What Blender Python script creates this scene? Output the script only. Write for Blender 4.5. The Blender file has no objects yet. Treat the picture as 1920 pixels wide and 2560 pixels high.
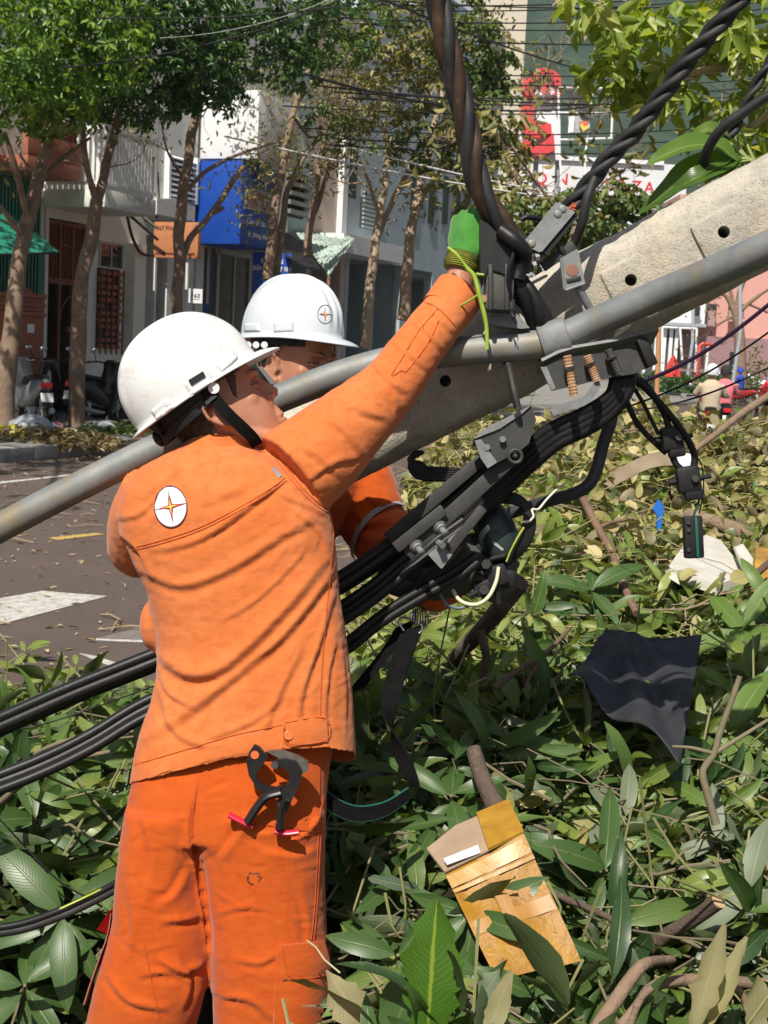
import bpy, bmesh, math, random
import numpy as np
from mathutils import Vector, Matrix, noise as mnoise
from mathutils.bvhtree import BVHTree
scene = bpy.context.scene
COL = scene.collection
# ------------------------------------------------------------------ camera
F = 3413.0                                   # focal length in photograph pixels (1920 x 2560)
CAM = np.array([0., 0., 1.6])
PITCH, ROLL = math.atan(402/3413), math.radians(2.9)
_f = np.array([0, math.cos(PITCH), -math.sin(PITCH)])
_r = np.array([1., 0, 0]); _u = np.array([0, math.sin(PITCH), math.cos(PITCH)])
RT = _r*math.cos(ROLL) + _u*math.sin(ROLL)
UP = _u*math.cos(ROLL) - _r*math.sin(ROLL)
FW = _f
cam_d = bpy.data.cameras.new('camera'); cam = bpy.data.objects.new('camera', cam_d); COL.objects.link(cam)
cam_d.sensor_fit = 'VERTICAL'; cam_d.sensor_height = 36; cam_d.lens = 48; cam_d.clip_start = .05; cam_d.clip_end = 6000
cam.matrix_world = Matrix(((RT[0], UP[0], -FW[0], CAM[0]), (RT[1], UP[1], -FW[1], CAM[1]), (RT[2], UP[2], -FW[2], CAM[2]), (0, 0, 0, 1)))
cam_d.dof.use_dof = True; cam_d.dof.focus_distance = 2.6; cam_d.dof.aperture_fstop = 20
scene.camera = cam
# ------------------------------------------------------------------ light
SUN_AZ, SUN_EL = math.radians(198), math.radians(52)      # azimuth measured from +Y clockwise
sd = np.array([math.sin(SUN_AZ)*math.cos(SUN_EL), math.cos(SUN_AZ)*math.cos(SUN_EL), math.sin(SUN_EL)])
w = bpy.data.worlds.new('World'); scene.world = w; w.use_nodes = True
wn = w.node_tree; bg = wn.nodes['Background']
sky = wn.nodes.new('ShaderNodeTexSky'); sky.sky_type = 'NISHITA'; sky.sun_disc = False
sky.sun_elevation = SUN_EL; sky.sun_rotation = SUN_AZ; sky.dust_density = 2.0; sky.air_density = 1.0
wn.links.new(sky.outputs[0], bg.inputs[0]); bg.inputs[1].default_value = .055
sun_d = bpy.data.lights.new('sun', 'SUN'); sun_d.energy = 5.0; sun_d.angle = math.radians(.53); sun_d.color = (1, .94, .84)
sun = bpy.data.objects.new('sun', sun_d); COL.objects.link(sun)
sun.rotation_euler = Vector(sd).to_track_quat('Z', 'Y').to_euler(); sun.location = (0, -5, 30)
scene.view_settings.view_transform = 'Standard'; scene.view_settings.look = 'None'
scene.view_settings.gamma = 1; scene.view_settings.exposure = .42; scene.view_settings.use_curve_mapping = False
scene.cycles.max_bounces = 6; scene.cycles.transparent_max_bounces = 8
# ------------------------------------------------------------------ places
K = 1920/1659.0
def P(x, y, d): return CAM + d*(FW + (x-960)/F*RT - (y-1280)/F*UP)      # a sight line of the photograph followed to depth d (metres)
def V(x, y, d): return P(x*K, y*K, d)
def ground(x, y, z=0.0):
    v = FW + (x-960)/F*RT - (y-1280)/F*UP; t = (z-CAM[2])/v[2]; return CAM + t*v
def proj(v):
    v = np.asarray(v) - CAM; d = v @ FW
    return 960 + F*(v @ RT)/d, 1280 - F*(v @ UP)/d, d
vp = FW + (2450-960)/F*RT - (952-1280)/F*UP; vp[2] = 0; SD = vp/np.linalg.norm(vp)      # along the street
SN = np.array([SD[1], -SD[0], 0.])                                                       # from the houses towards the road
Q0 = ground(150, 1000, 0)*0 + np.array([(150-960)/F*25*1.0, 25.0, 0.])
def st(t, n, z): return Q0 + SD*t + SN*n + np.array([0, 0, z])
def fac(x, y, n):                                   # pixel -> (t, z) on the plane n metres in front of the house line
    v = FW + (x-960)/F*RT - (y-1280)/F*UP
    k = (n - (CAM-Q0) @ SN)/(v @ SN); p = CAM + k*v
    return (p-Q0) @ SD, p[2]
# ------------------------------------------------------------------ meshes
def nrm(v): v = np.asarray(v, float); return v/(np.linalg.norm(v)+1e-12)
class MB:
    def __init__(s): s.v = []; s.f = []; s.m = []; s.uv = None
    def add(s, vs, fs, m=0):
        b = len(s.v); s.v.extend([tuple(map(float, p)) for p in vs]); s.f.extend([tuple(i+b for i in f) for f in fs]); s.m.extend([m]*len(fs)); return s
    def box(s, c, ax, size, bev=0., m=0):
        c = np.asarray(c, float); X, Y, Z = [np.asarray(a, float) for a in ax]; hx, hy, hz = [q/2 for q in size]
        if bev <= 0:
            vs = [c+X*hx*i+Y*hy*j+Z*hz*k for i in (-1, 1) for j in (-1, 1) for k in (-1, 1)]
            return s.add(vs, [(0, 1, 3, 2), (4, 6, 7, 5), (0, 4, 5, 1), (2, 3, 7, 6), (0, 2, 6, 4), (1, 5, 7, 3)], m)
        bm = bmesh.new(); bmesh.ops.create_cube(bm, size=1)
        for v in bm.verts: v.co = Vector((v.co.x*hx*2, v.co.y*hy*2, v.co.z*hz*2))
        bmesh.ops.bevel(bm, geom=bm.edges[:], offset=min(bev, .49*min(size)), segments=2, affect='EDGES', profile=.6)
        bm.verts.index_update()
        vs = [c+X*v.co.x+Y*v.co.y+Z*v.co.z for v in bm.verts]; fs = [[v.index for v in f.verts] for f in bm.faces]; bm.free()
        return s.add(vs, fs, m)
    def loft(s, rings, cap0=True, cap1=True, m=0):
        n = len(rings[0]); vs = [p for r in rings for p in r]; fs = []
        for i in range(len(rings)-1):
            for j in range(n):
                a = i*n+j; b = i*n+(j+1) % n; fs.append((a, b, b+n, a+n))
        if cap0: fs.append(tuple(range(n))[::-1])
        if cap1: fs.append(tuple((len(rings)-1)*n+j for j in range(n)))
        return s.add(vs, fs, m)
    def tube(s, pts, r, n=8, cap=True, m=0, flat=1.0):
        pts = [np.asarray(p, float) for p in pts]; k = len(pts)
        rr = list(r) if hasattr(r, '__len__') else [r]*k
        t0 = nrm(pts[1]-pts[0]); a = np.array([0, 0, 1.]) if abs(t0[2]) < .9 else np.array([1., 0, 0])
        u = nrm(np.cross(t0, a)); rings = []
        for i in range(k):
            t = nrm(pts[min(i+1, k-1)]-pts[max(i-1, 0)]); u = nrm(u-t*(u @ t)); w_ = np.cross(t, u)
            rings.append([pts[i]+rr[i]*(u*math.cos(q)+flat*w_*math.sin(q)) for q in np.linspace(0, 2*math.pi, n, endpoint=False)])
        return s.loft(rings, cap, cap, m)
    def ball(s, c, rad, ax=None, nu=12, nv=8, m=0):
        c = np.asarray(c, float); ax = ax or (np.array([1., 0, 0]), np.array([0, 1., 0]), np.array([0, 0, 1.])); rad = rad if hasattr(rad, '__len__') else (rad,)*3
        rings = []
        for i in range(1, nv):
            th = math.pi*i/nv; rings.append([c+ax[0]*rad[0]*math.sin(th)*math.cos(p)+ax[1]*rad[1]*math.sin(th)*math.sin(p)-ax[2]*rad[2]*math.cos(th) for p in np.linspace(0, 2*math.pi, nu, endpoint=False)])
        return s.loft(rings, True, True, m)
    def cyl(s, a, b, r, n=16, m=0, r2=None): return s.tube([a, b], [r, r if r2 is None else r2], n, True, m)
    def prism(s, poly, off, m=0):                    # poly: 3D loop, extruded by off
        n = len(poly); off = np.asarray(off, float); vs = [np.asarray(p, float) for p in poly]; vs = vs+[p+off for p in vs]
        return s.add(vs, [tuple(range(n))[::-1], tuple(range(n, 2*n))]+[(i, (i+1) % n, (i+1) % n+n, i+n) for i in range(n)], m)
    def ribbon(s, pts, wv, th, m=0):                 # flat strip along pts; wv = half width vector (or list), th = thickness
        k = len(pts); wv = wv if isinstance(wv, list) else [wv]*k; rings = []
        for i in range(k):
            t = nrm(np.asarray(pts[min(i+1, k-1)])-np.asarray(pts[max(i-1, 0)])); nn = nrm(np.cross(t, wv[i]))*th/2; p = np.asarray(pts[i])
            rings.append([p-wv[i]-nn, p+wv[i]-nn, p+wv[i]+nn, p-wv[i]+nn])
        return s.loft(rings, m=m)
    def build(s, name, mats, parent=None, smooth=35, uv=None):
        return link_mesh(name, raw_mesh(name, s.v, s.f, mats, s.m, smooth, parent), parent)
ORI = {}
def root_origin(o):
    while o is not None and o.parent is not None: o = o.parent
    return np.array(o.location) if o is not None else np.zeros(3)
def raw_mesh(name, v, f, mats, mi=None, smooth=35, parent=None, recalc=True):
    me = bpy.data.meshes.new(name); v = np.asarray(v, float)
    if parent is not None: v = v - root_origin(parent)
    me.from_pydata(v.tolist(), [], f)
    for mm in (mats if isinstance(mats, (list, tuple)) else [mats]): me.materials.append(mm)
    if mi is not None and any(mi): me.polygons.foreach_set('material_index', mi)
    if recalc: bm = bmesh.new(); bm.from_mesh(me); bmesh.ops.recalc_face_normals(bm, faces=bm.faces[:]); bm.to_mesh(me); bm.free()
    if smooth:
        me.polygons.foreach_set('use_smooth', [True]*len(me.polygons))
        if smooth < 180: me.set_sharp_from_angle(angle=math.radians(smooth))
    me.update(); return me
def link_mesh(name, me, parent=None):
    o = bpy.data.objects.new(name, me); COL.objects.link(o)
    if parent is not None: o.parent = parent
    return o
def quads(name, verts, faces, mat, parent=None, uvs=None, smooth=True, cols=None):     # fast path for leaf masses: verts (N,3), faces (M,4)
    me = bpy.data.meshes.new(name); verts = np.asarray(verts, np.float32); faces = np.asarray(faces, np.int32)
    if parent is not None: verts = verts - root_origin(parent).astype(np.float32)
    k = faces.shape[1]
    me.vertices.add(len(verts)); me.vertices.foreach_set('co', verts.ravel())
    me.loops.add(faces.size); me.loops.foreach_set('vertex_index', faces.ravel())
    me.polygons.add(len(faces)); me.polygons.foreach_set('loop_start', np.arange(len(faces), dtype=np.int32)*k)
    if uvs is not None:
        l = me.uv_layers.new(name='UVMap'); l.data.foreach_set('uv', np.asarray(uvs, np.float32)[faces.ravel()].ravel())
    if cols is not None:
        a = me.color_attributes.new('tint', 'FLOAT_COLOR', 'POINT'); a.data.foreach_set('color', np.asarray(cols, np.float32).ravel())
    me.update(calc_edges=True); me.validate()
    for mm in (mat if isinstance(mat, (list, tuple)) else [mat]): me.materials.append(mm)
    if smooth: me.polygons.foreach_set('use_smooth', [True]*len(me.polygons))
    return link_mesh(name, me, parent)
def tag(o, label=None, cat=None, group=None, kind=None):
    if label: o['label'] = label
    if cat: o['category'] = cat
    if group: o['group'] = group
    if kind: o['kind'] = kind
    return o
def thing(name, loc, label, cat, group=None):
    o = bpy.data.objects.new(name, None); COL.objects.link(o); o.location = tuple(map(float, loc)); o.empty_display_size = .1
    return tag(o, label, cat, group)
def copy_tree(o, loc=None, label=None):
    c = o.copy(); COL.objects.link(c)
    def rec(a, b):
        for ch in [x for x in bpy.data.objects if x.parent == a]:
            d = ch.copy(); COL.objects.link(d); d.parent = b; rec(ch, d)
    rec(o, c)
    if loc is not None: c.location = tuple(map(float, loc))
    if label: c['label'] = label
    return c
def smooth_path(pts, n=8):                               # Catmull-Rom through pts (any dimension)
    p = [np.asarray(q, float) for q in pts]; p = [2*p[0]-p[1]]+p+[2*p[-1]-p[-2]]; out = []
    for i in range(1, len(p)-2):
        for k in range(n):
            t = k/n; a, b, c, d = p[i-1:i+3]
            out.append(.5*((2*b)+(c-a)*t+(2*a-5*b+4*c-d)*t*t+(3*b-a-3*c+d)*t**3))
    out.append(p[-2]); return out
def VP(pts, n=6): return [V(*q) for q in smooth_path(pts, n)]     # smooth path given as (x, y, depth)
# ------------------------------------------------------------------ materials
def lin(h):
    h = h.lstrip('#'); c = [int(h[i:i+2], 16)/255 for i in (0, 2, 4)]
    return tuple(((x+.055)/1.055)**2.4 if x > .04045 else x/12.92 for x in c)+(1,)
def col(c): return lin(c) if isinstance(c, str) else tuple(c)+((1,) if len(c) == 3 else ())
class NT:
    def __init__(s, name):
        s.m = bpy.data.materials.new(name); s.m.use_nodes = True; s.t = s.m.node_tree; s.b = s.t.nodes['Principled BSDF']; s.out = s.t.nodes['Material Output']
    def n(s, ty, **kw):
        k = s.t.nodes.new(ty)
        for a, b in kw.items(): setattr(k, a, b)
        return k
    def l(s, a, b): s.t.links.new(a, b)
    def co(s, kind='Object'):
        if not hasattr(s, '_co'): s._co = s.n('ShaderNodeTexCoord')
        return s._co.outputs[kind]
    def noise(s, scale, detail=4, rough=.6, vec=None, stretch=None):
        k = s.n('ShaderNodeTexNoise'); k.inputs['Scale'].default_value = scale; k.inputs['Detail'].default_value = detail; k.inputs['Roughness'].default_value = rough
        vec = vec or s.co()
        if stretch:
            mp = s.n('ShaderNodeMapping'); mp.inputs['Scale'].default_value = stretch; s.l(vec, mp.inputs[0]); vec = mp.outputs[0]
        s.l(vec, k.inputs['Vector']); return k.outputs['Fac']
    def vor(s, scale, out='Distance', feature='F1'):
        k = s.n('ShaderNodeTexVoronoi', feature=feature); k.inputs['Scale'].default_value = scale; s.l(s.co(), k.inputs['Vector']); return k.outputs[out]
    def ramp(s, fac, lo, hi, c0=(0, 0, 0, 1), c1=(1, 1, 1, 1)):
        k = s.n('ShaderNodeValToRGB'); e = k.color_ramp.elements; e[0].position = lo; e[1].position = hi; e[0].color = col(c0); e[1].color = col(c1); s.l(fac, k.inputs[0]); return k.outputs[0]
    def mix(s, fac, a, b, mode='MIX'):
        k = s.n('ShaderNodeMix', data_type='RGBA', blend_type=mode)
        for sock, val in ((k.inputs['Factor'], fac), (k.inputs[6], a), (k.inputs[7], b)):
            if isinstance(val, (int, float)): sock.default_value = val
            elif isinstance(val, tuple): sock.default_value = val
            else: s.l(val, sock)
        return k.outputs[2]
    def math(s, op, a, b=None):
        k = s.n('ShaderNodeMath', operation=op)
        for i, val in enumerate((a, b)):
            if val is None: continue
            if isinstance(val, (int, float)): k.inputs[i].default_value = val
            else: s.l(val, k.inputs[i])
        return k.outputs[0]
    def bump(s, h, strength=.3, dist=.002):
        k = s.n('ShaderNodeBump'); k.inputs['Strength'].default_value = strength; k.inputs['Distance'].default_value = dist; s.l(h, k.inputs['Height'])
        if s.b.inputs['Normal'].is_linked: s.l(s.b.inputs['Normal'].links[0].from_socket, k.inputs['Normal'])
        s.l(k.outputs[0], s.b.inputs['Normal'])
    def base(s, c):
        if isinstance(c, tuple): s.b.inputs['Base Color'].default_value = c
        else: s.l(c, s.b.inputs['Base Color'])
    def set(s, rough=None, metal=None, spec=None, sheen=None):
        if rough is not None:
            if isinstance(rough, (int, float)): s.b.inputs['Roughness'].default_value = rough
            else: s.l(rough, s.b.inputs['Roughness'])
        if metal is not None: s.b.inputs['Metallic'].default_value = metal
        if spec is not None: s.b.inputs['Specular IOR Level'].default_value = spec
        if sheen: s.b.inputs['Sheen Weight'].default_value = sheen
MATS = {}
def pm(name, c1, c2=None, scale=8, rough=.6, metal=0, spec=.5, bump=0, bscale=120, bdist=.002, lo=.35, hi=.65, dirt=None, dscale=3, dlo=.55, dhi=.75, stretch=None):
    if name in MATS: return MATS[name]
    t = NT(name); c = col(c1)
    if c2: c = t.mix(t.ramp(t.noise(scale, 5, .65, stretch=stretch), lo, hi), c, col(c2))
    if dirt: c = t.mix(t.ramp(t.noise(dscale, 6, .7), dlo, dhi), c, col(dirt))
    t.base(c); t.set(rough, metal, spec)
    if bump: t.bump(t.noise(bscale, 4, .6), bump, bdist)
    MATS[name] = t.m; return t.m
def frame(f, u):
    f = nrm(f); u = nrm(u-f*(np.asarray(u) @ f)); return f, np.cross(u, f), u
def ellring(c, u, w_, a, b, n=28, e=2.3):
    return [c+u*a*math.copysign(abs(math.cos(q))**(2/e), math.cos(q))+w_*b*math.copysign(abs(math.sin(q))**(2/e), math.sin(q)) for q in np.linspace(0, 2*math.pi, n, endpoint=False)]
BLACKP = pm('black_plastic', (.009, .009, .010), (.016, .016, .017), 30, .5, spec=.3, bump=.1)
STRAP = pm('black_webbing', (.006, .006, .006), (.010, .010, .010), 60, .85, spec=.08, bump=.5, bscale=900)
# ------------------------------------------------------------------ ground, road, hill
rnd = random.Random(11); nr = np.random.default_rng(5)
t = NT('asphalt'); c = t.mix(t.ramp(t.noise(1.2, 6, .7), .35, .7), (.072, .050, .044, 1), (.095, .069, .059, 1)); c = t.mix(t.ramp(t.noise(180, 3, .6), .50, .68), c, (.15, .12, .105, 1)); c = t.mix(t.ramp(t.noise(420, 2, .5), .60, .68), c, (.30, .27, .23, 1)); c = t.mix(t.ramp(t.noise(9, 7, .8), .60, .78), c, (.19, .155, .105, 1)); t.base(c); t.set(.85, 0, .3); t.bump(t.noise(200, 4, .7), .7, .006); ASPH = t.m
PAVE = pm('pavement_concrete', (.26, .25, .23), (.19, .18, .165), 3, .9, bump=.4, bscale=90, dirt=(.12, .10, .075), dscale=2.2, dlo=.5, dhi=.7)
KERB = pm('kerb_stone', (.30, .29, .27), (.22, .21, .19), 6, .9, bump=.3)
def sheet(name, x0, x1, y0, y1, z, mat, n=1):
    mb = MB(); mb.add([(x0, y0, z), (x1, y0, z), (x1, y1, z), (x0, y1, z)], [(0, 1, 2, 3)]); return tag(mb.build(name, mat, None, 0), kind='structure')
sheet("road", -600, 1200, -100, 1300, 0, ASPH)
mb = MB(); c0 = [st(-40, 4.2, .0), st(120, 4.2, .0), st(120, -12, .0), st(-40, -12, .0)]; mb.prism(c0, (0, 0, .15)); tag(mb.build('pavement', PAVE, None, 0), kind='structure')
kb_ = tag(MB().box(st(40, 4.28, .06), (SD, SN, (0, 0, 1)), (160, .12, .12)).build('kerb', KERB, None, 0), kind='structure')
for k in range(80):
    if k < 40: MB().box(st(-19+k*1., 4.29, .085), (SD, SN, (0, 0, 1)), (.985, .16, .17), .015).build('kerb_stone', KERB, kb_, 30)
WPAINT = NT('worn_road_paint'); c = WPAINT.mix(WPAINT.ramp(WPAINT.noise(14, 8, .8), .46, .62), (.55, .54, .50, 1), (.30, .27, .235, 1)); c = WPAINT.mix(WPAINT.ramp(WPAINT.noise(160, 3, .6), .52, .66), c, (.13, .11, .10, 1)); WPAINT.base(c); WPAINT.set(.85); WPAINT = WPAINT.m
YPAINT = pm('worn_yellow_paint', (.55, .36, .07), (.3, .22, .09), 20, .85)
def marking(name, pts, mat):
    mb = MB(); mb.prism([ground(x, y, .002) for x, y in pts], (0, 0, .003)); tag(mb.build(name, mat, None, 0), kind='structure')
marking('zebra_stripe', [(-190, 1530), (105, 1478), (270, 1491), (0, 1562), (-200, 1600)], WPAINT)
marking('zebra_stripe', [(242, 1597), (400, 1556), (620, 1560), (420, 1604)], WPAINT.copy() if False else pm('faded_zebra_paint', (.20, .17, .155), (.13, .11, .10), 22, .85, bump=.3))
marking('road_line', [(240, 1596), (420, 1604), (420, 1609), (240, 1601)], WPAINT); marking('road_line', [(198, 1634), (235, 1640), (310, 1664), (280, 1668)], WPAINT)
marking('road_line', [(-20, 1207), (205, 1183), (208, 1186), (-20, 1212)], WPAINT); marking('yellow_line', [(122, 1345), (238, 1333), (262, 1336), (150, 1350)], YPAINT)
marking('road_line', [(1480, 1010), (1780, 1004), (1780, 1012), (1480, 1020)], WPAINT)
t = NT('forested_hill'); c = t.mix(t.ramp(t.noise(.045, 8, .8), .40, .60), (.040, .085, .055, 1), (.105, .160, .10, 1)); c = t.mix(t.ramp(t.noise(.18, 5, .75), .4, .7), c, (.030, .050, .028, 1)); t.base(c); t.set(1, 0, 0); t.bump(t.noise(.12, 6, .8), 1, 6); HILL = t.m
vs, fs = [], []; NX, NY = 90, 40
for jy in range(NY+1):
    for ix in range(NX+1):
        x = -350+1500*ix/NX; y = 520+600*jy/NY; s = jy/NY; h = 330*(1-(1-s)**1.7)*(.75+.35*math.exp(-((x-330)/420)**2)); h *= 1+.14*mnoise.fractal(Vector((x*.006, y*.006, 0)), 1, 2, 4); vs.append((x, y, h+7*mnoise.noise(Vector((x*.05, y*.05, 2)))*min(1, s*8)))
for jy in range(NY):
    for ix in range(NX): a = jy*(NX+1)+ix; fs.append((a, a+1, a+NX+2, a+NX+1))
tag(MB().add(vs, fs).build('hill', HILL, None, 180), kind='structure')
# ------------------------------------------------------------------ leaves and trees
BOOST = {'mango_leaf_dark': 1.3, 'mango_leaf_mid': 1.35, 'mango_leaf_lime': 1.3, 'wilted_leaf_khaki': 1.12, 'grey_green_torn_leaf': 1.25}
BRIGHT = {'dark_green_leaves', 'olive_wilted_leaves', 'dry_brown_leaves', 'mid_green_leaves', 'fresh_green_leaves', 'bright_green_crown'}
def leafmat(name, c1, c2, c3=None, trans=.35, rough=.4, tcol=None, back=None, vein=None, spec=.5):
    k_ = 1.35 if name in BRIGHT else BOOST.get(name, 1.0); c1, c2 = [tuple(q*k_ for q in z) for z in (c1, c2)]; c3 = tuple(q*k_ for q in c3) if c3 else None; t = NT(name); g = t.n('ShaderNodeNewGeometry'); r = t.n('ShaderNodeValToRGB'); t.l(g.outputs['Random Per Island'], r.inputs[0])
    e = r.color_ramp.elements; e[0].position = .1; e[0].color = col(c1); e[1].position = .62; e[1].color = col(c2)
    if c3: k = e.new(.93); k.color = col(c3)
    c = r.outputs[0]
    if vein is not None:
        uv = t.n('ShaderNodeUVMap'); sx = t.n('ShaderNodeSeparateXYZ'); t.l(uv.outputs[0], sx.inputs[0]); au = t.math('ABSOLUTE', t.math('SUBTRACT', sx.outputs[0], .5))
        mid = t.ramp(au, .015, .05, (1, 1, 1), (0, 0, 0)); q = t.math('ADD', t.math('MULTIPLY', sx.outputs[1], 22.), t.math('MULTIPLY', au, -9.)); fr_ = t.math('FRACT', q); side = t.ramp(fr_, .0, .16, (1, 1, 1), (0, 0, 0))
        c = t.mix(t.math('MULTIPLY', side, .30), c, col(vein)); c = t.mix(t.math('MULTIPLY', mid, .85), c, col(vein)); t.bump(t.math('MAXIMUM', side, mid), .35, .002)
        c = t.mix(t.ramp(t.noise(60, 5, .7), .60, .74), c, col((c2[0]*1.6, c2[1]*1.1, c2[2]*1.2)))
    if back: c = t.mix(g.outputs['Backfacing'], c, col(back))
    t.base(c); t.set(rough, 0, spec); tr = t.n('ShaderNodeBsdfTranslucent'); ms = t.n('ShaderNodeMixShader'); ms.inputs[0].default_value = trans
    tc = t.mix(1, c, col(tcol or (1.6, 1.5, .5)), 'MULTIPLY'); t.l(tc, tr.inputs[0]); t.l(t.b.outputs[0], ms.inputs[1]); t.l(tr.outputs[0], ms.inputs[2]); t.l(ms.outputs[0], t.out.inputs[0]); MATS[name] = t.m; return t.m
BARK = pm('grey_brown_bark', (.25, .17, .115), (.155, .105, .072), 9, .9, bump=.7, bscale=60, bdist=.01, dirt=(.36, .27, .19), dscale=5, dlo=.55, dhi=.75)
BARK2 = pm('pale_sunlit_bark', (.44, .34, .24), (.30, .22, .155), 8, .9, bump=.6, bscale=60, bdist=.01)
L_DARK = leafmat('dark_green_leaves', (.018, .050, .014), (.034, .082, .018), (.075, .135, .022), .28, .32)
L_LIME = leafmat('lime_green_leaves', (.17, .26, .035), (.28, .36, .065), (.40, .43, .12), .42, .40)
L_OLIVE = leafmat('olive_wilted_leaves', (.085, .10, .030), (.17, .165, .055), (.29, .24, .10), .3, .55)
L_BROWN = leafmat('dry_brown_leaves', (.10, .075, .035), (.19, .14, .065), (.28, .22, .12), .2, .65)
L_MID = leafmat('mid_green_leaves', (.035, .07, .018), (.075, .115, .028), (.15, .17, .05), .3, .45)
def rand_dirs(n, rg=nr): v = rg.normal(size=(n, 3)); return v/np.linalg.norm(v, axis=1)[:, None]
def leaf_geo(c, ax, nn, L, W, fold=.25, curl=.25):      # simple folded two-quad leaves; all arrays (n, 3) / (n,)
    ax = ax/np.linalg.norm(ax, axis=1)[:, None]; nn = nn-ax*(nn*ax).sum(1)[:, None]; nn = nn/(np.linalg.norm(nn, axis=1)[:, None]+1e-9); sd_ = np.cross(ax, nn); L = L[:, None]; W = W[:, None]
    p = [c, c+ax*L*.38+sd_*W*.5+nn*W*fold, c+ax*L*.74+sd_*W*.38+nn*(W*fold-L*curl*.3), c+ax*L-nn*L*curl, c+ax*L*.74-sd_*W*.38+nn*(W*fold-L*curl*.3), c+ax*L*.38-sd_*W*.5+nn*W*fold]
    v = np.stack(p, 1).reshape(-1, 3); b = np.arange(len(c))[:, None]*6; f = np.concatenate([b+np.array([0, 1, 2, 3]), b+np.array([0, 3, 4, 5])], 1).reshape(-1, 4); return v, f
def crown_leaves(clumps, rg):        # clumps: (centre, (rx, ry, rz), rosettes, leaf length)
    C, A, N, L = [], [], [], []
    for c, rad, n, ln in clumps:
        d = rand_dirs(n, rg); rr = rg.uniform(.35, 1, n)**.5; pos = np.asarray(c)+d*rr[:, None]*np.asarray(rad); up = d*.6+np.array([0, 0, .55])+rg.normal(0, .25, (n, 3)); up /= np.linalg.norm(up, axis=1)[:, None]
        k = 7; ref = rand_dirs(n, rg); u = np.cross(up, ref); u /= np.linalg.norm(u, axis=1)[:, None]; v = np.cross(up, u)
        for i in range(k):
            a = 2*math.pi*i/k+rg.uniform(-.3, .3, n); out = u*np.cos(a)[:, None]+v*np.sin(a)[:, None]; ax = out+up*rg.uniform(-.45, .35, n)[:, None]-np.array([0, 0, .25]); C.append(pos+out*.015); A.append(ax); N.append(up+rg.normal(0, .2, (n, 3))); L.append(ln*rg.uniform(.7, 1.15, n))
    return np.concatenate(C), np.concatenate(A), np.concatenate(N), np.concatenate(L)
def twigs(mb, p, d, L, r, rg, lev, tips):
    pts = [p]; q = np.array(p); dd = nrm(d)
    for k in range(4): dd = nrm(dd+rg.normal(0, .22, 3)+np.array([0, 0, .06])); q = q+dd*L/4; pts.append(q)
    mb.tube(pts, np.linspace(r, r*.45, 5), 5 if r > .012 else 4, False); tips.append(q)
    if lev > 0:
        for k in range(3 if lev > 1 else 3): s = rg.integers(1, 5); twigs(mb, pts[s], dd+rg.normal(0, .75, 3), L*rg.uniform(.5, .8), r*.55, rg, lev-1, tips)
def tree(label, trunks, clumps, lmat, bark=BARK, n=2.2, seed=1, twig=(), leafL=.14, wr=.42, tipleaf=0, name='street_tree', cat='tree', group=None, fold=.25, tl=None):
    # trunks: (list of (x, y) or (x, y, n), r0, r1); clumps: (x, y, n, radius m, flat, rosettes)
    rg = np.random.default_rng(seed); f3 = lambda q: st(fac(q[0], q[1], q[2] if len(q) > 2 else n)[0], q[2] if len(q) > 2 else n, fac(q[0], q[1], q[2] if len(q) > 2 else n)[1])
    base = f3(trunks[0][0][0]); base[2] = .15; th = thing(name, base, label, cat, group); mb = MB(); tips = []
    for pts, r0, r1 in trunks:
        ps = smooth_path([f3(q) for q in pts], 5); k = len(ps); ps = [p+np.array([mnoise.noise(Vector(p*1.7)), mnoise.noise(Vector(p*1.7+np.array([9., 0, 0]))), 0])*min(.05, r0*.5) for p in ps]; mb.tube(ps, [(r0+(r1-r0)*i/(k-1))*(1+.12*mnoise.noise(Vector(ps[i]*3))) for i in range(k)], 10, True)
    for x, y, nn_, dx, dz, L, r, lev in twig: p = f3((x, y, nn_)); twigs(mb, p, RT*dx+UP*dz+FW*rg.normal(0, .4), L, r, rg, lev, tips)
    mb.build('trunk', bark, th, 60)
    if clumps:
        cl = [(f3(q[:3]), (q[3], q[3], q[3]*q[4]), q[5], leafL) for q in clumps]; C, A, N, L = crown_leaves(cl, rg); v, f = leaf_geo(C, A, N, L, L*wr, fold); quads('crown', v, f, lmat, th)
    if tipleaf and tips:
        T = np.array(tips); T = np.repeat(T, tipleaf, 0); T = T+rg.normal(0, .12, T.shape); A = rand_dirs(len(T), rg)+np.array([0, 0, -.5]); L = rg.uniform(.6, 1.1, len(T))*leafL*.9; v, f = leaf_geo(T, A, rand_dirs(len(T), rg), L, L*wr*.8, .35, .35); quads('wilted_leaves', v, f, tl or L_OLIVE, th)
    return th
SG = 'street trees along the pavement'; Z3A = np.array([0, 0, 1.])
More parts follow.
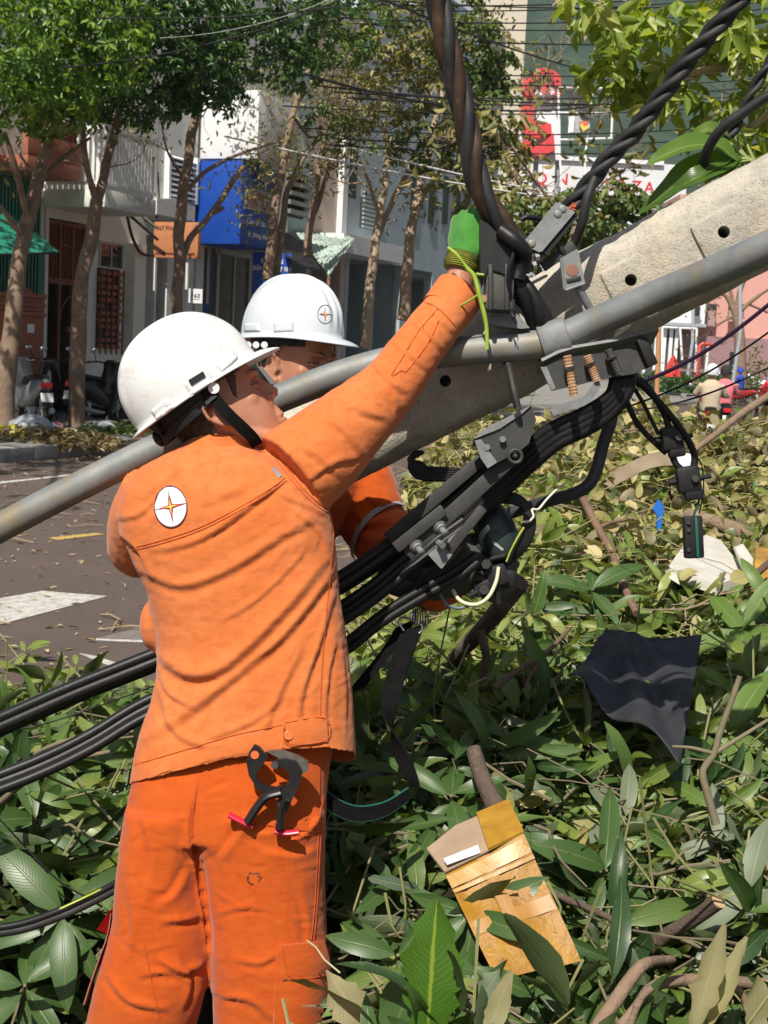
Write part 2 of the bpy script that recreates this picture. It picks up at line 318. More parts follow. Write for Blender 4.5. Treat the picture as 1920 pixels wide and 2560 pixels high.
tree('dark trunked street tree at far left with a big glossy green crown', [([(12, 1090), (20, 900), (42, 700), (72, 560), (100, 440), (118, 330), (110, 200)], .15, .07), ([(74, 555), (40, 430), (10, 330)], .06, .03), ([(88, 470), (150, 400), (225, 345)], .05, .02), ([(60, 590), (20, 540), (-30, 480)], .05, .03)],
     [(60, 70, 3.2, 1.5, .75, 230), (190, 110, 3.6, 1.1, .8, 150), (120, 200, 2.8, 1.1, .7, 150), (20, 230, 2.6, .9, .7, 100), (-120, 120, 2.5, 1.6, .8, 120), (100, -150, 2.4, 1.8, .7, 150), (60, -470, 6.0, 2.1, .5, 150), (-150, -400, 6.0, 2.0, .5, 120), (230, 20, 3.2, 1.0, .8, 110)], L_LIME if False else leafmat('fresh_green_leaves', (.045, .105, .016), (.090, .170, .026), (.19, .27, .045), .40, .36), group=SG, seed=2, twig=[(100, 440, 2.2, -.3, .6, .9, .02, 2), (200, 355, 2.2, .6, .5, .7, .015, 2), (20, 420, 2.2, -.6, .5, .7, .015, 2), (60, 560, 2.2, -.7, .3, .8, .02, 2)], tipleaf=2)
tree('brown forked street tree left of the brick lattice window with a dense dark crown', [([(186, 1066), (192, 900), (205, 720), (232, 570), (240, 500)], .135, .10), ([(240, 505), (218, 430), (206, 330), (200, 240)], .06, .03), ([(238, 510), (262, 420), (292, 310), (320, 200), (330, 100)], .085, .04), ([(288, 330), (340, 270), (410, 240)], .035, .02)],
     [(330, 90, 3.0, 1.3, .75, 190), (300, 215, 2.8, 1.1, .6, 160), (430, 150, 3.2, 1.1, .8, 160), (400, 30, 3.0, 1.3, .7, 170), (210, 240, 2.6, .7, .6, 80), (330, -170, 2.6, 1.7, .7, 160), (505, 225, 3.4, .75, .6, 80)], L_DARK, group=SG, seed=3, twig=[(330, 275, 2.2, .5, .3, .8, .018, 2), (215, 420, 2.2, -.5, .5, .7, .015, 2), (262, 420, 2.2, .7, .2, .7, .012, 1)])
tree('brown street tree with sawn side limb in front of the blue shop sign', [([(438, 960), (441, 800), (449, 620), (456, 480), (472, 380), (488, 270), (500, 170)], .115, .07), ([(462, 480), (520, 425), (600, 385), (690, 355)], .045, .022), ([(455, 650), (480, 590), (520, 545), (565, 480), (606, 418)], .06, .05), ([(520, 540), (545, 527), (556, 520)], .04, .038), ([(455, 440), (420, 380), (405, 320)], .03, .012)],
     [(560, 80, 3.2, 1.2, .8, 110), (640, 120, 3.4, 1.0, .75, 90), (545, 185, 3.0, .7, .6, 40), (700, 50, 3.4, 1.1, .8, 90), (560, -150, 3.0, 1.7, .7, 140)], L_DARK, group=SG, seed=4, twig=[(488, 290, 2.2, .8, .3, 1.0, .022, 2), (600, 385, 2.2, .7, .2, .9, .016, 2), (560, 400, 2.2, .3, -.7, .7, .012, 2), (640, 370, 2.2, .4, -.8, .9, .014, 3), (420, 380, 2.2, -.5, .5, .6, .012, 2), (520, 250, 2.2, .8, .1, 1.1, .02, 3)], tipleaf=3)
tree('twin stemmed street tree beside the blue shop sign with thin wilted crown', [([(668, 700), (684, 560), (702, 430), (728, 310), (750, 220)], .115, .055), ([(692, 690), (706, 560), (722, 470), (760, 390), (800, 345)], .085, .04), ([(740, 300), (770, 340), (800, 345)], .035, .02)],
     [(770, 105, 3.6, .85, .8, 60), (845, 90, 3.8, .8, .8, 60), (905, 50, 3.8, .7, .8, 36), (740, 200, 3.4, .5, .6, 22), (780, -100, 3.4, 1.5, .7, 120)], leafmat('bright_green_crown', (.030, .080, .016), (.060, .125, .024), (.13, .19, .04), .32, .36), group=SG, seed=5, twig=[(750, 250, 2.2, .8, .3, 1.2, .02, 3), (728, 310, 2.2, -.7, .4, 1.2, .02, 3), (700, 440, 2.2, -.5, -.5, .9, .014, 3), (800, 345, 2.2, .7, .3, 1.0, .018, 3), (690, 380, 2.2, -.8, .0, 1.2, .016, 3), (780, 370, 2.2, .4, -.3, .8, .012, 3)], tipleaf=5)
tree('slim forked street tree in front of the pale green awning', [([(768, 640), (776, 560), (786, 500), (796, 420), (812, 330)], .09, .05), ([(786, 530), (808, 470), (826, 410), (850, 330)], .06, .03)],
     [(815, 300, 2.6, .55, .7, 26), (860, 350, 2.6, .5, .8, 20)], L_MID, group=SG, seed=6, n=2.0, twig=[(800, 410, 2.0, -.3, .6, 1.2, .02, 3), (826, 410, 2.0, .5, .3, 1.2, .02, 3), (850, 330, 2.0, .6, .6, 1.3, .02, 3)], tipleaf=5)
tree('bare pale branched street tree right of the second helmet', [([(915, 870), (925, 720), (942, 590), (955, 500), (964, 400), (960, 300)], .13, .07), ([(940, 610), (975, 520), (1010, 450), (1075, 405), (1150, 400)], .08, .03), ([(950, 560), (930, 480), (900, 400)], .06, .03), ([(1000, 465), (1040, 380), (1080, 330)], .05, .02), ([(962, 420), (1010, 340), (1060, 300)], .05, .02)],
     [(945, 140, 3.2, 1.0, .8, 50), (1010, 230, 3.2, 1.1, .8, 44), (905, 260, 3.0, .8, .7, 20), (1060, 130, 3.6, 1.0, .8, 50), (985, 50, 3.4, 1.2, .8, 80)], L_OLIVE, BARK2, group=SG, seed=7, twig=[(960, 330, 2.2, -.5, .6, 1.6, .03, 3), (1080, 330, 2.2, .6, .5, 1.6, .03, 3), (900, 400, 2.2, -.6, .4, 1.5, .025, 3), (1150, 400, 2.2, .9, .1, 1.6, .025, 3), (1060, 300, 2.2, .4, .8, 1.5, .025, 3), (1000, 460, 2.2, .4, -.4, 1.2, .018, 3), (1075, 405, 2.2, .7, -.4, 1.4, .018, 3), (940, 480, 2.2, -.5, .4, 1.6, .03, 3), (1000, 400, 2.2, .2, .9, 1.8, .03, 3), (975, 520, 2.2, .6, .5, 1.7, .03, 3)], tipleaf=2, leafL=.17)
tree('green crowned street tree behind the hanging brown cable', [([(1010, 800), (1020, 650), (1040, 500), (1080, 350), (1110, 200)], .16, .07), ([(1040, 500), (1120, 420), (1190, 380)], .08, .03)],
     [(1165, 140, 3.5, 1.3, .8, 110), (1215, 195, 4.0, .8, .7, 50), (1228, 290, 4.6, .8, .8, 44), (1190, 330, 4.2, .9, .8, 40), (1100, 60, 3.5, 1.4, .8, 70), (1050, 330, 3.0, 1.2, .8, 60)], leafmat('airy_green_leaves', (.045, .09, .02), (.10, .15, .035), (.19, .22, .06), .35, .42), BARK2, group=SG, seed=8, n=2.4, twig=[(1190, 380, 2.4, .8, .2, 2.0, .03, 3), (1110, 250, 2.4, .6, .6, 2.0, .03, 3), (1110, 430, 2.4, .6, -.5, 1.6, .025, 3)], tipleaf=4, leafL=.22)
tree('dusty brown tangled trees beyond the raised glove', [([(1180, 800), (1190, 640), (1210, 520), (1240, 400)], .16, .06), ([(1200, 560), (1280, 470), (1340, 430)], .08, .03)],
     [(1200, 470, 4.5, 1.3, .8, 40), (1290, 560, 5.5, 1.3, .8, 50), (1235, 360, 5, 1.2, .8, 22)], L_OLIVE, BARK2, group=SG, seed=9, n=3, twig=[(1240, 420, 3, .3, .7, 2.6, .035, 3), (1210, 520, 3, -.6, .4, 2.4, .03, 3), (1280, 480, 3, .4, -.6, 2.0, .025, 3)], tipleaf=5, leafL=.24, tl=L_BROWN)
tree('leafy dark green tree in front of the white plaza building', [([(1420, 760), (1425, 660), (1440, 570)], .2, .08)], [(1490, 545, 8, 1.4, .6, 60), (1400, 590, 7, 1.5, .6, 60), (1320, 610, 6, 1.5, .7, 50), (1500, 610, 8, 2.0, .7, 90)], L_MID, group=SG, seed=10, n=8, leafL=.30, twig=[(1440, 570, 8, .5, .6, 2.0, .04, 3), (1430, 560, 8, -.6, .5, 2.5, .04, 3)], tipleaf=3)
# street tree nearer than the frame, whose crown dapples the pavement and the road edge
g0 = st(-9.5, 3.6, .15); ot = thing('street_tree', g0, 'street tree just outside the left edge that dapples the pavement', 'tree', SG); rg_ = np.random.default_rng(91); mb = MB(); mb.tube(smooth_path([g0, g0+np.array([.1, .1, 2.]), g0+np.array([.3, .2, 4.2]), g0+np.array([.5, .8, 6])], 5), np.linspace(.16, .08, 16), 10); cl = []
for x, y, h, r, n in ((20, 1105, 6.4, 1.1, 60), (120, 1100, 6.8, 1.1, 60), (230, 1095, 6.2, 1.0, 50), (330, 1090, 6.6, 1.0, 50), (60, 1150, 6.8, .9, 34), (200, 1140, 6.4, .8, 26), (300, 1160, 6.2, .6, 14), (90, 1230, 6.6, .6, 12), (20, 1060, 6.6, 1.1, 60), (160, 1050, 6.6, 1.1, 60), (300, 1045, 6.6, 1.1, 60)):
    c_ = ground(x, y, .1); c_ = c_+sd*(h/sd[2]); cl.append((c_, (r, r, r*.5), n, .15)); mb.tube(smooth_path([g0+np.array([.4, .5, 5.]), (g0+np.array([.4, .5, 5.])+c_)/2+Z3A*.3, c_], 4), np.linspace(.05, .015, 9), 6)
mb.build('trunk', BARK, ot, 60); C, A, N, L = crown_leaves(cl, rg_); v, f = leaf_geo(C, A, N, L, L*.42); quads('crown', v, f, L_DARK, ot)
# overhanging tree on the right, nearer than the houses
def near_tree(label, trunk, branches, clumps, lmat, leafL, wr, seed, name='overhanging_tree'):
    rg = np.random.default_rng(seed); base = trunk[0][0]; th = thing(name, (base[0], base[1], 0), label, 'tree'); mb = MB(); tips = []
    mb.tube(smooth_path(trunk[0], 5), trunk[1] if not hasattr(trunk[1], '__len__') else np.linspace(trunk[1][0], trunk[1][1], (len(trunk[0])-1)*5+1), 12)
    for pts, r0, r1 in branches: ps = smooth_path(pts, 5); mb.tube(ps, np.linspace(r0, r1, len(ps)), 8); [twigs(mb, ps[i], ps[i]-ps[i-1]+rg.normal(0, .04, 3), .35, r1*.6, rg, 1, tips) for i in range(5, len(ps), 3)]
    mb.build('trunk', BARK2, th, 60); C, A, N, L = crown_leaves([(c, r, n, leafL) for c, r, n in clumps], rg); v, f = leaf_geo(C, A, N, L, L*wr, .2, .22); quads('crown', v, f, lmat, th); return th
nt0 = P(2250, 700, 7.5); nt0[2] = 0
near_tree('sunlit yellow green branches of a tree leaning in at the top right', ([nt0, P(2240, 600, 7.5), P(2200, 200, 7.4), P(2150, -100, 7.3)], (.14, .09)),
   [([P(2200, 250, 7.4), P(1960, 160, 7.0), P(1800, 170, 6.9), P(1690, 185, 6.8), P(1600, 140, 6.8)], .035, .008), ([P(2210, 350, 7.4), P(1980, 280, 7.2), P(1850, 330, 7.0), P(1720, 350, 6.9)], .03, .006), ([P(2150, -50, 7.3), P(1800, -120, 6.5), P(1500, -110, 6.0), P(1330, -60, 5.8)], .04, .01)],
   [(P(1600, 120, 6.7), (.26, .26, .14), 12), (P(1560, 170, 6.7), (.2, .2, .10), 8), (P(1680, 60, 6.8), (.34, .3, .12), 14), (P(1790, 60, 6.8), (.3, .3, .2), 12), (P(1690, 210, 6.8), (.2, .2, .12), 6), (P(1850, 170, 6.9), (.28, .3, .2), 8), (P(1790, 290, 7.0), (.30, .3, .10), 8), (P(1880, 350, 7.0), (.28, .3, .18), 14), (P(1840, 420, 7.1), (.2, .2, .12), 8), (P(1920, 60, 6.9), (.35, .3, .25), 18), (P(2050, 200, 7.2), (.5, .5, .4), 30), (P(1610, 230, 6.8), (.16, .16, .12), 7), (P(1520, 10, 6.3), (.25, .2, .10), 8)], L_LIME, .125, .40, 21)
near_tree('dark leaf sprigs dangling into the top edge at centre right', ([P(1700, -400, 6.5)*np.array([1, 1, 0]), P(1700, -500, 6.5), P(1650, -620, 6.4)], (.1, .06)), [([P(1650, -600, 6.4), P(1450, -250, 6.1), P(1420, -60, 6.0), P(1430, 10, 6)], .03, .006), ([P(1450, -250, 6.1), P(1340, -80, 6), P(1320, 5, 6)], .015, .005)], [(P(1425, 0, 6.0), (.16, .14, .07), 9), (P(1325, -5, 6.0), (.12, .12, .05), 5), (P(1480, -20, 6.0), (.14, .12, .06), 5), (P(1860, 40, 6.4), (.2, .2, .10), 8), (P(1400, -260, 6), (.7, .6, .2), 30)], L_MID, .15, .45, 22) if False else None
# ------------------------------------------------------------------ houses along the street
WHITE = pm('cream_white_wall', (.72, .70, .63), (.63, .605, .545), 2.2, .9, dirt=(.30, .28, .23), dscale=2.5, dlo=.6, dhi=.85)
OFFW = pm('stained_white_wall', (.68, .68, .65), (.57, .57, .53), 3, .9, dirt=(.20, .19, .16), dscale=4, dlo=.58, dhi=.8)
GREENM = pm('green_metal_sheet', (.020, .13, .095), (.03, .16, .12), 6, .5)
TERRA = pm('terracotta_paint', (.34, .12, .065), (.28, .10, .06), 9, .8, dirt=(.12, .06, .04), dscale=5, dlo=.6, dhi=.8)
BRICKM = pm('red_brick', (.34, .13, .075), (.24, .09, .055), 30, .85, bump=.4)
GATE = pm('red_brown_gate_paint', (.20, .055, .030), (.14, .04, .024), 16, .5)
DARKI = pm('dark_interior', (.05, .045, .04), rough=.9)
BLUE = pm('royal_blue_sign', (.008, .055, .33), (.012, .07, .38), 3, .4); BLUE2 = pm('faded_blue_print', (.035, .09, .26), (.07, .13, .30), 12, .5)
SIGNW = pm('white_sign_board', (.78, .79, .80), (.70, .71, .72), 3, .5); PINKB = pm('pale_pink_wall', (.62, .49, .43), (.54, .43, .38), 2, .9, dirt=(.28, .23, .2), dscale=4, dlo=.6, dhi=.8); TEAL = pm('pale_blue_wall', (.42, .50, .52), (.35, .43, .46), 2.4, .85, dirt=(.2, .22, .22), dscale=4, dlo=.6, dhi=.8)
ALU = pm('aluminium_frame', (.40, .40, .39), (.3, .3, .3), 20, .4, .6); GLASS = pm('dark_window_glass', (.02, .025, .028), rough=.08, spec=.8); IRON = pm('black_iron', (.02, .018, .017), rough=.6); ORS = pm('orange_sign_board', (.48, .20, .09), (.42, .17, .08), 5, .5)
Z3 = np.array([0, 0, 1.])
def tb(t0, t1, n0, n1, z0, z1, name, mat, par=None, bev=0.): return MB().box(st((t0+t1)/2, (n0+n1)/2, (z0+z1)/2), (SD, SN, Z3), (abs(t1-t0), abs(n1-n0), abs(z1-z0)), bev).build(name, mat, par, 30)
def fr(x0, y0, x1, y1, n):                 # picture rectangle -> (t0, t1, z0, z1) on the plane n
    xc = (x0+x1)/2; ym = (y0+y1)/2; return fac(x0, ym, n)[0], fac(x1, ym, n)[0], fac(xc, y1, n)[1], fac(xc, y0, n)[1]
def fb(x0, y0, x1, y1, n0, n1, name, mat, par=None, bev=0.): t0, t1, z0, z1 = fr(x0, y0, x1, y1, n1); return tb(t0, t1, n0, n1, z0, z1, name, mat, par, bev)
def house(name, label, t0, t1, H, zo, opens, mat, n=0., cat='house', umat=None):
    o = thing(name, st((t0+t1)/2, n-4, .15), label, cat); tb(t0, t1, n-8, n, zo, H, 'upper_wall', umat or mat, o); e = sorted(opens); cur = t0
    for a, b in e+[(t1, t1)]:
        if a-cur > .02: tb(cur, a, n-.25, n, .15, zo, 'wall', mat, o)
        cur = b
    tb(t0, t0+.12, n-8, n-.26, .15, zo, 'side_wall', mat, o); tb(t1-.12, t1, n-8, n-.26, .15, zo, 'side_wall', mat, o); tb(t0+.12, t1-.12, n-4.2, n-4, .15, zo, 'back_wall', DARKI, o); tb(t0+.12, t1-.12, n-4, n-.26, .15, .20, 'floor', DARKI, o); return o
def text(s, origin, xd, yd, h, mat, name, par=None, ex=.004, align='LEFT', sx=1.):
    cu_ = bpy.data.curves.new('t', 'FONT'); cu_.body = s; cu_.size = 1; cu_.extrude = 0; cu_.offset = .022; cu_.align_x = align; cu_.resolution_u = 2; ob = bpy.data.objects.new('t', cu_); COL.objects.link(ob); me = bpy.data.meshes.new_from_object(ob.evaluated_get(bpy.context.evaluated_depsgraph_get())); bpy.data.objects.remove(ob)
    zd = np.cross(xd, yd); v = [np.asarray(origin)+xd*(q.co.x*h*1.38*sx)+yd*(q.co.y*h*1.38)+zd*ex for q in me.vertices]; f = [tuple(p.vertices) for p in me.polygons]; bpy.data.meshes.remove(me); return MB().add(v, f).build(name, mat, par, 0)
tA = lambda x, n=0.: fac(x, 700, n)[0]
# green metal house at the far left
h0 = house('metal_clad_house', 'narrow house clad in green corrugated metal sheets at far left', tA(-260), tA(110)-.02, 8.5, 3.2, [(tA(-200), tA(-40))], GREENM, 0, umat=OFFW)
t0, t1, z0, z1 = fr(-60, 430, 112, 780, .06); mb = MB()
for k in range(int((t1-t0)/.09)): mb.box(st(t0+.09*k, .05, (z0+z1)/2), (SD, SN, Z3), (.045, .06, z1-z0))
tag(mb.build('corrugated_sheet', GREENM, h0, 30), kind='stuff')
t0, t1, z0, z1 = fr(70, 300, 205, 440, .9); bl0 = tb(t0, t1, 0.07, .9, z0, z0+.25, 'balcony_slab', TERRA, h0, .02); tb(t0, t1, .78, .9, z0+.25, z0+.62, 'balcony_wall', TERRA, h0, .02); tb(t0, t1, .76, .92, z1-.12, z1, 'balcony_rail', TERRA, h0, .02)
for k in range(12): MB().tube([st(t0+.12+k*(t1-t0-.24)/11, .84, z) for z in np.linspace(z0+.62, z1-.12, 7)], [.04, .05, .035, .03, .045, .055, .04], 10).build('baluster', TERRA, h0)
gp = thing('gate_pillar', st(tA(78, .5), .5, .15), 'terracotta gate pillar with a stepped tiled cap', 'pillar'); t0, t1, z0, z1 = fr(48, 790, 106, 960, .75); tb(t0, t1, .25, .75, .15, z1, 'shaft', TERRA, gp, .01)
for k in range(5): tb(t0-.04+.02*(k % 2)-.02*0, t1+.04-.02*(k % 2), .21+.02*(k % 2), .79-.02*(k % 2), z1+k*.075, z1+k*.075+.07, 'cap_tier', BRICKM if k % 2 else TERRA, gp, .012)
MB().loft([ellring(st((t0+t1)/2, .5, z1+.375+h), SD, SN, r, r*.9, 16, 4) for h, r in ((0, .2), (.05, .18), (.1, .10), (.12, .02))]).build('cap_top', TERRA, gp); fb(70, 810, 86, 832, .755, .77, 'notice', SIGNW, gp)
t0 = tA(-120, .8); aw = thing('green_awning', st(t0, .8, 2.6), 'green tarpaulin awning sloping over the pavement at far left', 'awning'); a = [st(fac(x, y, n)[0], n, fac(x, y, n)[1]) for x, y, n in ((-150, 500, .1), (40, 545, .1), (148, 632, 1.5), (-90, 640, 1.5))]; MB().prism(a, (0, 0, .02)).build('canvas', pm('green_tarpaulin', (.012, .17, .11), (.02, .22, .15), 6, .6), aw, 30); MB().tube([a[2], a[3]], .02, 8).build('front_pole', IRON, aw); MB().tube([a[2], st(fac(148, 632, 1.5)[0]-.2, .1, fac(148, 632, 1.5)[1]-.1)], .015, 6).build('brace', IRON, aw)
# white house with the balcony
TW0, TW1 = tA(112), tA(385); h1 = house('white_house', 'cream white house with a railed balcony over a red brown gate', TW0, TW1, 9.5, fac(170, 552, 0)[1], [(tA(120), tA(214)), (tA(363), tA(384))], WHITE)
t0, t1, z0, z1 = fr(118, 556, 216, 955, .0); 
ga = tb(t0, t1, -.08, -.03, z1-.06, z1, 'gate', GATE, h1)
for x in np.linspace(t0+.02, t1-.02, 4): tb(x-.03, x+.03, -.085, -.025, z0, z1-.06, 'gate_post', GATE, ga)
zz = fac(165, 705, 0)[1]; tb(t0, t1, -.085, -.02, zz-.05, zz+.05, 'gate_rail', GATE, ga); tb(t0+(t1-t0)*.55, t1, -.085, -.02, z0+.9, z0+1.0, 'gate_rail', GATE, ga); tb(t0+(t1-t0)*.45, t0+(t1-t0)*.66, -1.3, -1.2, z0, zz, 'inner_door', GATE, ga)
for x in np.linspace(t0+.1, t1-.1, 15): tb(x-.012, x+.012, -.075, -.045, zz+.05, z1-.06, 'gate_bar', GATE, ga)
for x in np.linspace(t0+(t1-t0)*.7, t1-.1, 5): tb(x-.012, x+.012, -.075, -.045, z0+.1, zz-.05, 'gate_bar', GATE, ga)
for (cx, r, zc) in ((t0+(t1-t0)*.75, .45, zz-.75), (t0+(t1-t0)*.5, .42, zz+.15)): MB().tube([st(cx+r*math.cos(a), -.04, zc+r*1.2*math.sin(a)) for a in np.linspace(0, math.pi, 14)], .016, 6).build('gate_arch', GATE, ga)
tag(MB().loft([ellring(st(t0+(t1-t0)*.32, -.7, z), SD, SN, a, b, 12) for z, a, b in ((1.3, .02, .02), (1.5, .09, .04), (1.9, .12, .05), (2.15, .06, .03))]).build('hanging_cloth', pm('lilac_cloth', (.32, .18, .42), rough=.9)), 'lilac cloth hanging in the dark gateway of the white house', 'cloth')
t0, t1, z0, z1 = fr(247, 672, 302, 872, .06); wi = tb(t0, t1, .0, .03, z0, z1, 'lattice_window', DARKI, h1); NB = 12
for r in range(NB):
    for c_ in range(4):
        if (r*7+c_*5) % 11 == 3: continue
        w_ = (t1-t0)/4; h_ = (z1-z0)/NB; tb(t0+w_*c_+.02*(r % 2), t0+w_*(c_+.82)+.02*(r % 2), .03, .085+.01*((r+c_) % 3), z0+h_*r, z0+h_*(r+.62), 'brick', BRICKM, wi)
for c_ in range(5): x = t0+(t1-t0)*(c_/4); tb(x-.012, x+.012, .10, .125, z0-.1, z1, 'window_bar', GATE, wi)
t0, t1, z0, z1 = fr(252, 612, 304, 668, .02); wg = tb(t0, t1, 0.0, .012, z0, z1, 'upper_window', GLASS, h1); tb(t0-.04, t0, 0, .03, z0, z1+.04, 'window_frame', ALU, wg); tb(t1, t1+.04, 0, .03, z0, z1+.04, 'window_frame', ALU, wg); tb((t0+t1)/2-.02, (t0+t1)/2+.02, 0.013, .03, z0, z1, 'window_frame', ALU, wg); tb(t0, t1, 0, .03, z1, z1+.04, 'window_frame', ALU, wg)
fb(334, 610, 362, 960, .0, .22, 'column', WHITE, h1); t0, t1, z0, z1 = fr(366, 690, 384, 960, -.2); tb(t0, t1, -.24, -.18, z0, z1, 'side_door', pm('dark_green_door', (.03, .05, .045), rough=.5), h1); 
tb0, tb1, zb0, zb1 = fr(262, 490, 390, 530, 1.3); tb(tb0, tb1, .0, 1.3, zb0, zb0+.30, 'balcony_slab', OFFW, h1, .01); zr = fac(325, 330, 1.3)[1]
bw = .055
tb(tb0, tb1, 1.24, 1.3, zr-.06, zr, 'balcony_rail', SIGNW, h1); tb(tb0, tb0+.06, .02, 1.24, zr-.06, zr, 'balcony_rail', SIGNW, h1); tb(tb0, tb1, 1.24, 1.3, zb0+.38, zb0+.43, 'balcony_rail', SIGNW, h1); tb(tb0, tb0+.06, .02, 1.24, zb0+.38, zb0+.43, 'balcony_rail', SIGNW, h1)
b0 = tb(tb0, tb0+bw, 1.245, 1.295, zb0+.30, zr-.06, 'baluster', SIGNW, h1)
for k in range(1, int((tb1-tb0)/.10)): o = b0.copy(); COL.objects.link(o); o.location = Vector(SD*.10*k)
for k in range(1, 11): o = b0.copy(); COL.objects.link(o); o.location = Vector(-SN*.115*k)
tb(tb1-.05, tb1, 0, 1.24, zb0+.3, zr-.3, 'balcony_side', OFFW, h1)
MB().tube([st(fac(x, y, .15)[0], .15, fac(x, y, .15)[1]) for x, y in ((395, 430), (398, 500), (392, 545), (372, 530))], .018, 6).build('drain_pipe', IRON, h1)
cb_ = [st(fac(x, y, .3)[0], .3, fac(x, y, .3)[1]) for x, y in ((318, 540), (330, 590), (350, 630), (375, 638), (400, 630))]; tag(MB().tube(smooth_path(cb_, 5), .03, 6).build('service_cable', IRON), 'black service cable sagging from the white house wall', 'cable')
for (x0, y0, x1, y1) in ((315, 530, 395, 600), (345, 530, 392, 570)): MB().tube([st(fac(x0, y0, .2)[0], .2, fac(x0, y0, .2)[1]), st(fac(x1, y1, .6)[0], .6, fac(x1, y1, .6)[1])], .03, 6).build('bracket_arm', IRON, h1)
# narrow house with louvres, orange sign
h2 = house('narrow_house', 'narrow stained white house with a louvred window', TW1+.03, tA(484), 9, fac(440, 640, 0)[1], [(tA(392), tA(418))], OFFW); fb(392, 505, 488, 545, .0, .35, 'ledge', OFFW, h2)
t0, t1, z0, z1 = fr(418, 392, 482, 498, .02); lw = tb(t0, t1, 0, .02, z0, z1, 'louvre_window', DARKI, h2); tb(t0-.08, t0, 0, .12, z0-.05, z1+.05, 'window_frame', SIGNW, lw); tb(t1, t1+.08, 0, .12, z0-.05, z1+.05, 'window_frame', SIGNW, lw)
for k in range(8): MB().box(st((t0+t1)/2, .07, z0+(k+.5)*(z1-z0)/8), (SD, nrm(SN*.8-Z3*.6), nrm(SN*.6+Z3*.8)), (t1-t0, .09, .03)).build('louvre', SIGNW, lw, 0)
os_ = thing('orange_sign', st(tA(392, .4), .8, 2.9), 'orange shop sign board sticking out behind the brown tree trunk', 'sign'); tt, _ = fac(390, 590, .35); zt = fac(415, 548, .9)[1]; zbm = fac(415, 640, .9)[1]; nb_ = .35+.95
tb(tt, tt+.12, .3, nb_, zbm, zt, 'board', ORS, os_, .01); BRN = pm('brown_print', (.12, .035, .02)); text('367 PHẠM', st(tt-.001, .36, zt-.16), SN, Z3, .085, BRN, 'lettering', os_, align='LEFT'); text('H', st(tt-.001, .9, (zt+zbm)/2-.12), SN, Z3, .2, BRN, 'lettering', os_); tb(tt-.004, tt, .36, nb_-.06, zbm+.06, zbm+.1, 'printed_line', BRN, os_)
for n_ in (.5, 1.1): tb(tt+.04, tt+.08, 0.05, n_, zt+.0, zt+.04, 'sign_arm', IRON, os_)
# blue shop
TB0 = tA(490); h3 = house('blue_shop_house', 'shop house with a big blue box sign and dark open front', TB0, tA(715), 9.5, fac(600, 615, 0)[1], [(TB0+.3, tA(705))], OFFW); NB_ = 0
for n_ in np.linspace(.3, 4, 75):
    if fac(605, 500, n_)[0] < TB0-.15: break
    NB_ = n_
zt, zbm = fac(605, 400, NB_)[1], fac(605, 612, NB_)[1]; t1b = fac(692, 520, NB_)[0]; bs = thing('blue_shop_sign', st(TB0, NB_/2, zbm), 'large royal blue box sign with faded lettering on its street face', 'sign'); tb(TB0-.15, t1b, .02, NB_, zbm, zt, 'box', BLUE, bs, .02); WL = pm('white_lettering', (.70, .70, .70), (.5, .5, .52), 30, .6); RL = pm('red_lettering', (.50, .06, .05), (.36, .10, .09), 30, .6)
tb(TB0-.05, t1b-.05, NB_, NB_+.012, zbm+(zt-zbm)*.42, zbm+(zt-zbm)*.78, 'faded_panel', BLUE2, bs); tb(TB0, t1b-.1, NB_+.012, NB_+.02, zbm+(zt-zbm)*.44, zbm+(zt-zbm)*.70, 'white_panel', pm('faded_white_print', (.44, .45, .50), (.33, .35, .42), 9, .6), bs)
wdt = t1b-TB0; text('RÈM TRÚC', st(TB0+.1, NB_+.02, zbm+(zt-zbm)*.47), SD, Z3, (zt-zbm)*.19, RL, 'lettering', bs, .006, sx=wdt/(zt-zbm)*.55); text('Chuyên các loại màn', st(TB0+.1, NB_+.001, zbm+(zt-zbm)*.27), SD, Z3, (zt-zbm)*.075, WL, 'lettering', bs, .006, sx=1.0); text('Văn phòng, khách sạn', st(TB0+.1, NB_+.001, zbm+(zt-zbm)*.12), SD, Z3, (zt-zbm)*.06, WL, 'lettering', bs, .006, sx=1.0)
zt2 = fac(580, 215, NB_*.9)[1]; ws = thing('white_sign_box', st(TB0, .5, zt), 'bright white box sign above the blue shop sign', 'sign'); tb(TB0-.05, t1b+.3, .03, NB_*1.25, zt+.05, zt2, 'box', SIGNW, ws, .02); tb(t1b+.3, t1b+.33, .03, NB_*1.25, zt+.05, zt2, 'end_panel', TEAL, ws)
for x in (500, 517, 540): fb(x, 620, x+7, 760 if x < 530 else 900, -.3, -.2, 'door_frame', ALU, h3)
fb(505, 650, 528, 790, -.5, -.45, 'blue_panel', BLUE, h3); fb(540, 628, 628, 640, -.3, -.2, 'door_frame', ALU, h3); fb(620, 640, 626, 900, -.3, -.2, 'door_frame', ALU, h3); fb(582, 640, 586, 900, -.3, -.24, 'door_frame', ALU, h3); fb(470, 655, 500, 800, -.3, -.22, 'roller_shutter', pm('shutter_grey', (.2, .19, .17), (.15, .14, .13), 30, .7, stretch=(.1, .1, 8)), h3)
hp = thing('house_number_plate', st(tA(484, .3), .3, 1.9), 'white plate with the number 163 on a white post', 'sign'); tt = fac(489, 740, .45)[0]; za_, zb_ = fac(489, 758, .45)[1], fac(489, 722, .45)[1]; MB().box(st(tt, .45, (za_+zb_)/2), (RT*np.array([1, 1, 0]), FW*np.array([1, 1, 0]), Z3), (.28, .02, zb_-za_)).build('plate', SIGNW, hp, 0); tb(tt-.30, tt-.24, .38, .43, .15, zb_+.5, 'post', OFFW, hp)
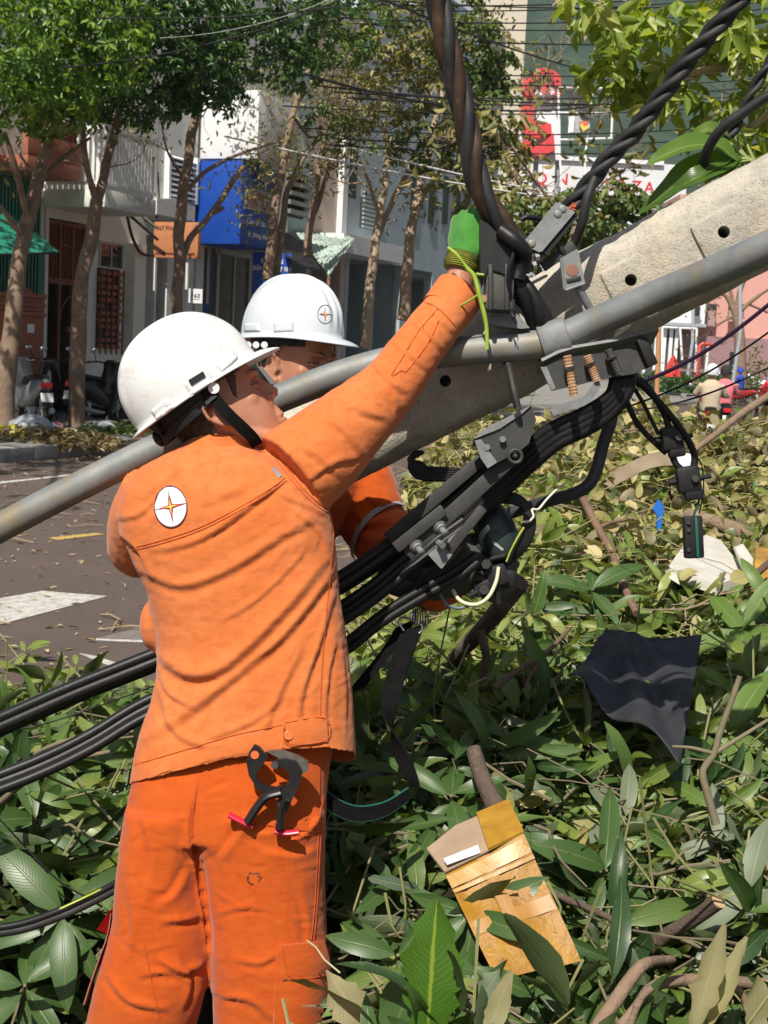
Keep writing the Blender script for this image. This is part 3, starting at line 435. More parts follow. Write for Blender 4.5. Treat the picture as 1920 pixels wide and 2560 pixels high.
rx = nrm(RT*np.array([1, 1, 0])); o_ = st(tt, .45, za_+.11)-nrm(FW*np.array([1, 1, 0]))*.0102; text('163', o_, rx, Z3, .085, NAVY0 if False else pm('black_print', (.012, .012, .014)), 'number', hp, .003, 'CENTER', 1.1); MB().box(o_-Z3*.035, (rx, FW, Z3), (.19, .006, .008)).build('underline', MATS['black_print'], hp, 0)
bb = thing('blue_hanging_sign', st(tA(680, .8), 1.0, 2.2), 'small blue sign with white capitals behind the second helmet', 'sign'); tt = fac(680, 675, 1.2)[0]; c_ = st(tt, 1.2, (fac(680, 632, 1.2)[1]+fac(680, 735, 1.2)[1])/2); hh = fac(680, 632, 1.2)[1]-fac(680, 735, 1.2)[1]; fh = nrm(FW*np.array([1, 1, 0])); MB().box(c_, (rx, fh, Z3), (.82, .06, hh), .01).build('board', BLUE, bb, 30); text('E    ÀN', c_-fh*.031+Z3*hh*.24, rx, Z3, .1, WL, 'lettering', bb, .003, 'CENTER', 1.15); text('BÌNH ĐỊNH', c_-fh*.031+Z3*hh*.06, rx, Z3, .1, WL, 'lettering', bb, .003, 'CENTER', 1.15); MB().box(c_+Z3*(hh/2+.1), (rx, fh, Z3), (.04, .04, .2)).build('hanger', IRON, bb, 0)
# pale houses further on
h4 = house('pale_blue_house', 'narrow pale blue house with horizontal louvre bars', tA(715)+.03, tA(770), 10, fac(745, 600, 0)[1], [(tA(722), tA(765))], TEAL)
t0, t1, z0, z1 = fr(724, 430, 768, 545, .1); fv = tb(t0, t1, 0, .02, z0, z1, 'louvre_window', DARKI, h4)
for k in range(5): zz = z0+(k+.5)*(z1-z0)/5; tb(t0-.1, t1+.25, .02, .2, zz-.05, zz+.05, 'louvre', ALU, fv)
h5 = house('pale_pink_house', 'pale pink plastered house behind the forked tree', tA(770)+.03, tA(862), 10, fac(815, 600, 0)[1], [(tA(776), tA(850))], PINKB)
h6 = house('white_shuttered_house', 'white and pale blue house with shuttered window over a dark shop', tA(862)+.03, tA(1010), 11, fac(930, 650, 0)[1], [(tA(872), tA(930)), (tA(938), tA(1004))], TEAL); fb(858, 600, 1012, 645, .0, .8, 'canopy', SIGNW, h6)
for (x0, y0, x1, y1) in ((872, 370, 893, 495), (1040, 420, 1060, 520)): fb(x0, y0, x1, y1, .005, .03, 'window', GLASS, h6)
t0, t1, z0, z1 = fr(903, 478, 942, 575, .03); sh = tb(t0, t1, .0, .05, z0, z1, 'shutter', ALU, h6)
for k in range(9): tb(t0+.05, t1-.05, .05, .09, z0+(k+.25)*(z1-z0)/9, z0+(k+.7)*(z1-z0)/9, 'slat', TEAL, sh)
fb(858, 330, 870, 640, .0, .15, 'pilaster', SIGNW, h6)
h7 = house('pale_grey_house', 'long pale grey house row half hidden by bare branches', tA(1010)+.05, tA(1230), 12, 4, [(tA(1020), tA(1080)), (tA(1100), tA(1200))], TEAL)
for x in (1030, 1075, 1110, 1140, 1165): fb(x, 440, x+12, 560, .0, .05, 'window', GLASS, h7)
aw2 = thing('corrugated_awning', st(tA(820, 1.2), 1.2, 2.8), 'torn pale green corrugated awning with a black underside', 'awning'); A_ = [st(fac(x, y, n)[0], n, fac(x, y, n)[1]) for x, y, n in ((738, 580, .1), (870, 590, .1), (888, 598, 2.0), (822, 690, 2.2))]; AWG = pm('pale_green_sheet', (.36, .48, .42), (.46, .54, .48), 9, .6); NS = 12; vs, fs = [], []
for i in range(2*NS+1):
    s = i/(2*NS); q0 = A_[0]*(1-s)+A_[1]*s; q1 = A_[3]*(1-s)+A_[2]*s; z_ = .035*(i % 2)
    for k, (p) in enumerate((q0, q0*.5+q1*.5, q1+np.array([0, 0, .06*mnoise.noise(Vector((i*.7, 0, 0)))]))): vs.append(p+np.array([0, 0, z_]))
for i in range(2*NS):
    for k in range(2): a = i*3+k; fs.append((a, a+3, a+4, a+1))
o = MB().add(vs, fs).build('sheet', AWG, aw2, 20); mo = o.modifiers.new('t', 'SOLIDIFY'); mo.thickness = .006; MB().prism([A_[0]-Z3*.05, st(fac(706, 580, .3)[0], .3, fac(706, 580, .3)[1]), st(fac(712, 640, 1.6)[0], 1.6, fac(712, 640, 1.6)[1]), A_[3]-Z3*.03], (0, 0, -.02)).build('black_tarpaulin', IRON, aw2, 30)
MB().tube([A_[3], A_[3]*np.array([1, 1, 0])+Z3*.15], .04, 8).build('post', pm('wood_post', (.3, .2, .14), rough=.8), aw2)
# ------------------------------------------------------------------ far buildings to the right
def farbox(x0, y0, x1, y1, d, dep, name, mat, par, z0=None):
    a, b = P(x0, y0, d), P(x1, y1, d); zt = max(a[2], P((x0+x1)/2, y0, d)[2]); zb = z0 if z0 is not None else P((x0+x1)/2, y1, d)[2]; w_ = abs(b[0]-a[0]); return MB().box(((a[0]+b[0])/2, a[1]+dep/2, (zt+zb)/2), np.eye(3), (w_, dep, zt-zb)).build(name, mat, par, 0)
PINK = pm('salmon_pink_wall', (.62, .33, .28), (.58, .30, .26), .6, .9); MAUVE = pm('mauve_base_wall', (.30, .18, .19), (.26, .16, .17), .8, .9); WH2 = pm('far_white_wall', (.70, .72, .74), (.62, .64, .66), .3, .9); GREYB = pm('grey_tower_wall', (.34, .37, .40), (.30, .33, .36), .3, .9); BEIGE = pm('beige_tower_wall', (.55, .50, .40), rough=.9)
pk = thing('pink_building', (P(1850, 900, 95)[0], 100, 0), 'salmon pink building with mauve base seen under the steel pipe', 'building'); farbox(1700, 500, 2300, 860, 95, 12, 'upper_wall', PINK, pk, 1.6+.0); farbox(1700, 852, 2300, 930, 94.9, 12.2, 'base_wall', MAUVE, pk, 0)
for (x0, y0, x1, y1) in ((1764, 760, 1790, 812), (1822, 760, 1860, 792)): w_ = farbox(x0, y0, x1, y1, 94.85, .1, 'window', GLASS, pk); farbox(x0-3, y1, x1+3, y1+4, 94.7, .4, 'window_sill', MAUVE, w_); farbox(x0, y0+16, x1-2, y1, 94.78, .06, 'shutter', pm('shutter_pinkish', (.34, .25, .22), rough=.8), w_)
farbox(1826, 880, 1842, 920, 94.8, .2, 'window', GLASS, pk)
wb = thing('white_building', (P(1690, 900, 92)[0], 96, 0), 'white building with a glazed dark ground floor beside the pink one', 'building'); farbox(1590, 600, 1766, 812, 92, 5, 'upper_wall', WH2, wb); farbox(1590, 806, 1766, 814, 91.6, .8, 'canopy', GREYB, wb); farbox(1600, 814, 1690, 930, 92.5, 4, 'glazing', pm('shop_glazing', (.05, .06, .065), (.09, .10, .10), .8, .15), wb, 0); farbox(1738, 766, 1750, 790, 91.9, .2, 'window', GLASS, wb)
for x in (1612, 1640, 1660, 1676, 1690): farbox(x, 814, x+2.5, 930, 92.2, .2, 'glazing_bar', SIGNW, wb, 0)
pz = thing('plaza_building', (P(1450, 700, 140)[0], 150, 0), 'long white mall building with red capital letters on its front', 'building'); farbox(1200, 400, 1700, 800, 140, 14, 'wall', WH2, pz, 0); farbox(1230, 392, 1660, 402, 139.6, 15, 'parapet', SIGNW, pz)
REDL = pm('red_sign_letters', (.60, .03, .035), (.52, .03, .035), .7, .5); 
for ch, x, y in (('Q', 1352, 460), ('N', 1405, 462), ('P', 1490, 470), ('L', 1520, 473), ('A', 1555, 476), ('Z', 1590, 480), ('A', 1622, 483)): text(ch, P(x, y, 139.4), np.array([1., 0, 0]), Z3, 1.15, REDL, 'letter', pz, .05, 'CENTER')
rs_ = thing('red_roof_sign', P(1330, 280, 120), 'damaged red and white roof sign with huge letters behind the branches', 'sign')
def plate(pts, d, th, mat, name, par): MB().prism([P(x, y, d) for x, y in pts], FW*th).build(name, mat, par, 0)
plate([(1258, 166), (1285, 178), (1318, 200), (1345, 172), (1360, 168), (1388, 178), (1402, 192), (1404, 236), (1388, 236), (1386, 202), (1372, 192), (1352, 190), (1336, 206), (1334, 240), (1316, 238), (1300, 214), (1258, 196)], 119.4, 1, REDL, 'letter', rs_); plate([(1258, 198), (1300, 216), (1318, 240), (1386, 236), (1384, 204), (1370, 194), (1354, 192), (1338, 208)], 120, .6, WH2, 'letter_face', rs_); plate([(1350, 206), (1374, 206), (1376, 234), (1356, 234)], 119.8, .6, REDL, 'letter', rs_)
plate([(1296, 360), (1320, 346), (1345, 364), (1366, 350), (1384, 332), (1388, 374), (1354, 392), (1318, 382)], 119.6, 1, REDL, 'letter', rs_); plate([(1296, 270), (1340, 255), (1330, 300), (1378, 310), (1380, 335), (1340, 345), (1308, 330)], 119.6, .8, REDL, 'letter', rs_); plate([(1262, 232), (1400, 230), (1402, 400), (1266, 400)], 121, .6, WH2, 'backing', rs_)
for x in (1280, 1340, 1395): MB().tube([P(x, 400, 121.8), P(x, 560, 121.8)*np.array([1, 1, 0])], .25, 6).build('support', GREYB, rs_)
bf_ = thing('billboard_frame', P(1460, 300, 118), 'steel billboard frame with torn black sheeting on a roof', 'billboard'); S_ = .22
for a, b in (((1396, 218), (1534, 222)), ((1534, 222), (1528, 346)), ((1396, 218), (1398, 400)), ((1396, 350), (1530, 346)), ((1482, 222), (1462, 400)), ((1398, 282), (1532, 284)), ((1400, 400), (1410, 560)), ((1462, 400), (1465, 560))): MB().tube([P(*a, 118), P(*b, 118)], S_*.45, 6).build('steel_member', SIGNW, bf_)
plate([(1414, 226), (1480, 226), (1470, 260), (1478, 300), (1452, 288), (1440, 262), (1424, 250)], 117.6, .1, IRON, 'torn_sheet', bf_); plate([(1486, 228), (1530, 230), (1526, 240), (1500, 244)], 117.6, .1, IRON, 'torn_sheet', bf_); plate([(1420, 290), (1470, 290), (1466, 330), (1424, 332)], 117.9, .1, pm('grey_sheet', (.35, .36, .38), rough=.7), 'torn_sheet', bf_); plate([(1424, 292), (1436, 290), (1434, 330), (1420, 332)], 117.5, .1, SIGNW, 'torn_sheet', bf_)
plate([(1448, 304), (1470, 302), (1472, 318), (1458, 330), (1452, 318)], 117.4, .2, pm('yellow_print_sheet', (.6, .5, .06), (.5, .1, .06), .8, .6, lo=.5, hi=.52), 'torn_sheet', bf_)
gtw = thing('grey_tower', (P(1150, 300, 85)[0], 88, 0), 'plain grey tower block with a beige edge behind the trees', 'building'); farbox(1150, -500, 1235, 1000, 85, 6, 'wall', GREYB, gtw, 0); farbox(1236, -500, 1273, 1000, 84.5, 6, 'edge_wall', BEIGE, gtw, 0)
# ------------------------------------------------------------------ street things on the far right
HEDGE = leafmat('clipped_hedge_leaves', (.035, .085, .02), (.06, .13, .03), (.11, .18, .04), .25, .5)
def blobleaf(name, label, cat, boxes, ln, mat, seed, kind=None, group=None):
    rg = np.random.default_rng(seed); C = np.concatenate([np.array(c)+rg.uniform(-1, 1, (n, 3))*np.array(r) for c, r, n in boxes]); n = len(C); v, f = leaf_geo(C, rand_dirs(n, rg)+np.array([0, 0, .3]), rand_dirs(n, rg), rg.uniform(.6, 1.1, n)*ln, rg.uniform(.35, .5, n)*ln); return tag(quads(name, v, f, mat), label, cat, group, kind)
for k, (x, w_, d, n) in enumerate(((1640, 2.3, 72, 900), (1745, 1.8, 70, 800), (1830, 1.6, 75, 600))): g = P(x, 950, d); blobleaf('hedge', ['clipped median hedge just right of the bracket', 'clipped median hedge behind the beige rider', 'clipped median hedge at the far right'][k], 'hedge', [((g[0], g[1], .55), (w_, .7, .55), n)], .28, HEDGE, 30+k)
kb = P(1720, 975, 68); tag(MB().box((kb[0], kb[1], .12), np.eye(3), (9, 1.2, .24), .03).build('median_kerb', KERB), kind='structure')
dsh = P(1885, 900, 66); blobleaf('roadside_shrub', 'dry yellowish shrub at the right edge behind the riders', 'shrub', [((dsh[0], dsh[1], 1.0), (1.0, .8, 1.0), 500), ((dsh[0]+.1, dsh[1], 2.2), (.3, .3, .6), 60)], .22, L_OLIVE, 40)
bt = thing('bare_tree', (P(1846, 900, 60)[0], P(1846, 900, 60)[1], 0), 'bare branched tree in front of the pink building', 'tree'); rgb = np.random.default_rng(77); mb = MB(); tips = []; T_ = lambda *q: [P(x, y, 60) for x, y in q]
for pts, r0, r1 in ((T_((1850, 985), (1850, 900), (1848, 830), (1840, 790)), .30, .2), (T_((1840, 792), (1815, 740), (1785, 735), (1770, 730)), .12, .03), (T_((1840, 790), (1852, 720), (1880, 660), (1890, 600)), .14, .05), (T_((1842, 785), (1870, 760), (1910, 730), (1960, 700)), .12, .04), (T_((1836, 780), (1820, 700), (1800, 640)), .10, .04)): mb.tube(smooth_path(pts, 4), np.linspace(r0, r1, (len(pts)-1)*4+1), 8)
for x, y, dx, dz in ((1785, 735, -.6, .5), (1800, 640, -.3, .8), (1880, 660, .4, .8), (1910, 730, .8, .4), (1870, 760, .7, -.1), (1815, 740, -.7, .1), (1840, 790, -.8, .0), (1890, 610, .5, .8)): twigs(mb, P(x, y, 60), RT*dx+UP*dz, 2.2, .06, rgb, 3, tips)
mb.build('trunk', BARK, bt, 60); v, f = leaf_geo(np.array(tips), rand_dirs(len(tips)), rand_dirs(len(tips)), np.full(len(tips), .2), np.full(len(tips), .09)); quads('crown', v, f, L_BROWN, bt)
for k, (x, d, y0, r) in enumerate(((1828, 52, 760, .07), (1917, 46, 760, .09), (1715, 75, 700, .09))): g = P(x, 950, d); tag(MB().tube([(g[0], g[1], 0), (g[0]+.2, g[1], 3.0), P(x+22, y0-160, d)], r, 10).build('lamp_post', GREYB), ['thin grey post behind the blue hooded rider', 'pale post at the right edge behind the shrub', 'thin grey post before the white building'][k], 'post', 'grey street posts')
g = P(1645, 950, 60); tag(MB().tube([(g[0], g[1], 0), P(1648, 800, 60)], .11, 8).build('rusty_post', RUSTP if False else pm('rusty_post_paint', (.42, .20, .09), rough=.8)), 'orange rusty post right of the dangling stub', 'post')
pf_ = thing('pipe_portal', (P(1690, 900, 62)[0], 62, 0), 'white pipe frame standing before the glazed shopfront', 'frame'); 
for a, b in (((1656, 818), (1654, 930)), ((1656, 818), (1742, 822)), ((1742, 822), (1738, 930)), ((1700, 820), (1705, 900))): MB().tube([P(*a, 62), P(*b, 62)], .055, 6).build('pipe', SIGNW, pf_)
rf = thing('red_arch', (P(1765, 900, 64)[0], 64, 0), 'red painted steel arch on the pavement in front of the mauve wall', 'frame'); MB().tube([P(x, y, 64) for x, y in ((1742, 945), (1750, 864), (1756, 860), (1776, 862), (1778, 868))], .10, 6).build('tube', pm('red_paint', (.55, .04, .03), rough=.5), rf); MB().tube([P(1771, 866, 64), P(1764, 930, 64)], .06, 6).build('prop', SIGNW, rf)
rt_ = thing('red_canopy', (P(1682, 920, 66)[0], 66, 0), 'collapsed red canopy lying by the shopfront', 'canopy'); MB().loft([[P(x+sx*w_, y, 66+dd) for sx, dd in ((-1, 0), (1, 0), (1, 1.5), (-1, 1.5))] for x, y, w_ in ((1682, 942, 20), (1682, 915, 16), (1683, 888, 3))]).build('cloth', MATS['red_paint'], rt_, 30)
cr = thing('parked_car', (P(1815, 940, 80)[0], 80, 0), 'white car parked beyond the median hedge', 'car'); g = np.array([P(1815, 940, 80)[0], 80, 0.]); X_, Y_ = np.array([1., 0, 0]), np.array([0, 1., 0])
MB().loft([[g+X_*x+Y_*y+Z3*z for y, z in ((-.8, .35), (.8, .35), (.85, .8), (.6, h), (-.6, h), (-.85, .8))] for x, h in ((-2.1, .85), (-1.9, .95), (-1.1, 1.0), (-.5, 1.45), (.7, 1.5), (1.5, 1.1), (2.1, 1.0), (2.15, .8))]).build('body', SIGNW, cr, 30); MB().loft([[g+X_*x+Y_*y+Z3*z for y, z in ((-.83, .95), (.83, .95), (.62, h), (-.62, h))] for x, h in ((-.95, 1.05), (-.5, 1.4), (.65, 1.45), (1.3, 1.12))]).build('windows', GLASS, cr, 30)
for x in (-1.3, 1.3):
    for y in (-.8, .8): MB().cyl(g+X_*x+Y_*(y-.1)+Z3*.32, g+X_*x+Y_*(y+.1)+Z3*.32, .32, 18).build('wheel', IRON, cr)
# ------------------------------------------------------------------ motorbikes and riders
BPAINT = {'black': pm('black_bike_paint', (.012, .012, .014), rough=.25), 'red': pm('red_bike_paint', (.28, .02, .02), rough=.3), 'silver': pm('silver_bike_paint', (.25, .26, .27), rough=.35, metal=.4)}
TYRE = pm('tyre_rubber', (.015, .015, .015), rough=.8); TAIL = pm('red_tail_light', (.5, .02, .015), rough=.25); PLATE = pm('number_plate', (.62, .62, .58), rough=.5)
def motorbike(loc, head, label, paint='black', group=None, lit=False, cat='motorbike'):
    o = thing('motorbike', loc, label, cat, group); L = np.array([loc[0], loc[1], loc[2]]); f = np.array([math.sin(head), math.cos(head), 0.]); r = np.array([f[1], -f[0], 0.]); T = lambda x, y, z: L+f*x+r*y+Z3*z; bp_ = BPAINT[paint]
    for x in (-.62, .62):
        m_ = MB(); R_, r_ = .235, .045; m_.loft([[T(x+(R_+r_*math.cos(a))*math.cos(q), r_*math.sin(a), .28+(R_+r_*math.cos(a))*math.sin(q)) for a in np.linspace(0, 6.283, 8, endpoint=False)] for q in np.linspace(0, 6.283, 29)], False, False); w_ = m_.build('wheel', TYRE, o); m_ = MB(); m_.cyl(T(x, -.04, .28), T(x, .04, .28), .06, 10)
        for k in range(5): a = k*1.2566; m_.tube([T(x, 0, .28), T(x+.2*math.cos(a), 0, .28+.2*math.sin(a))], .018, 5)
        m_.build('rim', ALU, w_)
    mb = MB()
    for x, w_, z0, z1 in ((0, 0, 0, 0),): pass
    S = lambda rows: MB().loft([ellring(T(x, 0, (z0+z1)/2), r, Z3, w_, (z1-z0)/2, 14, 2.6) for x, w_, z0, z1 in rows])
    S([(-.86, .05, .66, .74), (-.7, .11, .55, .78), (-.4, .14, .42, .76), (-.1, .14, .32, .66), (.15, .12, .28, .52), (.28, .10, .28, .50)]).build('body', bp_, o)
    S([(-.72, .09, .76, .83), (-.5, .12, .75, .84), (-.1, .13, .72, .80), (.12, .09, .64, .72)]).build('seat', BLACKP, o)
    MB().loft([ellring(T(x, 0, z), r, f, w_, d_, 14, 2.6) for x, z, w_, d_ in ((.34, .32, .13, .05), (.38, .5, .2, .06), (.42, .75, .19, .07), (.44, .92, .15, .08), (.42, 1.02, .13, .10), (.4, 1.07, .06, .05))]).build('front_shield', bp_, o)
    MB().tube([T(.45, 0, .95), T(.62, .0, .28)], .035, 8).build('fork', ALU, o); mb = MB(); mb.tube([T(.25, -.33, 1.02), T(.36, -.2, 1.03), T(.4, 0, 1.0), T(.36, .2, 1.03), T(.25, .33, 1.02)], .016, 8); hb = mb.build('handlebar', IRON, o)
    for s in (-1, 1): MB().tube([T(.33, s*.24, 1.03), T(.36, s*.30, 1.18)], .008, 6).build('mirror_stalk', IRON, hb); MB().ball(T(.36, s*.33, 1.22), (.06, .02, .045), (r, f, Z3), 12, 8).build('mirror', pm('mirror_glass', (.4, .42, .45), rough=.1, metal=.8), hb); MB().tube([T(.25, s*.32, 1.02), T(.22, s*.42, 1.015)], .02, 8).build('grip', BLACKP, hb)
    MB().box(T(-.86, 0, .68), (r, f, Z3), (.17, .06, .09), .015).build('tail_light', TAIL, o); MB().box(T(-.90, 0, .5), (r, nrm(f-Z3*.3), nrm(Z3+f*.3)), (.19, .012, .14), .004).build('number_plate', PLATE, o); MB().loft([ellring(T(x, 0, z), r, nrm(Z3+f*.5), .07, .012, 10) for x, z in ((-.95, .36), (-.88, .52), (-.72, .58))]).build('rear_fender', BLACKP, o); MB().tube([T(-.75, .13, .30), T(-.3, .14, .22), T(0, .12, .2)], [.045, .045, .025], 10).build('exhaust', ALU, o)
    MB().tube([T(-.15, -.08, .3), T(-.25, -.22, .02)], .014, 6).build('side_stand', IRON, o); return o, T
mbA = fac(55, 1050, 1.1); mbB = fac(225, 1052, 1.5)
motorbike(st(fac(72, 1052, 1.75)[0], 1.75, .15), -.55, 'dark motorbike with silver tail parked behind the far left trunk', 'silver', 'motorbikes parked on the pavement'); motorbike(st(fac(243, 1055, 1.9)[0], 1.9, .15), .32, 'black motorbike parked behind the forked brown tree', 'black', 'motorbikes parked on the pavement')
motorbike(st(fac(120, 1050, .9)[0], .85, .15), math.atan2(SD[0], SD[1])+2.4, 'black scooter parked facing us between the pillar and the tree', 'black', 'motorbikes parked on the pavement')
def rider(loc, head, label, shirt, pants, helm, T, dx=0., hood=False, seat=.80):
    o = thing('person', loc, label, 'person', 'people riding motorbikes'); SKd = MATS.get('skin_far') or pm('skin_far', (.34, .19, .12), rough=.6); b = MB(); Q = lambda x, y, z: T(x-.12+dx, y, z)
    b.tube([Q(0, 0, seat+.02), Q(.02, 0, seat+.46)], [.11, .09], 12); b.tube([Q(.03, 0, seat+.48), Q(.05, 0, seat+.62)], .055, 10); b.ball(Q(.06, 0, seat+.70), (.10, .085, .12), None, 12, 8)
    for s in (-1, 1): b.tube([Q(.02, s*.18, seat+.47), Q(.12, s*.27, seat+.28), Q(.36, s*.26, seat+.24)], [.05, .045, .035], 8); b.tube([Q(0, s*.1, seat+.03), Q(.38, s*.14, seat-.02), Q(.30, s*.15, .30)], [.075, .065, .045], 8); b.tube([Q(.27, s*.15, .30), Q(.42, s*.15, .28)], .04, 8)
    v, f = remesh_b(b, .02); link_mesh('body', raw_mesh('body', v, f, SKd, None, 180, o), o); b = MB(); b.loft([ellring(Q(x, 0, seat+z), nrm(np.cross(Z3, T(1, 0, 0)-T(0, 0, 0))), nrm(T(1, 0, 0)-T(0, 0, 0)), w_, d_, 14, 2.4) for x, z, w_, d_ in ((0, -.06, .18, .15), (0, .1, .18, .15), (.0, .3, .20, .15), (.02, .45, .21, .13), (.03, .53, .14, .09), (.04, .57, .07, .07))])
    for s in (-1, 1): b.tube([Q(.02, s*.18, seat+.46), Q(.12, s*.28, seat+.28), Q(.26, s*.27, seat+.25)], [.075, .07, .055], 10)
    v, f = remesh_b(b, .02); link_mesh('shirt', raw_mesh('shirt', v, f, shirt, None, 180, o), o); b = MB()
    for s in (-1, 1): b.tube([Q(-.05, s*.09, seat+.02), Q(.2, s*.13, seat+.03), Q(.39, s*.15, seat-.03), Q(.31, s*.15, .34)], [.12, .11, .09, .065], 10)
    v, f = remesh_b(b, .02); link_mesh('trousers', raw_mesh('trousers', v, f, pants, None, 180, o), o)
    MB().loft([ellring(Q(.06, 0, seat+z), T(0, 1, 0)-T(0, 0, 0), T(1, 0, 0)-T(0, 0, 0), r, r*1.1, 18, 2) for z, r in ((.66, .125), (.72, .135), (.80, .12), (.86, .08), (.885, .02))]).build('hood' if hood else 'helmet', helm, o); return o
def remesh_b(mb, vox):
    me = raw_mesh('tmp', mb.v, mb.f, [], None, 0); o = bpy.data.objects.new('tmp', me); COL.objects.link(o); r = o.modifiers.new('r', 'REMESH'); r.mode = 'VOXEL'; r.voxel_size = vox; s = o.modifiers.new('s', 'SMOOTH'); s.iterations = 4; e = o.evaluated_get(bpy.context.evaluated_depsgraph_get()); m2 = bpy.data.meshes.new_from_object(e); v = np.array([q.co[:] for q in m2.vertices]); f = [tuple(p.vertices) for p in m2.polygons]; bpy.data.objects.remove(o); bpy.data.meshes.remove(me); return v, f
C_ = lambda n, c: pm(n, c, rough=.85)
_, T = motorbike((P(1768, 1000, 27.5)[0], 27.5, 0), .12, 'dark red motorbike ridden away by the beige shirted rider', 'red', 'motorbikes ridden along the road', True); rider(T(0, 0, 0), .12, 'rider in beige shirt and white helmet with a blue disc', C_('beige_shirt', (.46, .38, .27)), C_('grey_trousers', (.20, .20, .19)), C_('white_helmet', (.6, .64, .68)), T, -.25)
tag(MB().loft([ellring(T(-.31, 0, 1.69)+0*Z3, T(0, 1, 0)-T(0, 0, 0), T(1, 0, 0)-T(0, 0, 0), .09, .095, 16, 2), ellring(T(-.31, 0, 1.70), T(0, 1, 0)-T(0, 0, 0), T(1, 0, 0)-T(0, 0, 0), .04, .045, 16, 2)]).build('helmet_cap', C_('blue_disc', (.02, .30, .62))), 'blue disc on the beige rider helmet', 'helmet cover') if False else None
_, T = motorbike((P(1805, 1000, 31)[0], 31, 0), .12, 'black motorbike ridden by the pink jacketed person', 'black', 'motorbikes ridden along the road'); rider(T(0, 0, 0), .12, 'rider in pink jacket and black helmet beside the beige rider', C_('pink_jacket', (.62, .16, .19)), C_('dark_trousers', (.03, .03, .035)), C_('black_helmet', (.02, .02, .022)), T, 0)
_, T = motorbike((P(1838, 1000, 58)[0], 58, 0), -.9, 'red and black motorbike crossing under the blue hooded rider', 'red', 'motorbikes ridden along the road'); rider(T(0, 0, 0), -.9, 'rider in bright blue hooded raincoat', C_('blue_raincoat', (.02, .05, .36)), C_('black_trousers', (.025, .025, .03)), C_('blue_hood', (.02, .06, .40)), T, 0, True)
_, T = motorbike((P(1922, 1000, 40)[0], 40, 0), -.2, 'red motorbike cut off by the right edge', 'red', 'motorbikes ridden along the road'); rider(T(0, 0, 0), -.2, 'rider in red shirt and blue helmet at the right edge', C_('red_shirt', (.52, .03, .05)), C_('denim', (.06, .08, .14)), C_('pale_blue_helmet', (.25, .42, .55)), T, 0)
# ------------------------------------------------------------------ overhead wires
WIRE = pm('overhead_wire', (.015, .015, .016), rough=.6); WIREW = pm('pale_overhead_wire', (.62, .60, .56), rough=.6)
def wire(a, b, r, sagm, label, mat=None, grp='overhead wires across the street'):
    pa_, pb_ = P(*a), P(*b); tag(MB().tube([pa_+(pb_-pa_)*s-Z3*sagm*4*s*(1-s) for s in np.linspace(0, 1, 22)], r, 6).build('overhead_wire', mat or WIRE), label, 'wire', grp)
for k, (y0, y1, d) in enumerate(((-10, -14, 30), (14, 2, 30), (28, 8, 31), (52, 40, 30), (66, 60, 32), (92, 98, 32), (170, 172, 33), (196, 188, 33), (225, 235, 30), (240, 250, 30), (255, 262, 31), (275, 280, 31), (330, 322, 32), (352, 345, 32), (372, 362, 32))): wire((700+(k*37) % 200, y0-10, d-4), (1960, y1+15-(k*53) % 60, d+6), .016, .25, 'thin black wire %s across the hillside' % ('highest', 'second', 'third', 'fourth', 'fifth', 'sixth', 'above the red sign', 'touching the red sign top', 'over the billboard frame', 'second over the billboard frame', 'through the torn sheeting', 'under the torn sheeting', 'above the mall roof', 'at the mall roof edge', 'lowest')[k] if k not in (0,) else 'highest thin black wire crossing the top edge')
wire((560, 340, 26), (1960, 545, 34), .022, .3, 'pale wire sloping down across the branches to the leaf cluster', WIREW); wire((880, 370, 28), (1960, 560, 30), .016, .2, 'second pale wire sloping down across the branches', WIREW)
wire((240, 45, 16), (1000, -8, 18), .010, .1, 'black wire in front of the top left crowns'); wire((400, 95, 16), (820, 0, 18), .0035, .1, 'pale thin wire in front of the top left crowns', WIREW); wire((150, 170, 15), (860, -5, 18), .012, .15, 'thick black wire rising across the top left crowns'); wire((760, 185, 20), (1500, 262, 30), .02, .3, 'black wire dropping right towards the billboard'); wire((960, 0, 20), (1520, 190, 34), .018, .1, 'black wire slanting down across the hillside')

# ------------------------------------------------------------------ haze
HZ = bpy.data.materials.new('thin_haze'); HZ.use_nodes = True; nt_ = HZ.node_tree; nt_.nodes.remove(nt_.nodes['Principled BSDF']); pv = nt_.nodes.new('ShaderNodeVolumePrincipled'); pv.inputs['Color'].default_value = (.82, .90, 1, 1); pv.inputs['Density'].default_value = .00027; pv.inputs['Anisotropy'].default_value = .3; nt_.links.new(pv.outputs[0], nt_.nodes['Material Output'].inputs['Volume'])
mb = MB().box((300, 600, 209), np.eye(3), (1900, 1500, 420)); tag(mb.build('haze', HZ, None, 0), kind='stuff')
# ------------------------------------------------------------------ fallen pole, pipe, cables and line hardware
z2 = lambda x, y, d: P(840+.3376*x, 1080+.3376*y, d)
z3 = lambda x, y, d: P(1050+.3617*x, 440+.3617*y, d)
z4 = lambda x, y, d: P(1180+.3737*x, 840+.3737*y, d)
def path(fn, pts, n=6): return [fn(*q) for q in smooth_path(pts, n)]
t = NT('weathered_concrete'); c = t.mix(t.ramp(t.noise(6, 7, .7), .3, .7), (.55, .505, .425, 1), (.43, .395, .33, 1)); c = t.mix(t.ramp(t.noise(60, 6, .8), .46, .72), c, (.36, .33, .28, 1)); c = t.mix(t.ramp(t.noise(4, 6, .7), .52, .75), c, (.58, .48, .33, 1)); c = t.mix(t.ramp(t.noise(2.2, 7, .75), .50, .72), c, (.27, .25, .215, 1)); c = t.mix(t.ramp(t.vor(150), .10, .22), (.13, .12, .105, 1), c); c = t.mix(t.ramp(t.noise(230, 3, .6), .66, .74), c, (.14, .13, .12, 1))
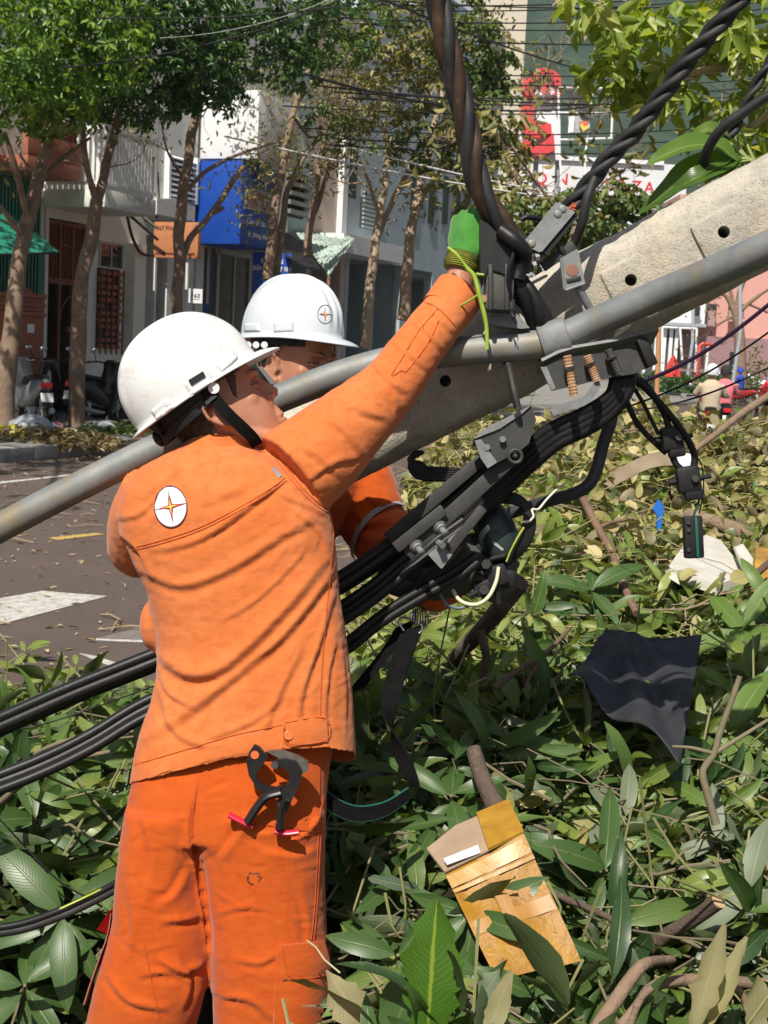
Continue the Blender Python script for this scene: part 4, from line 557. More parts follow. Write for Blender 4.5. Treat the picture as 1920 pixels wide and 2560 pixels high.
t.base(c); t.set(.95, 0, .2); t.bump(t.noise(140, 6, .75), .8, .004); t.bump(t.noise(30, 5, .6), .5, .008); t.bump(t.ramp(t.vor(110), .0, .3), .5, .002); CONC = t.m
GALV = pm('galvanised_steel', (.150, .166, .170), (.23, .24, .235), 14, .58, .25, bump=.25, bscale=160, bdist=.0015, dirt=(.22, .18, .115), dscale=9, dlo=.50, dhi=.68)
GALV2 = pm('dull_galvanised_plate', (.15, .157, .16), (.21, .217, .217), 40, .6, .2, bump=.3, bscale=300, dirt=(.16, .13, .10), dscale=14, dlo=.6, dhi=.8)
STEEL = pm('dark_painted_steel', (.024, .0245, .024), (.040, .0395, .036), 26, .6, .1, bump=.25, bscale=260, dirt=(.075, .062, .046), dscale=16, dlo=.6, dhi=.8)
RUBBER = pm('black_cable_sheath', (.008, .008, .009), (.013, .013, .014), 20, .45, spec=.3, bump=.25, bscale=90, bdist=.002, dirt=(.035, .032, .027), dscale=22, dlo=.62, dhi=.82)
RUBBER2 = pm('dusty_cable_sheath', (.016, .016, .018), (.028, .028, .028), 30, .58, spec=.3, bump=.35, bscale=120, bdist=.002, dirt=(.065, .06, .054), dscale=30, dlo=.58, dhi=.8)
BROWNR = pm('sun_browned_cable_sheath', (.022, .013, .009), (.060, .034, .020), 18, .6, spec=.25, bump=.4, bscale=120, bdist=.002, dirt=(.10, .065, .035), dscale=25, dlo=.58, dhi=.75)
RUST = pm('rusty_thread', (.26, .12, .05), (.42, .27, .16), 60, .85, bump=.6, bscale=400)
DARKH = pm('hole_shadow_bore', (.05, .047, .042), rough=1)
# concrete pole
PA, PB = V(1790, 391, 2.86), V(575, 1022, 3.04)
pole = thing('concrete_pole', (PA+PB)/2, 'broken concrete utility pole leaning across the picture with round bolt holes', 'utility pole')
pa = nrm(PA-PB); pn = nrm(-FW-pa*(-FW @ pa)); pu = np.cross(pa, pn); pu = pu if pu @ UP > 0 else -pu
rings = []; NR, NA = 130, 72; LP = np.linalg.norm(PA-PB)
for i in range(NR):
    s = i/(NR-1); c0 = PB+(PA-PB)*s; ring = []
    for q in np.linspace(0, 2*math.pi, NA, endpoint=False):
        e = 3.3; cx, sy = math.cos(q), math.sin(q); a = .109*math.copysign(abs(cx)**(2/e), cx); b = .105*math.copysign(abs(sy)**(2/e), sy)
        p = c0+pu*a+pn*b; k = .0035*mnoise.fractal(Vector(p*9), 1, 2, 4)+.0012*mnoise.noise(Vector(p*60)); edge = max(0, abs(cx*sy)*2-.8)*5; k -= max(0, mnoise.noise(Vector(p*17))-.1)*.016*edge
        ring.append(p+nrm(pu*a+pn*b)*k)
    if i == 0: ring = [p-pa*abs(mnoise.noise(Vector(p*20)))*.05 for p in ring]
    rings.append(ring)
shaft = MB().loft(rings)
for x, y, sx in ((1362, 606, .095), (1562, 503, .105), (962, 823, 0)):
    if sx:
        h = V(x, y, 2.8); d = nrm(h-CAM); k = ((PA+pn*.1) - CAM) @ pn/(d @ pn); p = CAM+d*k
        shaft.box(p-pn*.010-pa*.004, (pa, pu, pn), (sx, .082, .046), .010)
sm_ = raw_mesh('pole_shaft', shaft.v, shaft.f, CONC, None, 40, pole); so_ = link_mesh('shaft', sm_, pole); cut_ = MB()
for x, y, _ in ((1362, 606, 1), (1562, 503, 1), (962, 823, 0)):
    d = nrm(V(x, y, 2.8)-CAM); k = ((PA+pn*.1)-CAM) @ pn/(d @ pn); p = CAM+d*k; cut_.cyl(p+pn*.05, p-pn*.09, .0125, 20)
cm = raw_mesh('bore', cut_.v, cut_.f, DARKH, None, 0, pole); co_ = link_mesh('bore', cm, pole)
bpy.context.view_layer.update(); bo = so_.modifiers.new('b', 'BOOLEAN'); bo.object = co_; bo.operation = 'DIFFERENCE'; bo.solver = 'EXACT'; bo.use_self = True
nm_ = bpy.data.meshes.new_from_object(so_.evaluated_get(bpy.context.evaluated_depsgraph_get())); so_.modifiers.clear(); so_.data = nm_; bpy.data.objects.remove(co_)
# steel pipe
pipe = thing('steel_pipe', V(1000, 760, 2.78), 'bent galvanised steel pipe clamped along the front of the concrete pole', 'pipe')
PP = VP([(-90, 1192, 2.84), (0, 1140, 2.84), (180, 1046, 2.835), (340, 968, 2.835), (480, 912, 2.835), (600, 862, 2.83), (720, 815, 2.82), (830, 783, 2.81), (920, 768, 2.80), (1000, 758, 2.79), (1090, 751, 2.785), (1160, 744, 2.775), (1220, 726, 2.765), (1300, 690, 2.74), (1420, 638, 2.68), (1540, 588, 2.60), (1659, 534, 2.53), (1740, 497, 2.48)], 8)
PR = .0305+np.array([.0004*mnoise.noise(Vector(p*6)) for p in PP]); MB().tube(PP, PR, 32).build('tube', GALV, pipe, 60)
band = MB(); a0, a1 = V(1172, 742, 2.772), V(1230, 722, 2.763); ax = nrm(a1-a0); u, v_, w_ = frame(ax, UP)
rr = [ellring(a0+ax*s, w_, v_, r, r, 28, 2.6) for s, r in ((-.003, .0335), (-.002, .0375), (.0, .0385), (.052, .0385), (.054, .0375), (.055, .0335))]; band.loft(rr)
band.box(a0+ax*.026-UP*.046, (ax, v_, w_), (.05, .006, .03), .002); bnd = band.build('pipe_clamp', GALV2, pipe, 40)
mb = MB(); mb.cyl(a0+ax*.015-UP*.052-FW*.012, a0+ax*.015-UP*.052+FW*.012, .006, 6); mb.build('bolt', STEEL, bnd, 30)
# twisted bundles
def bundle(name, label, cat, pts, n, r, off, pitch, mats, group=None, sub=8, phase=0, nseg=9, fn=None, cut=0):
    ps = path(fn or V, pts, sub); th = thing(name, ps[len(ps)//2], label, cat, group)
    L = np.concatenate([[0], np.cumsum([np.linalg.norm(np.array(b)-np.array(a)) for a, b in zip(ps, ps[1:])])]); dens = max(len(ps), int(L[-1]/.012)); ls = np.linspace(0, L[-1], dens)
    q = np.stack([np.interp(ls, L, [p[i] for p in ps]) for i in range(3)], 1)
    t0 = nrm(q[1]-q[0]); u = nrm(np.cross(t0, [.3, 1, .2])); fr = []
    for i in range(dens):
        t_ = nrm(q[min(i+1, dens-1)]-q[max(i-1, 0)]); u = nrm(u-t_*(u @ t_)); fr.append((u, np.cross(t_, u)))
    for k in range(n):
        pt = [q[i]+(fr[i][0]*math.cos(a)+fr[i][1]*math.sin(a))*off for i in range(dens) for a in [2*math.pi*(ls[i]/pitch+k/n)+phase+.25*mnoise.noise(Vector((ls[i]*9, k, 0)))]]
        rr = [r*(1+.05*mnoise.noise(Vector((ls[i]*25, k*3, 1)))) for i in range(dens)]
        MB().tube(pt, rr, nseg).build('strand', mats[k % len(mats)], th, 60)
    return th
bundle('twisted_cable', 'thick brown black twisted cable hanging down to the green glove', 'cable', [(936, -60, 2.66), (950, 20, 2.67), (966, 100, 2.68), (990, 190, 2.70), (1008, 270, 2.71), (1022, 350, 2.72), (1042, 420, 2.73), (1080, 480, 2.745), (1118, 530, 2.76), (1140, 552, 2.765)], 4, .0128, .0132, .33, [BROWNR, RUBBER2, BROWNR, RUBBER2], 'twisted cables')
bundle('twisted_cable', 'grey black twisted cable rising to the top right from the riveted clamp', 'cable', [(1640, -60, 2.60), (1597, 0, 2.62), (1501, 112, 2.66), (1439, 194, 2.69), (1372, 283, 2.72), (1319, 337, 2.735), (1271, 398, 2.75), (1238, 440, 2.76), (1212, 470, 2.77)], 3, .0096, .0098, .16, [RUBBER2], 'twisted cables')
def cable(label, pts, r, mat=None, group='loose black cables', name='cable', fn=None, n=10, sub=6):
    mb = MB().tube(path(fn or V, pts, sub), r, n); o = mb.build(name, mat or RUBBER, None, 60)
    return tag(o, label, 'cable', group)
cable('single black cable curving down from the twisted cable behind the riveted clamp', [(1285, 385, 2.735), (1268, 430, 2.725), (1258, 480, 2.735), (1240, 525, 2.76), (1205, 560, 2.78)], .0098, RUBBER2)
bundle('twisted_cable', 'short dark twisted cable bent over the pole beside the pipe clamp', 'cable', [(1085, 590, 2.74), (1110, 612, 2.745), (1140, 645, 2.75), (1165, 690, 2.765), (1178, 728, 2.79), (1186, 770, 2.82)], 4, .0135, .0138, .26, [RUBBER], 'twisted cables')
bundle('twisted_cable', 'thin twisted pair at the right edge among the green leaves', 'cable', [(1700, 80, 2.95), (1659, 140, 2.96), (1625, 200, 2.97), (1600, 255, 2.98), (1560, 310, 3.0)], 2, .007, .007, .11, [RUBBER2], 'twisted cables')
cable('smooth thick black cable arching in from the right edge above the pole', [(1720, 185, 2.8), (1659, 208, 2.82), (1610, 240, 2.84), (1562, 275, 2.86), (1530, 320, 2.9), (1515, 370, 2.95)], .0108, RUBBER2)
# riveted anchor clamp
ac = thing('anchor_clamp', z3(890, 400, 2.74), 'flat grey clamp plate with three rivets gripping the twisted cable above the pole', 'cable clamp')
qd = [(945, 182), (1068, 238), (838, 522), (712, 468)]; n_ = nrm(np.cross(z3(*qd[1], 2.72)-z3(*qd[0], 2.72), z3(*qd[3], 2.72)-z3(*qd[0], 2.72))); n_ = n_ if n_ @ FW < 0 else -n_
MB().prism([z3(x, y, 2.722) for x, y in [(950, 180), (1066, 236), (1072, 250), (845, 520), (822, 526), (716, 474), (712, 460), (938, 186)]], FW*.005).build('plate', GALV2, ac, 30)
MB().prism([z3(x, y, 2.729) for x, y in [(950, 186), (1072, 244), (1095, 270), (880, 545), (838, 530), (722, 478)]], FW*.032).build('clamp_body', BLACKP, ac, 30)
for x, y in ((985, 228), (952, 262), (772, 468)):
    c = z3(x, y, 2.722); MB().ball(c, (.0088, .0035, .0088), (RT, FW, UP), 16, 8).build('rivet', GALV, ac, 60)
mb = MB(); mb.tube(path(z3, [(800, 520, 2.74), (770, 560, 2.735), (760, 620, 2.74), (740, 660, 2.76)]), .0062, 10); mb.tube(path(z3, [(850, 520, 2.745), (830, 570, 2.75), (800, 590, 2.75)]), .007, 10); mb.build('shackle', GALV2, ac)
for x, y, r in ((722, 600, .010), (790, 620, .009), (810, 560, .010)): MB().cyl(z3(x-14, y+3, 2.735), z3(x+14, y-3, 2.735), r, 8).build('nut', GALV, ac, 30)
mb = MB(); mb.tube(path(z3, [(955, 470, 2.75), (975, 505, 2.75), (1010, 560, 2.76)]), .007, 10); mb.build('hook_rod', STEEL, ac)
tag(MB().box((z3(850, 630, 2.76)+z3(1062, 478, 2.75))/2, (nrm(z3(1062, 478, 2.75)-z3(850, 630, 2.76)), FW, nrm(np.cross(FW, nrm(z3(1062, 478, 2.75)-z3(850, 630, 2.76))))), (.078, .006, .020), .002).build('flat_bar', STEEL), 'short dark flat bar lying on the pole edge below the riveted clamp', 'steel bar')
mb = MB(); rs = random.Random(3)
for k in range(9): p = z3(1040+rs.uniform(-15, 10), 222+rs.uniform(-6, 10), 2.722); mb.tube([p, p+RT*rs.uniform(.004, .013)+UP*rs.uniform(-.008, .012)-FW*.004], .0009, 5)
tag(mb.build('plastic_shred', pm('orange_shred', (.62, .10, .03), rough=.5)), 'tuft of orange plastic shreds at the riveted clamp', 'plastic scrap')
# suspension clamp held by the glove
sc = thing('suspension_clamp', z3(540, 640, 2.75), 'black suspension clamp assembly hanging on the pole right beside the green glove', 'cable clamp')
MB().prism([z3(x, y, 2.705) for x, y in [(418, 300), (470, 330), (560, 420), (650, 470), (655, 540), (628, 700), (560, 668), (470, 640), (440, 740), (418, 660)]], FW*.06).build('jaw', BLACKP, sc, 30)
MB().box(z3(545, 770, 2.735), (nrm(RT-UP*.05), FW, nrm(UP+RT*.05)), (.058, .05, .098), .006).build('clamp_body', pm('greenish_black_steel', (.040, .041, .034), (.07, .068, .055), 30, .5, .2, bump=.2), sc, 30)
for x in (487, 600): MB().box(z3(x, 770, 2.706), (RT, FW, UP), (.009, .012, .092), .003).build('rib', STEEL, sc, 30)
MB().tube(path(z3, [(655, 480, 2.70), (640, 560, 2.698), (618, 640, 2.698), (612, 740, 2.702), (622, 830, 2.71)]), .0085, 10, flat=.6).build('keeper_bar', RUBBER, sc)
MB().tube(path(z3, [(560, 380, 2.70), (640, 440, 2.69), (705, 500, 2.695), (725, 560, 2.71), (690, 640, 2.72), (670, 720, 2.72)]), .0155, 12).build('cable_tail', RUBBER, sc)
for x, y, l in ((447, 850, 50), (470, 890, 60), (635, 890, 70), (598, 900, 40)): MB().cyl(z3(x, y-l/2, 2.715), z3(x, y+l/2, 2.715), .0062, 10).build('bolt', RUST if x == 447 else STEEL, sc, 30)
MB().prism([z3(x, y, 2.75) for x, y in [(470, 960), (520, 900), (640, 920), (760, 1050), (700, 1055), (560, 1040), (480, 1020)]], FW*.03).build('base_plate', GALV2, sc, 30)
mb = MB()
for x0, y0, x1, y1 in ((622, 920, 640, 1010), (626, 930, 660, 1020), (650, 900, 655, 960)): mb.tube([z3(x0, y0, 2.71), z3((x0+x1)/2+4, (y0+y1)/2, 2.705), z3(x1, y1, 2.71)], .0012, 5)
mb.build('wire_end', RUBBER, sc)
cable('short black stub cable poking left above the anchor plate', [(705, 300, 2.76), (740, 285, 2.76), (790, 290, 2.765), (840, 300, 2.77)], .006, RUBBER, fn=z3)
# strap bracket on the pole
br = thing('pole_bracket', z3(1055, 640, 2.75), 'small grey bracket plate with a round rust spot standing off the pole', 'bracket')
MB().prism([z3(x, y, 2.742) for x, y in [(978, 566), (1080, 506), (1094, 512), (1140, 735), (1130, 750), (1018, 785), (1005, 775), (974, 585)]], FW*.007).build('plate', GALV2, br, 25)
mb = MB(); 
for a, b in (((1000, 785), (974, 570)), ((1005, 790), (1140, 742))): mb.tube([z3(*a, 2.740), z3(*b, 2.740)], .003, 8)
mb.build('rim', GALV2, br)
MB().loft([[z3(1052+r*math.cos(q), 650+r*.9*math.sin(q), dd) for q in np.linspace(0, 6.283, 28, endpoint=False)] for r, dd in ((46, 2.7425), (46, 2.7408), (30, 2.7402), (3, 2.7400))]).build('rust_spot', pm('rust_paint', (.26, .12, .085), (.20, .085, .06), 70, .8), br)
MB().box(z3(1062, 712, 2.740), (nrm(RT+UP*.25), FW, nrm(UP-RT*.25)), (.030, .004, .0085), .002).build('slot', pm('slot_dark', (.02, .018, .016)), br)
MB().cyl(z3(1090, 770, 2.752), z3(1200, 960, 2.775), .0088, 14).build('rod', GALV2, br)
MB().cyl(z3(1075, 640, 2.75), z3(1085, 655, 2.83), .008, 10).build('stud', STEEL, br)
# cross bracket under the pipe with hanging rusty bolts
xb = thing('crossarm_bracket', z4(800, 200, 2.76), 'dark steel bracket bolted under the pipe with rusty threaded bolts hanging down', 'bracket')
top = [(450, 205), (560, 150), (660, 118), (780, 98), (920, 74), (1100, 30), (1222, 2)]
mb = MB(); mb.ribbon([z4(x, y+4, 2.775) for x, y in top], nrm(FW*.97-UP*.24)*.042, .006); mb.build('top_flange', GALV2, xb, 30)
MB().prism([z4(x, y, 2.745) for x, y in [(455, 210), (640, 142), (900, 108), (1110, 72), (1172, 215), (1090, 252), (840, 292), (700, 330), (535, 366)]], FW*.008).build('web_plate', STEEL, xb, 30)
MB().prism([z4(x, y, 2.738) for x, y in [(458, 208), (500, 205), (560, 350), (535, 364), (520, 340)]], FW*.006).build('side_lip', GALV2, xb, 30)
for x0, y0, x1, y1, m_ in ((636, 130, 682, 400, RUST), (770, 130, 835, 300, RUST), (910, 90, 985, 255, STEEL)):
    a, b = z4(x0, y0, 2.725), z4(x1, y1, 2.73); mb = MB(); L = 26; pts = [a+(b-a)*i/(L-1) for i in range(L)]; mb.tube(pts, [.0078+.0011*(i % 2) for i in range(L)], 10); bo = mb.build('threaded_bolt', m_, xb, 20); MB().cyl(a+(b-a)*.28, a+(b-a)*.36, .013, 6).build('nut', STEEL, bo, 25)
MB().ribbon(path(z4, [(535, 510, 2.74), (640, 472, 2.735), (740, 440, 2.73), (790, 395, 2.73), (850, 310, 2.735)]), nrm(UP*.8-RT*.3)*.0085, .006).build('lug', GALV2, xb, 30)
MB().box(z4(1165, 110, 2.74), (nrm(RT*.4-UP*.9), FW, nrm(RT*.9+UP*.4)), (.06, .03, .022), .004).build('insulator_stub', BLACKP, xb, 30)
MB().tube(path(z4, [(225, 150, 2.80), (255, 260, 2.76), (280, 380, 2.74), (305, 480, 2.74)]), .0075, 8, flat=1.6).build('tie_strap', STEEL, xb)
# heavy cables slung under the pole
for k, (o, r) in enumerate(((-52, .0125), (-18, .0135), (18, .0135), (52, .0125))):
    cable(['innermost of the four heavy black cables slung under the bracket', 'second heavy black cable from the pole slung under the bracket', 'third heavy black cable from the pole slung under the bracket', 'outermost of the four heavy black cables slung under the bracket'][k],
      [(1015+o*1.1, 150, 2.80), (1010+o, 270, 2.78), (985+o, 380, 2.78), (890+o*.75, 490+o*.7, 2.79), (740+o*.5, 580+o, 2.81), (560+o*.5, 665+o, 2.83), (400+o*.6, 790+o, 2.85), (250+o*.6, 930+o, 2.87), (80+o*.6, 1090+o*.9, 2.885), (-140+o*.5, 1290+o*.7, 2.90), (-420+o*.4, 1520+o*.6, 2.92)], r, RUBBER, 'heavy cables slung under the pole', fn=z4)
cable('dark blue grey hose looping below the pole', [(945, 470, 2.90), (925, 580, 2.90), (875, 730, 2.91), (835, 890, 2.92), (775, 1000, 2.93), (660, 1062, 2.95), (500, 1106, 2.98), (330, 1160, 3.02), (190, 1205, 3.04), (60, 1225, 3.05)], .0135, pm('blue_grey_hose', (.030, .036, .044), (.045, .05, .058), 25, .5, bump=.3, bscale=200), None, 'hose', z4)
# angle bracket and flat arms
ab = thing('angle_bracket', z4(200, 700, 2.78), 'grey angle bracket with a bent lip under the pole', 'bracket')
MB().prism([z4(x, y, 2.76) for x, y in [(10, 690), (80, 622), (400, 460), (335, 520), (185, 620)]], nrm(FW-UP*.3)*.05).build('top_leg', GALV2, ab, 25)
MB().prism([z4(x, y, 2.765) for x, y in [(20, 700), (180, 625), (395, 470), (430, 560), (380, 720), (330, 760), (165, 850), (110, 885), (62, 820)]], FW*.006).build('side_leg', STEEL, ab, 25)
MB().prism([z4(x, y, 2.755) for x, y in [(18, 700), (60, 690), (168, 845), (105, 885), (60, 820)]], FW*.006).build('bent_lip', GALV2, ab, 25)
def ringm(c, R, r, ax, par, mat, name): u, v_, w_ = frame(ax, UP); MB().tube([c+(v_*math.cos(q)+w_*math.sin(q))*R for q in np.linspace(0, 6.283, 25)], r, 8).build(name, mat, par)
ringm(z4(290, 805, 2.755), .013, .004, FW, ab, STEEL, 'washer'); MB().ball(z4(290, 805, 2.757), (.006,)*3).build('bolt', STEEL, ab)
for x, y in ((205, 690), (100, 745)): MB().cyl(z4(x, y, 2.762), z4(x, y, 2.752), .007, 6).build('bolt', GALV2, ab, 25)
arms = thing('steel_bracket', z2(850, 600, 2.82), 'dark flat steel arms bolted together, reaching down from the pole', 'bracket')
def flatbar(a, b, w_, th, name, mat, par=arms, bev=.002):
    ax = nrm(b-a); nn = nrm(-FW-ax*(-FW @ ax)); MB().box((a+b)/2, (ax, nn, np.cross(ax, nn)), (np.linalg.norm(b-a), th, w_), bev).build(name, mat, par, 30)
flatbar(z2(1300, 195, 2.79), z2(520, 905, 2.79), .030, .007, 'front_bar', STEEL)
flatbar(z2(1075, 205, 2.85), z2(380, 790, 2.85), .026, .03, 'rear_bar', STEEL)
flatbar(z2(800, 570, 2.775), z2(440, 860, 2.775), .024, .006, 'splice_plate', STEEL)
MB().prism([z2(x, y, 2.80) for x, y in [(680, 905), (900, 740), (1062, 640), (1050, 660), (868, 900), (785, 1012), (770, 1005)]], FW*.006).build('angle_plate', GALV2, arms, 25)
flatbar(z2(1090, 560, 2.80), z2(830, 880, 2.80), .02, .006, 'angle_leg', STEEL)
for x, y in ((770, 705), (595, 845)):
    mb = MB(); c = z2(x, y, 2.783); q = nrm(-FW*.75+RT*.42-UP*.5)
    u, v_, w_ = frame(q, UP); mb.loft([[c+u*h+(v_*math.cos(a)+w_*math.sin(a))*r for a in np.linspace(0, 6.283, 20, endpoint=False)] for h, r in ((-.004, .0145), (.002, .0145), (.0025, .011), (.010, .0105), (.0105, .0068), (.026, .0068), (.027, .005))]); mb.build('bolt', GALV2, arms, 35)
MB().cyl(z2(760, 820, 2.79), z2(790, 840, 2.77), .007, 10).build('stud', GALV2, arms)
# cables going down to the left behind the front man
CG = 'black service cables running down to the left'
def sag(lbl, o, r, base, mat=RUBBER): cable(lbl, [(x+o*.25, y+o, d) for x, y, d in base], r, mat, CG)
C1 = [(-80, 1595, 2.74), (0, 1560, 2.75), (160, 1490, 2.77), (330, 1422, 2.79), (520, 1345, 2.82), (700, 1272, 2.85), (800, 1212, 2.86), (900, 1135, 2.87), (985, 1060, 2.87), (1060, 985, 2.86), (1120, 925, 2.84)]
sag('topmost of the black cables leaving the front man at left', -9, .0115, C1); sag('second cable of the upper black bundle at left', 9, .0125, C1); sag('lowest cable of the upper black bundle at left', 26, .011, [(x, y-10 if x > 500 else y-8, d+.02) for x, y, d in C1])
C2 = [(-80, 1712, 2.70), (0, 1686, 2.71), (100, 1646, 2.73), (200, 1596, 2.75), (320, 1525, 2.78), (520, 1440, 2.82), (700, 1345, 2.85), (800, 1280, 2.86), (870, 1222, 2.87), (945, 1160, 2.88), (1000, 1120, 2.885)]
sag('topmost cable of the lower black bundle at left', -12, .0105, C2); sag('middle cable of the lower black bundle at left', 4, .0115, C2); sag('bottom cable of the lower black bundle at left', 18, .0105, [(x, y, d-.02) for x, y, d in C2])
C3 = [(-60, 2015, 2.50), (40, 2002, 2.52), (130, 1972, 2.55), (210, 1935, 2.58), (280, 1898, 2.62), (420, 1830, 2.72), (600, 1740, 2.82)]
sag('upper of the two thin black cables crossing the leaves at lower left', -5, .0070, C3); sag('lower of the two thin black cables crossing the leaves at lower left', 7, .0075, C3, RUBBER2)
cable('thin yellow green earth wire above the cables at lower left', [(120, 1968, 2.545), (180, 1940, 2.56), (245, 1908, 2.60), (300, 1880, 2.64), (420, 1820, 2.72)], .0022, pm('yellow_green_sheath', (.34, .42, .05), rough=.45), CG, n=7)
cable('thin black wire sagging below the upper bundle at left', [(-20, 1585, 2.9), (90, 1565, 2.92), (200, 1530, 2.95), (310, 1490, 2.98), (420, 1450, 3.0)], .0017, RUBBER, CG, n=6)
cable('thin black wire crossing the leaves at far left', [(0, 1770, 2.85), (60, 1835, 2.8), (130, 1905, 2.72), (200, 1945, 2.66)], .0017, RUBBER, CG, n=6)
C4 = [(700, 1425, 2.86), (760, 1385, 2.86), (830, 1330, 2.86), (920, 1275, 2.86), (990, 1235, 2.86), (1030, 1205, 2.86)]
sag('upper of the two lower cables right of the front man', -6, .0098, C4); sag('lower of the two lower cables right of the front man', 10, .0098, C4)
# loops hanging below the pole
for k in range(5):
    o = k*13; cable(['outer', 'second', 'third', 'fourth', 'inner'][k]+' strand of the slack cable loop under the pole', [(640-o, 150, 2.90), (575-o*.6, 190+o*.4, 2.88), (548+o*1.5, 262-o*.6, 2.86), (610+o*1.2, 335-o*1.3, 2.86), (760, 352-o*1.5, 2.87), (930, 345-o*1.2, 2.88)], .0052, RUBBER, 'strands of the slack loop under the pole', fn=z2)
for k in range(6):
    o = k*15; cable(['outermost', 'second', 'third', 'fourth', 'fifth', 'innermost'][k]+' strand of the tied cable coil beside the green drill', [(1130, 470+o*.8, 2.92), (1250, 455+o*.8, 2.90), (1370, 490+o*.7, 2.89), (1450-o*.6, 590+o*.3, 2.885), (1462-o, 720, 2.885), (1405-o*.9, 850, 2.89), (1330-o*.6, 930, 2.90), (1250-o*.3, 985, 2.91)], .0052, RUBBER, 'strands of the tied cable coil', fn=z2)
cable('white tie wire around the cable coil and trailing right', [(1380, 668, 2.875), (1430, 660, 2.87), (1462, 625, 2.87), (1452, 575, 2.875), (1500, 570, 2.88), (1560, 500, 2.89), (1640, 420, 2.9), (1700, 380, 2.92)], .0026, pm('white_wire', (.62, .58, .50), rough=.5), None, 'tie_wire', z2, 7)
cable('yellow striped wire inside the cable coil', [(1392, 705, 2.87), (1340, 790, 2.87), (1290, 890, 2.875), (1262, 960, 2.88)], .0022, MATS['yellow_green_sheath'], None, 'wire', z2, 6)
# connectors below the drill
cn = thing('cable_connector', z2(1190, 1090, 2.9), 'black piercing connector with bolts hanging below the green drill', 'connector')
MB().box(z2(1190, 1060, 2.9), (nrm(RT+UP*.3), FW, nrm(UP-RT*.3)), (.045, .035, .045), .008).build('housing', BLACKP, cn); MB().box(z2(1100, 1150, 2.9), (nrm(RT+UP*.4), FW, nrm(UP-RT*.4)), (.05, .03, .032), .008).build('housing', BLACKP, cn); MB().box(z2(1270, 1085, 2.91), (nrm(RT*.3+UP), FW, nrm(UP*.3-RT)), (.04, .03, .03), .008).build('housing', BLACKP, cn)
for x, y in ((1105, 1165), (1120, 975)): MB().cyl(z2(x, y, 2.885), z2(x-8, y+4, 2.868), .0105, 6).build('bolt', STEEL, cn, 25)
for a, b in (((1040, 1035), (1110, 1050)), ((985, 1215), (1050, 1180)), ((1090, 950), (1250, 915)), ((1195, 1180), (1205, 1270))): MB().cyl(z2(*a, 2.89), z2(*b, 2.89), .0065, 10).build('stub', BLACKP, cn)
cable('cream wire looping under the connector', [(1205, 1000, 2.88), (1185, 1110, 2.875), (1130, 1220, 2.87), (1050, 1275, 2.87), (960, 1270, 2.875), (900, 1230, 2.88), (865, 1170, 2.89)], .0042, pm('cream_sheath', (.60, .60, .40), rough=.45), None, 'wire', z2, 8)
cable('grey wire looping under the orange cuff', [(770, 1200, 2.88), (820, 1275, 2.88), (900, 1305, 2.88), (980, 1290, 2.88)], .0035, pm('grey_sheath', (.10, .125, .15), rough=.45), None, 'wire', z2, 8)
# right hand connectors on hanging cables
HG = 'cables and connectors hanging right of the bracket'
cable('thick cable arching right from the bracket to the lower connector', [(1050, 240, 2.86), (1120, 310, 2.86), (1240, 430, 2.87), (1350, 560, 2.88), (1440, 690, 2.89), (1488, 800, 2.90), (1478, 900, 2.90)], .0075, RUBBER, HG, fn=z4)
cable('short cable from the bracket into the upper connector', [(1080, 250, 2.88), (1180, 350, 2.88), (1260, 470, 2.89), (1310, 590, 2.89), (1330, 760, 2.9), (1360, 850, 2.9), (1410, 900, 2.9)], .0072, RUBBER, HG, fn=z4)
cable('grey sleeved cable hanging left of the connectors', [(1020, 400, 2.9), (1080, 540, 2.91), (1150, 640, 2.92), (1220, 710, 2.92), (1300, 785, 2.92)], .0062, RUBBER2, HG, fn=z4)
cable('shiny straight cable running down to the upper connector', [(1070, 330, 2.89), (1140, 440, 2.89), (1200, 560, 2.9), (1250, 660, 2.9)], .0045, RUBBER2, HG, fn=z4)
def connector(c, label, sc=1.0):
    o = thing('cable_connector', c, label, 'connector', HG); A, B, C = nrm(RT+UP*.15), FW, nrm(UP-RT*.15)
    MB().box(c, (A, B, C), (.046*sc, .036, .052*sc), .01).build('housing', BLACKP, o); MB().box(c-C*.03*sc+A*.006, (A, B, C), (.035*sc, .03, .022*sc), .006).build('jaw', BLACKP, o); MB().cyl(c-A*.024*sc, c-A*.038*sc, .008, 10).build('end_cap', BLACKP, o); MB().cyl(c+A*.02*sc, c+A*.045*sc, .005, 10).build('stub', BLACKP, o); MB().cyl(c+A*.01-B*.018, c+A*.01-B*.028, .008, 6).build('bolt', STEEL, o, 25)
connector(z4(1335, 685, 2.9), 'upper of the two black connectors hanging at right'); connector(z4(1445, 960, 2.9), 'lower of the two black connectors hanging at right', 1.1)
md = thing('junction_box', z4(1475, 1340, 2.9), 'small black box with a green edge dangling at the end of a wire', 'connector')
MB().box(z4(1478, 1345, 2.9), (nrm(RT+UP*.05), FW, nrm(UP-RT*.05)), (.040, .03, .090), .006).build('casing', BLACKP, md); MB().box(z4(1505, 1345, 2.883), (nrm(RT+UP*.05), FW, nrm(UP-RT*.05)), (.006, .004, .085), .0015).build('side_strip', pm('green_strip', (.01, .10, .07), rough=.4), md)
for y in (1250, 1300, 1430): MB().cyl(z4(1450, y, 2.885), z4(1450, y, 2.88), .004, 8).build('screw', STEEL, md)
cable('thin green wire holding the dangling box', [(1495, 960, 2.9), (1520, 1040, 2.9), (1515, 1120, 2.9), (1490, 1180, 2.9), (1480, 1230, 2.9)], .0026, pm('green_wire', (.008, .06, .04), rough=.4), HG, 'wire', z4, 7)
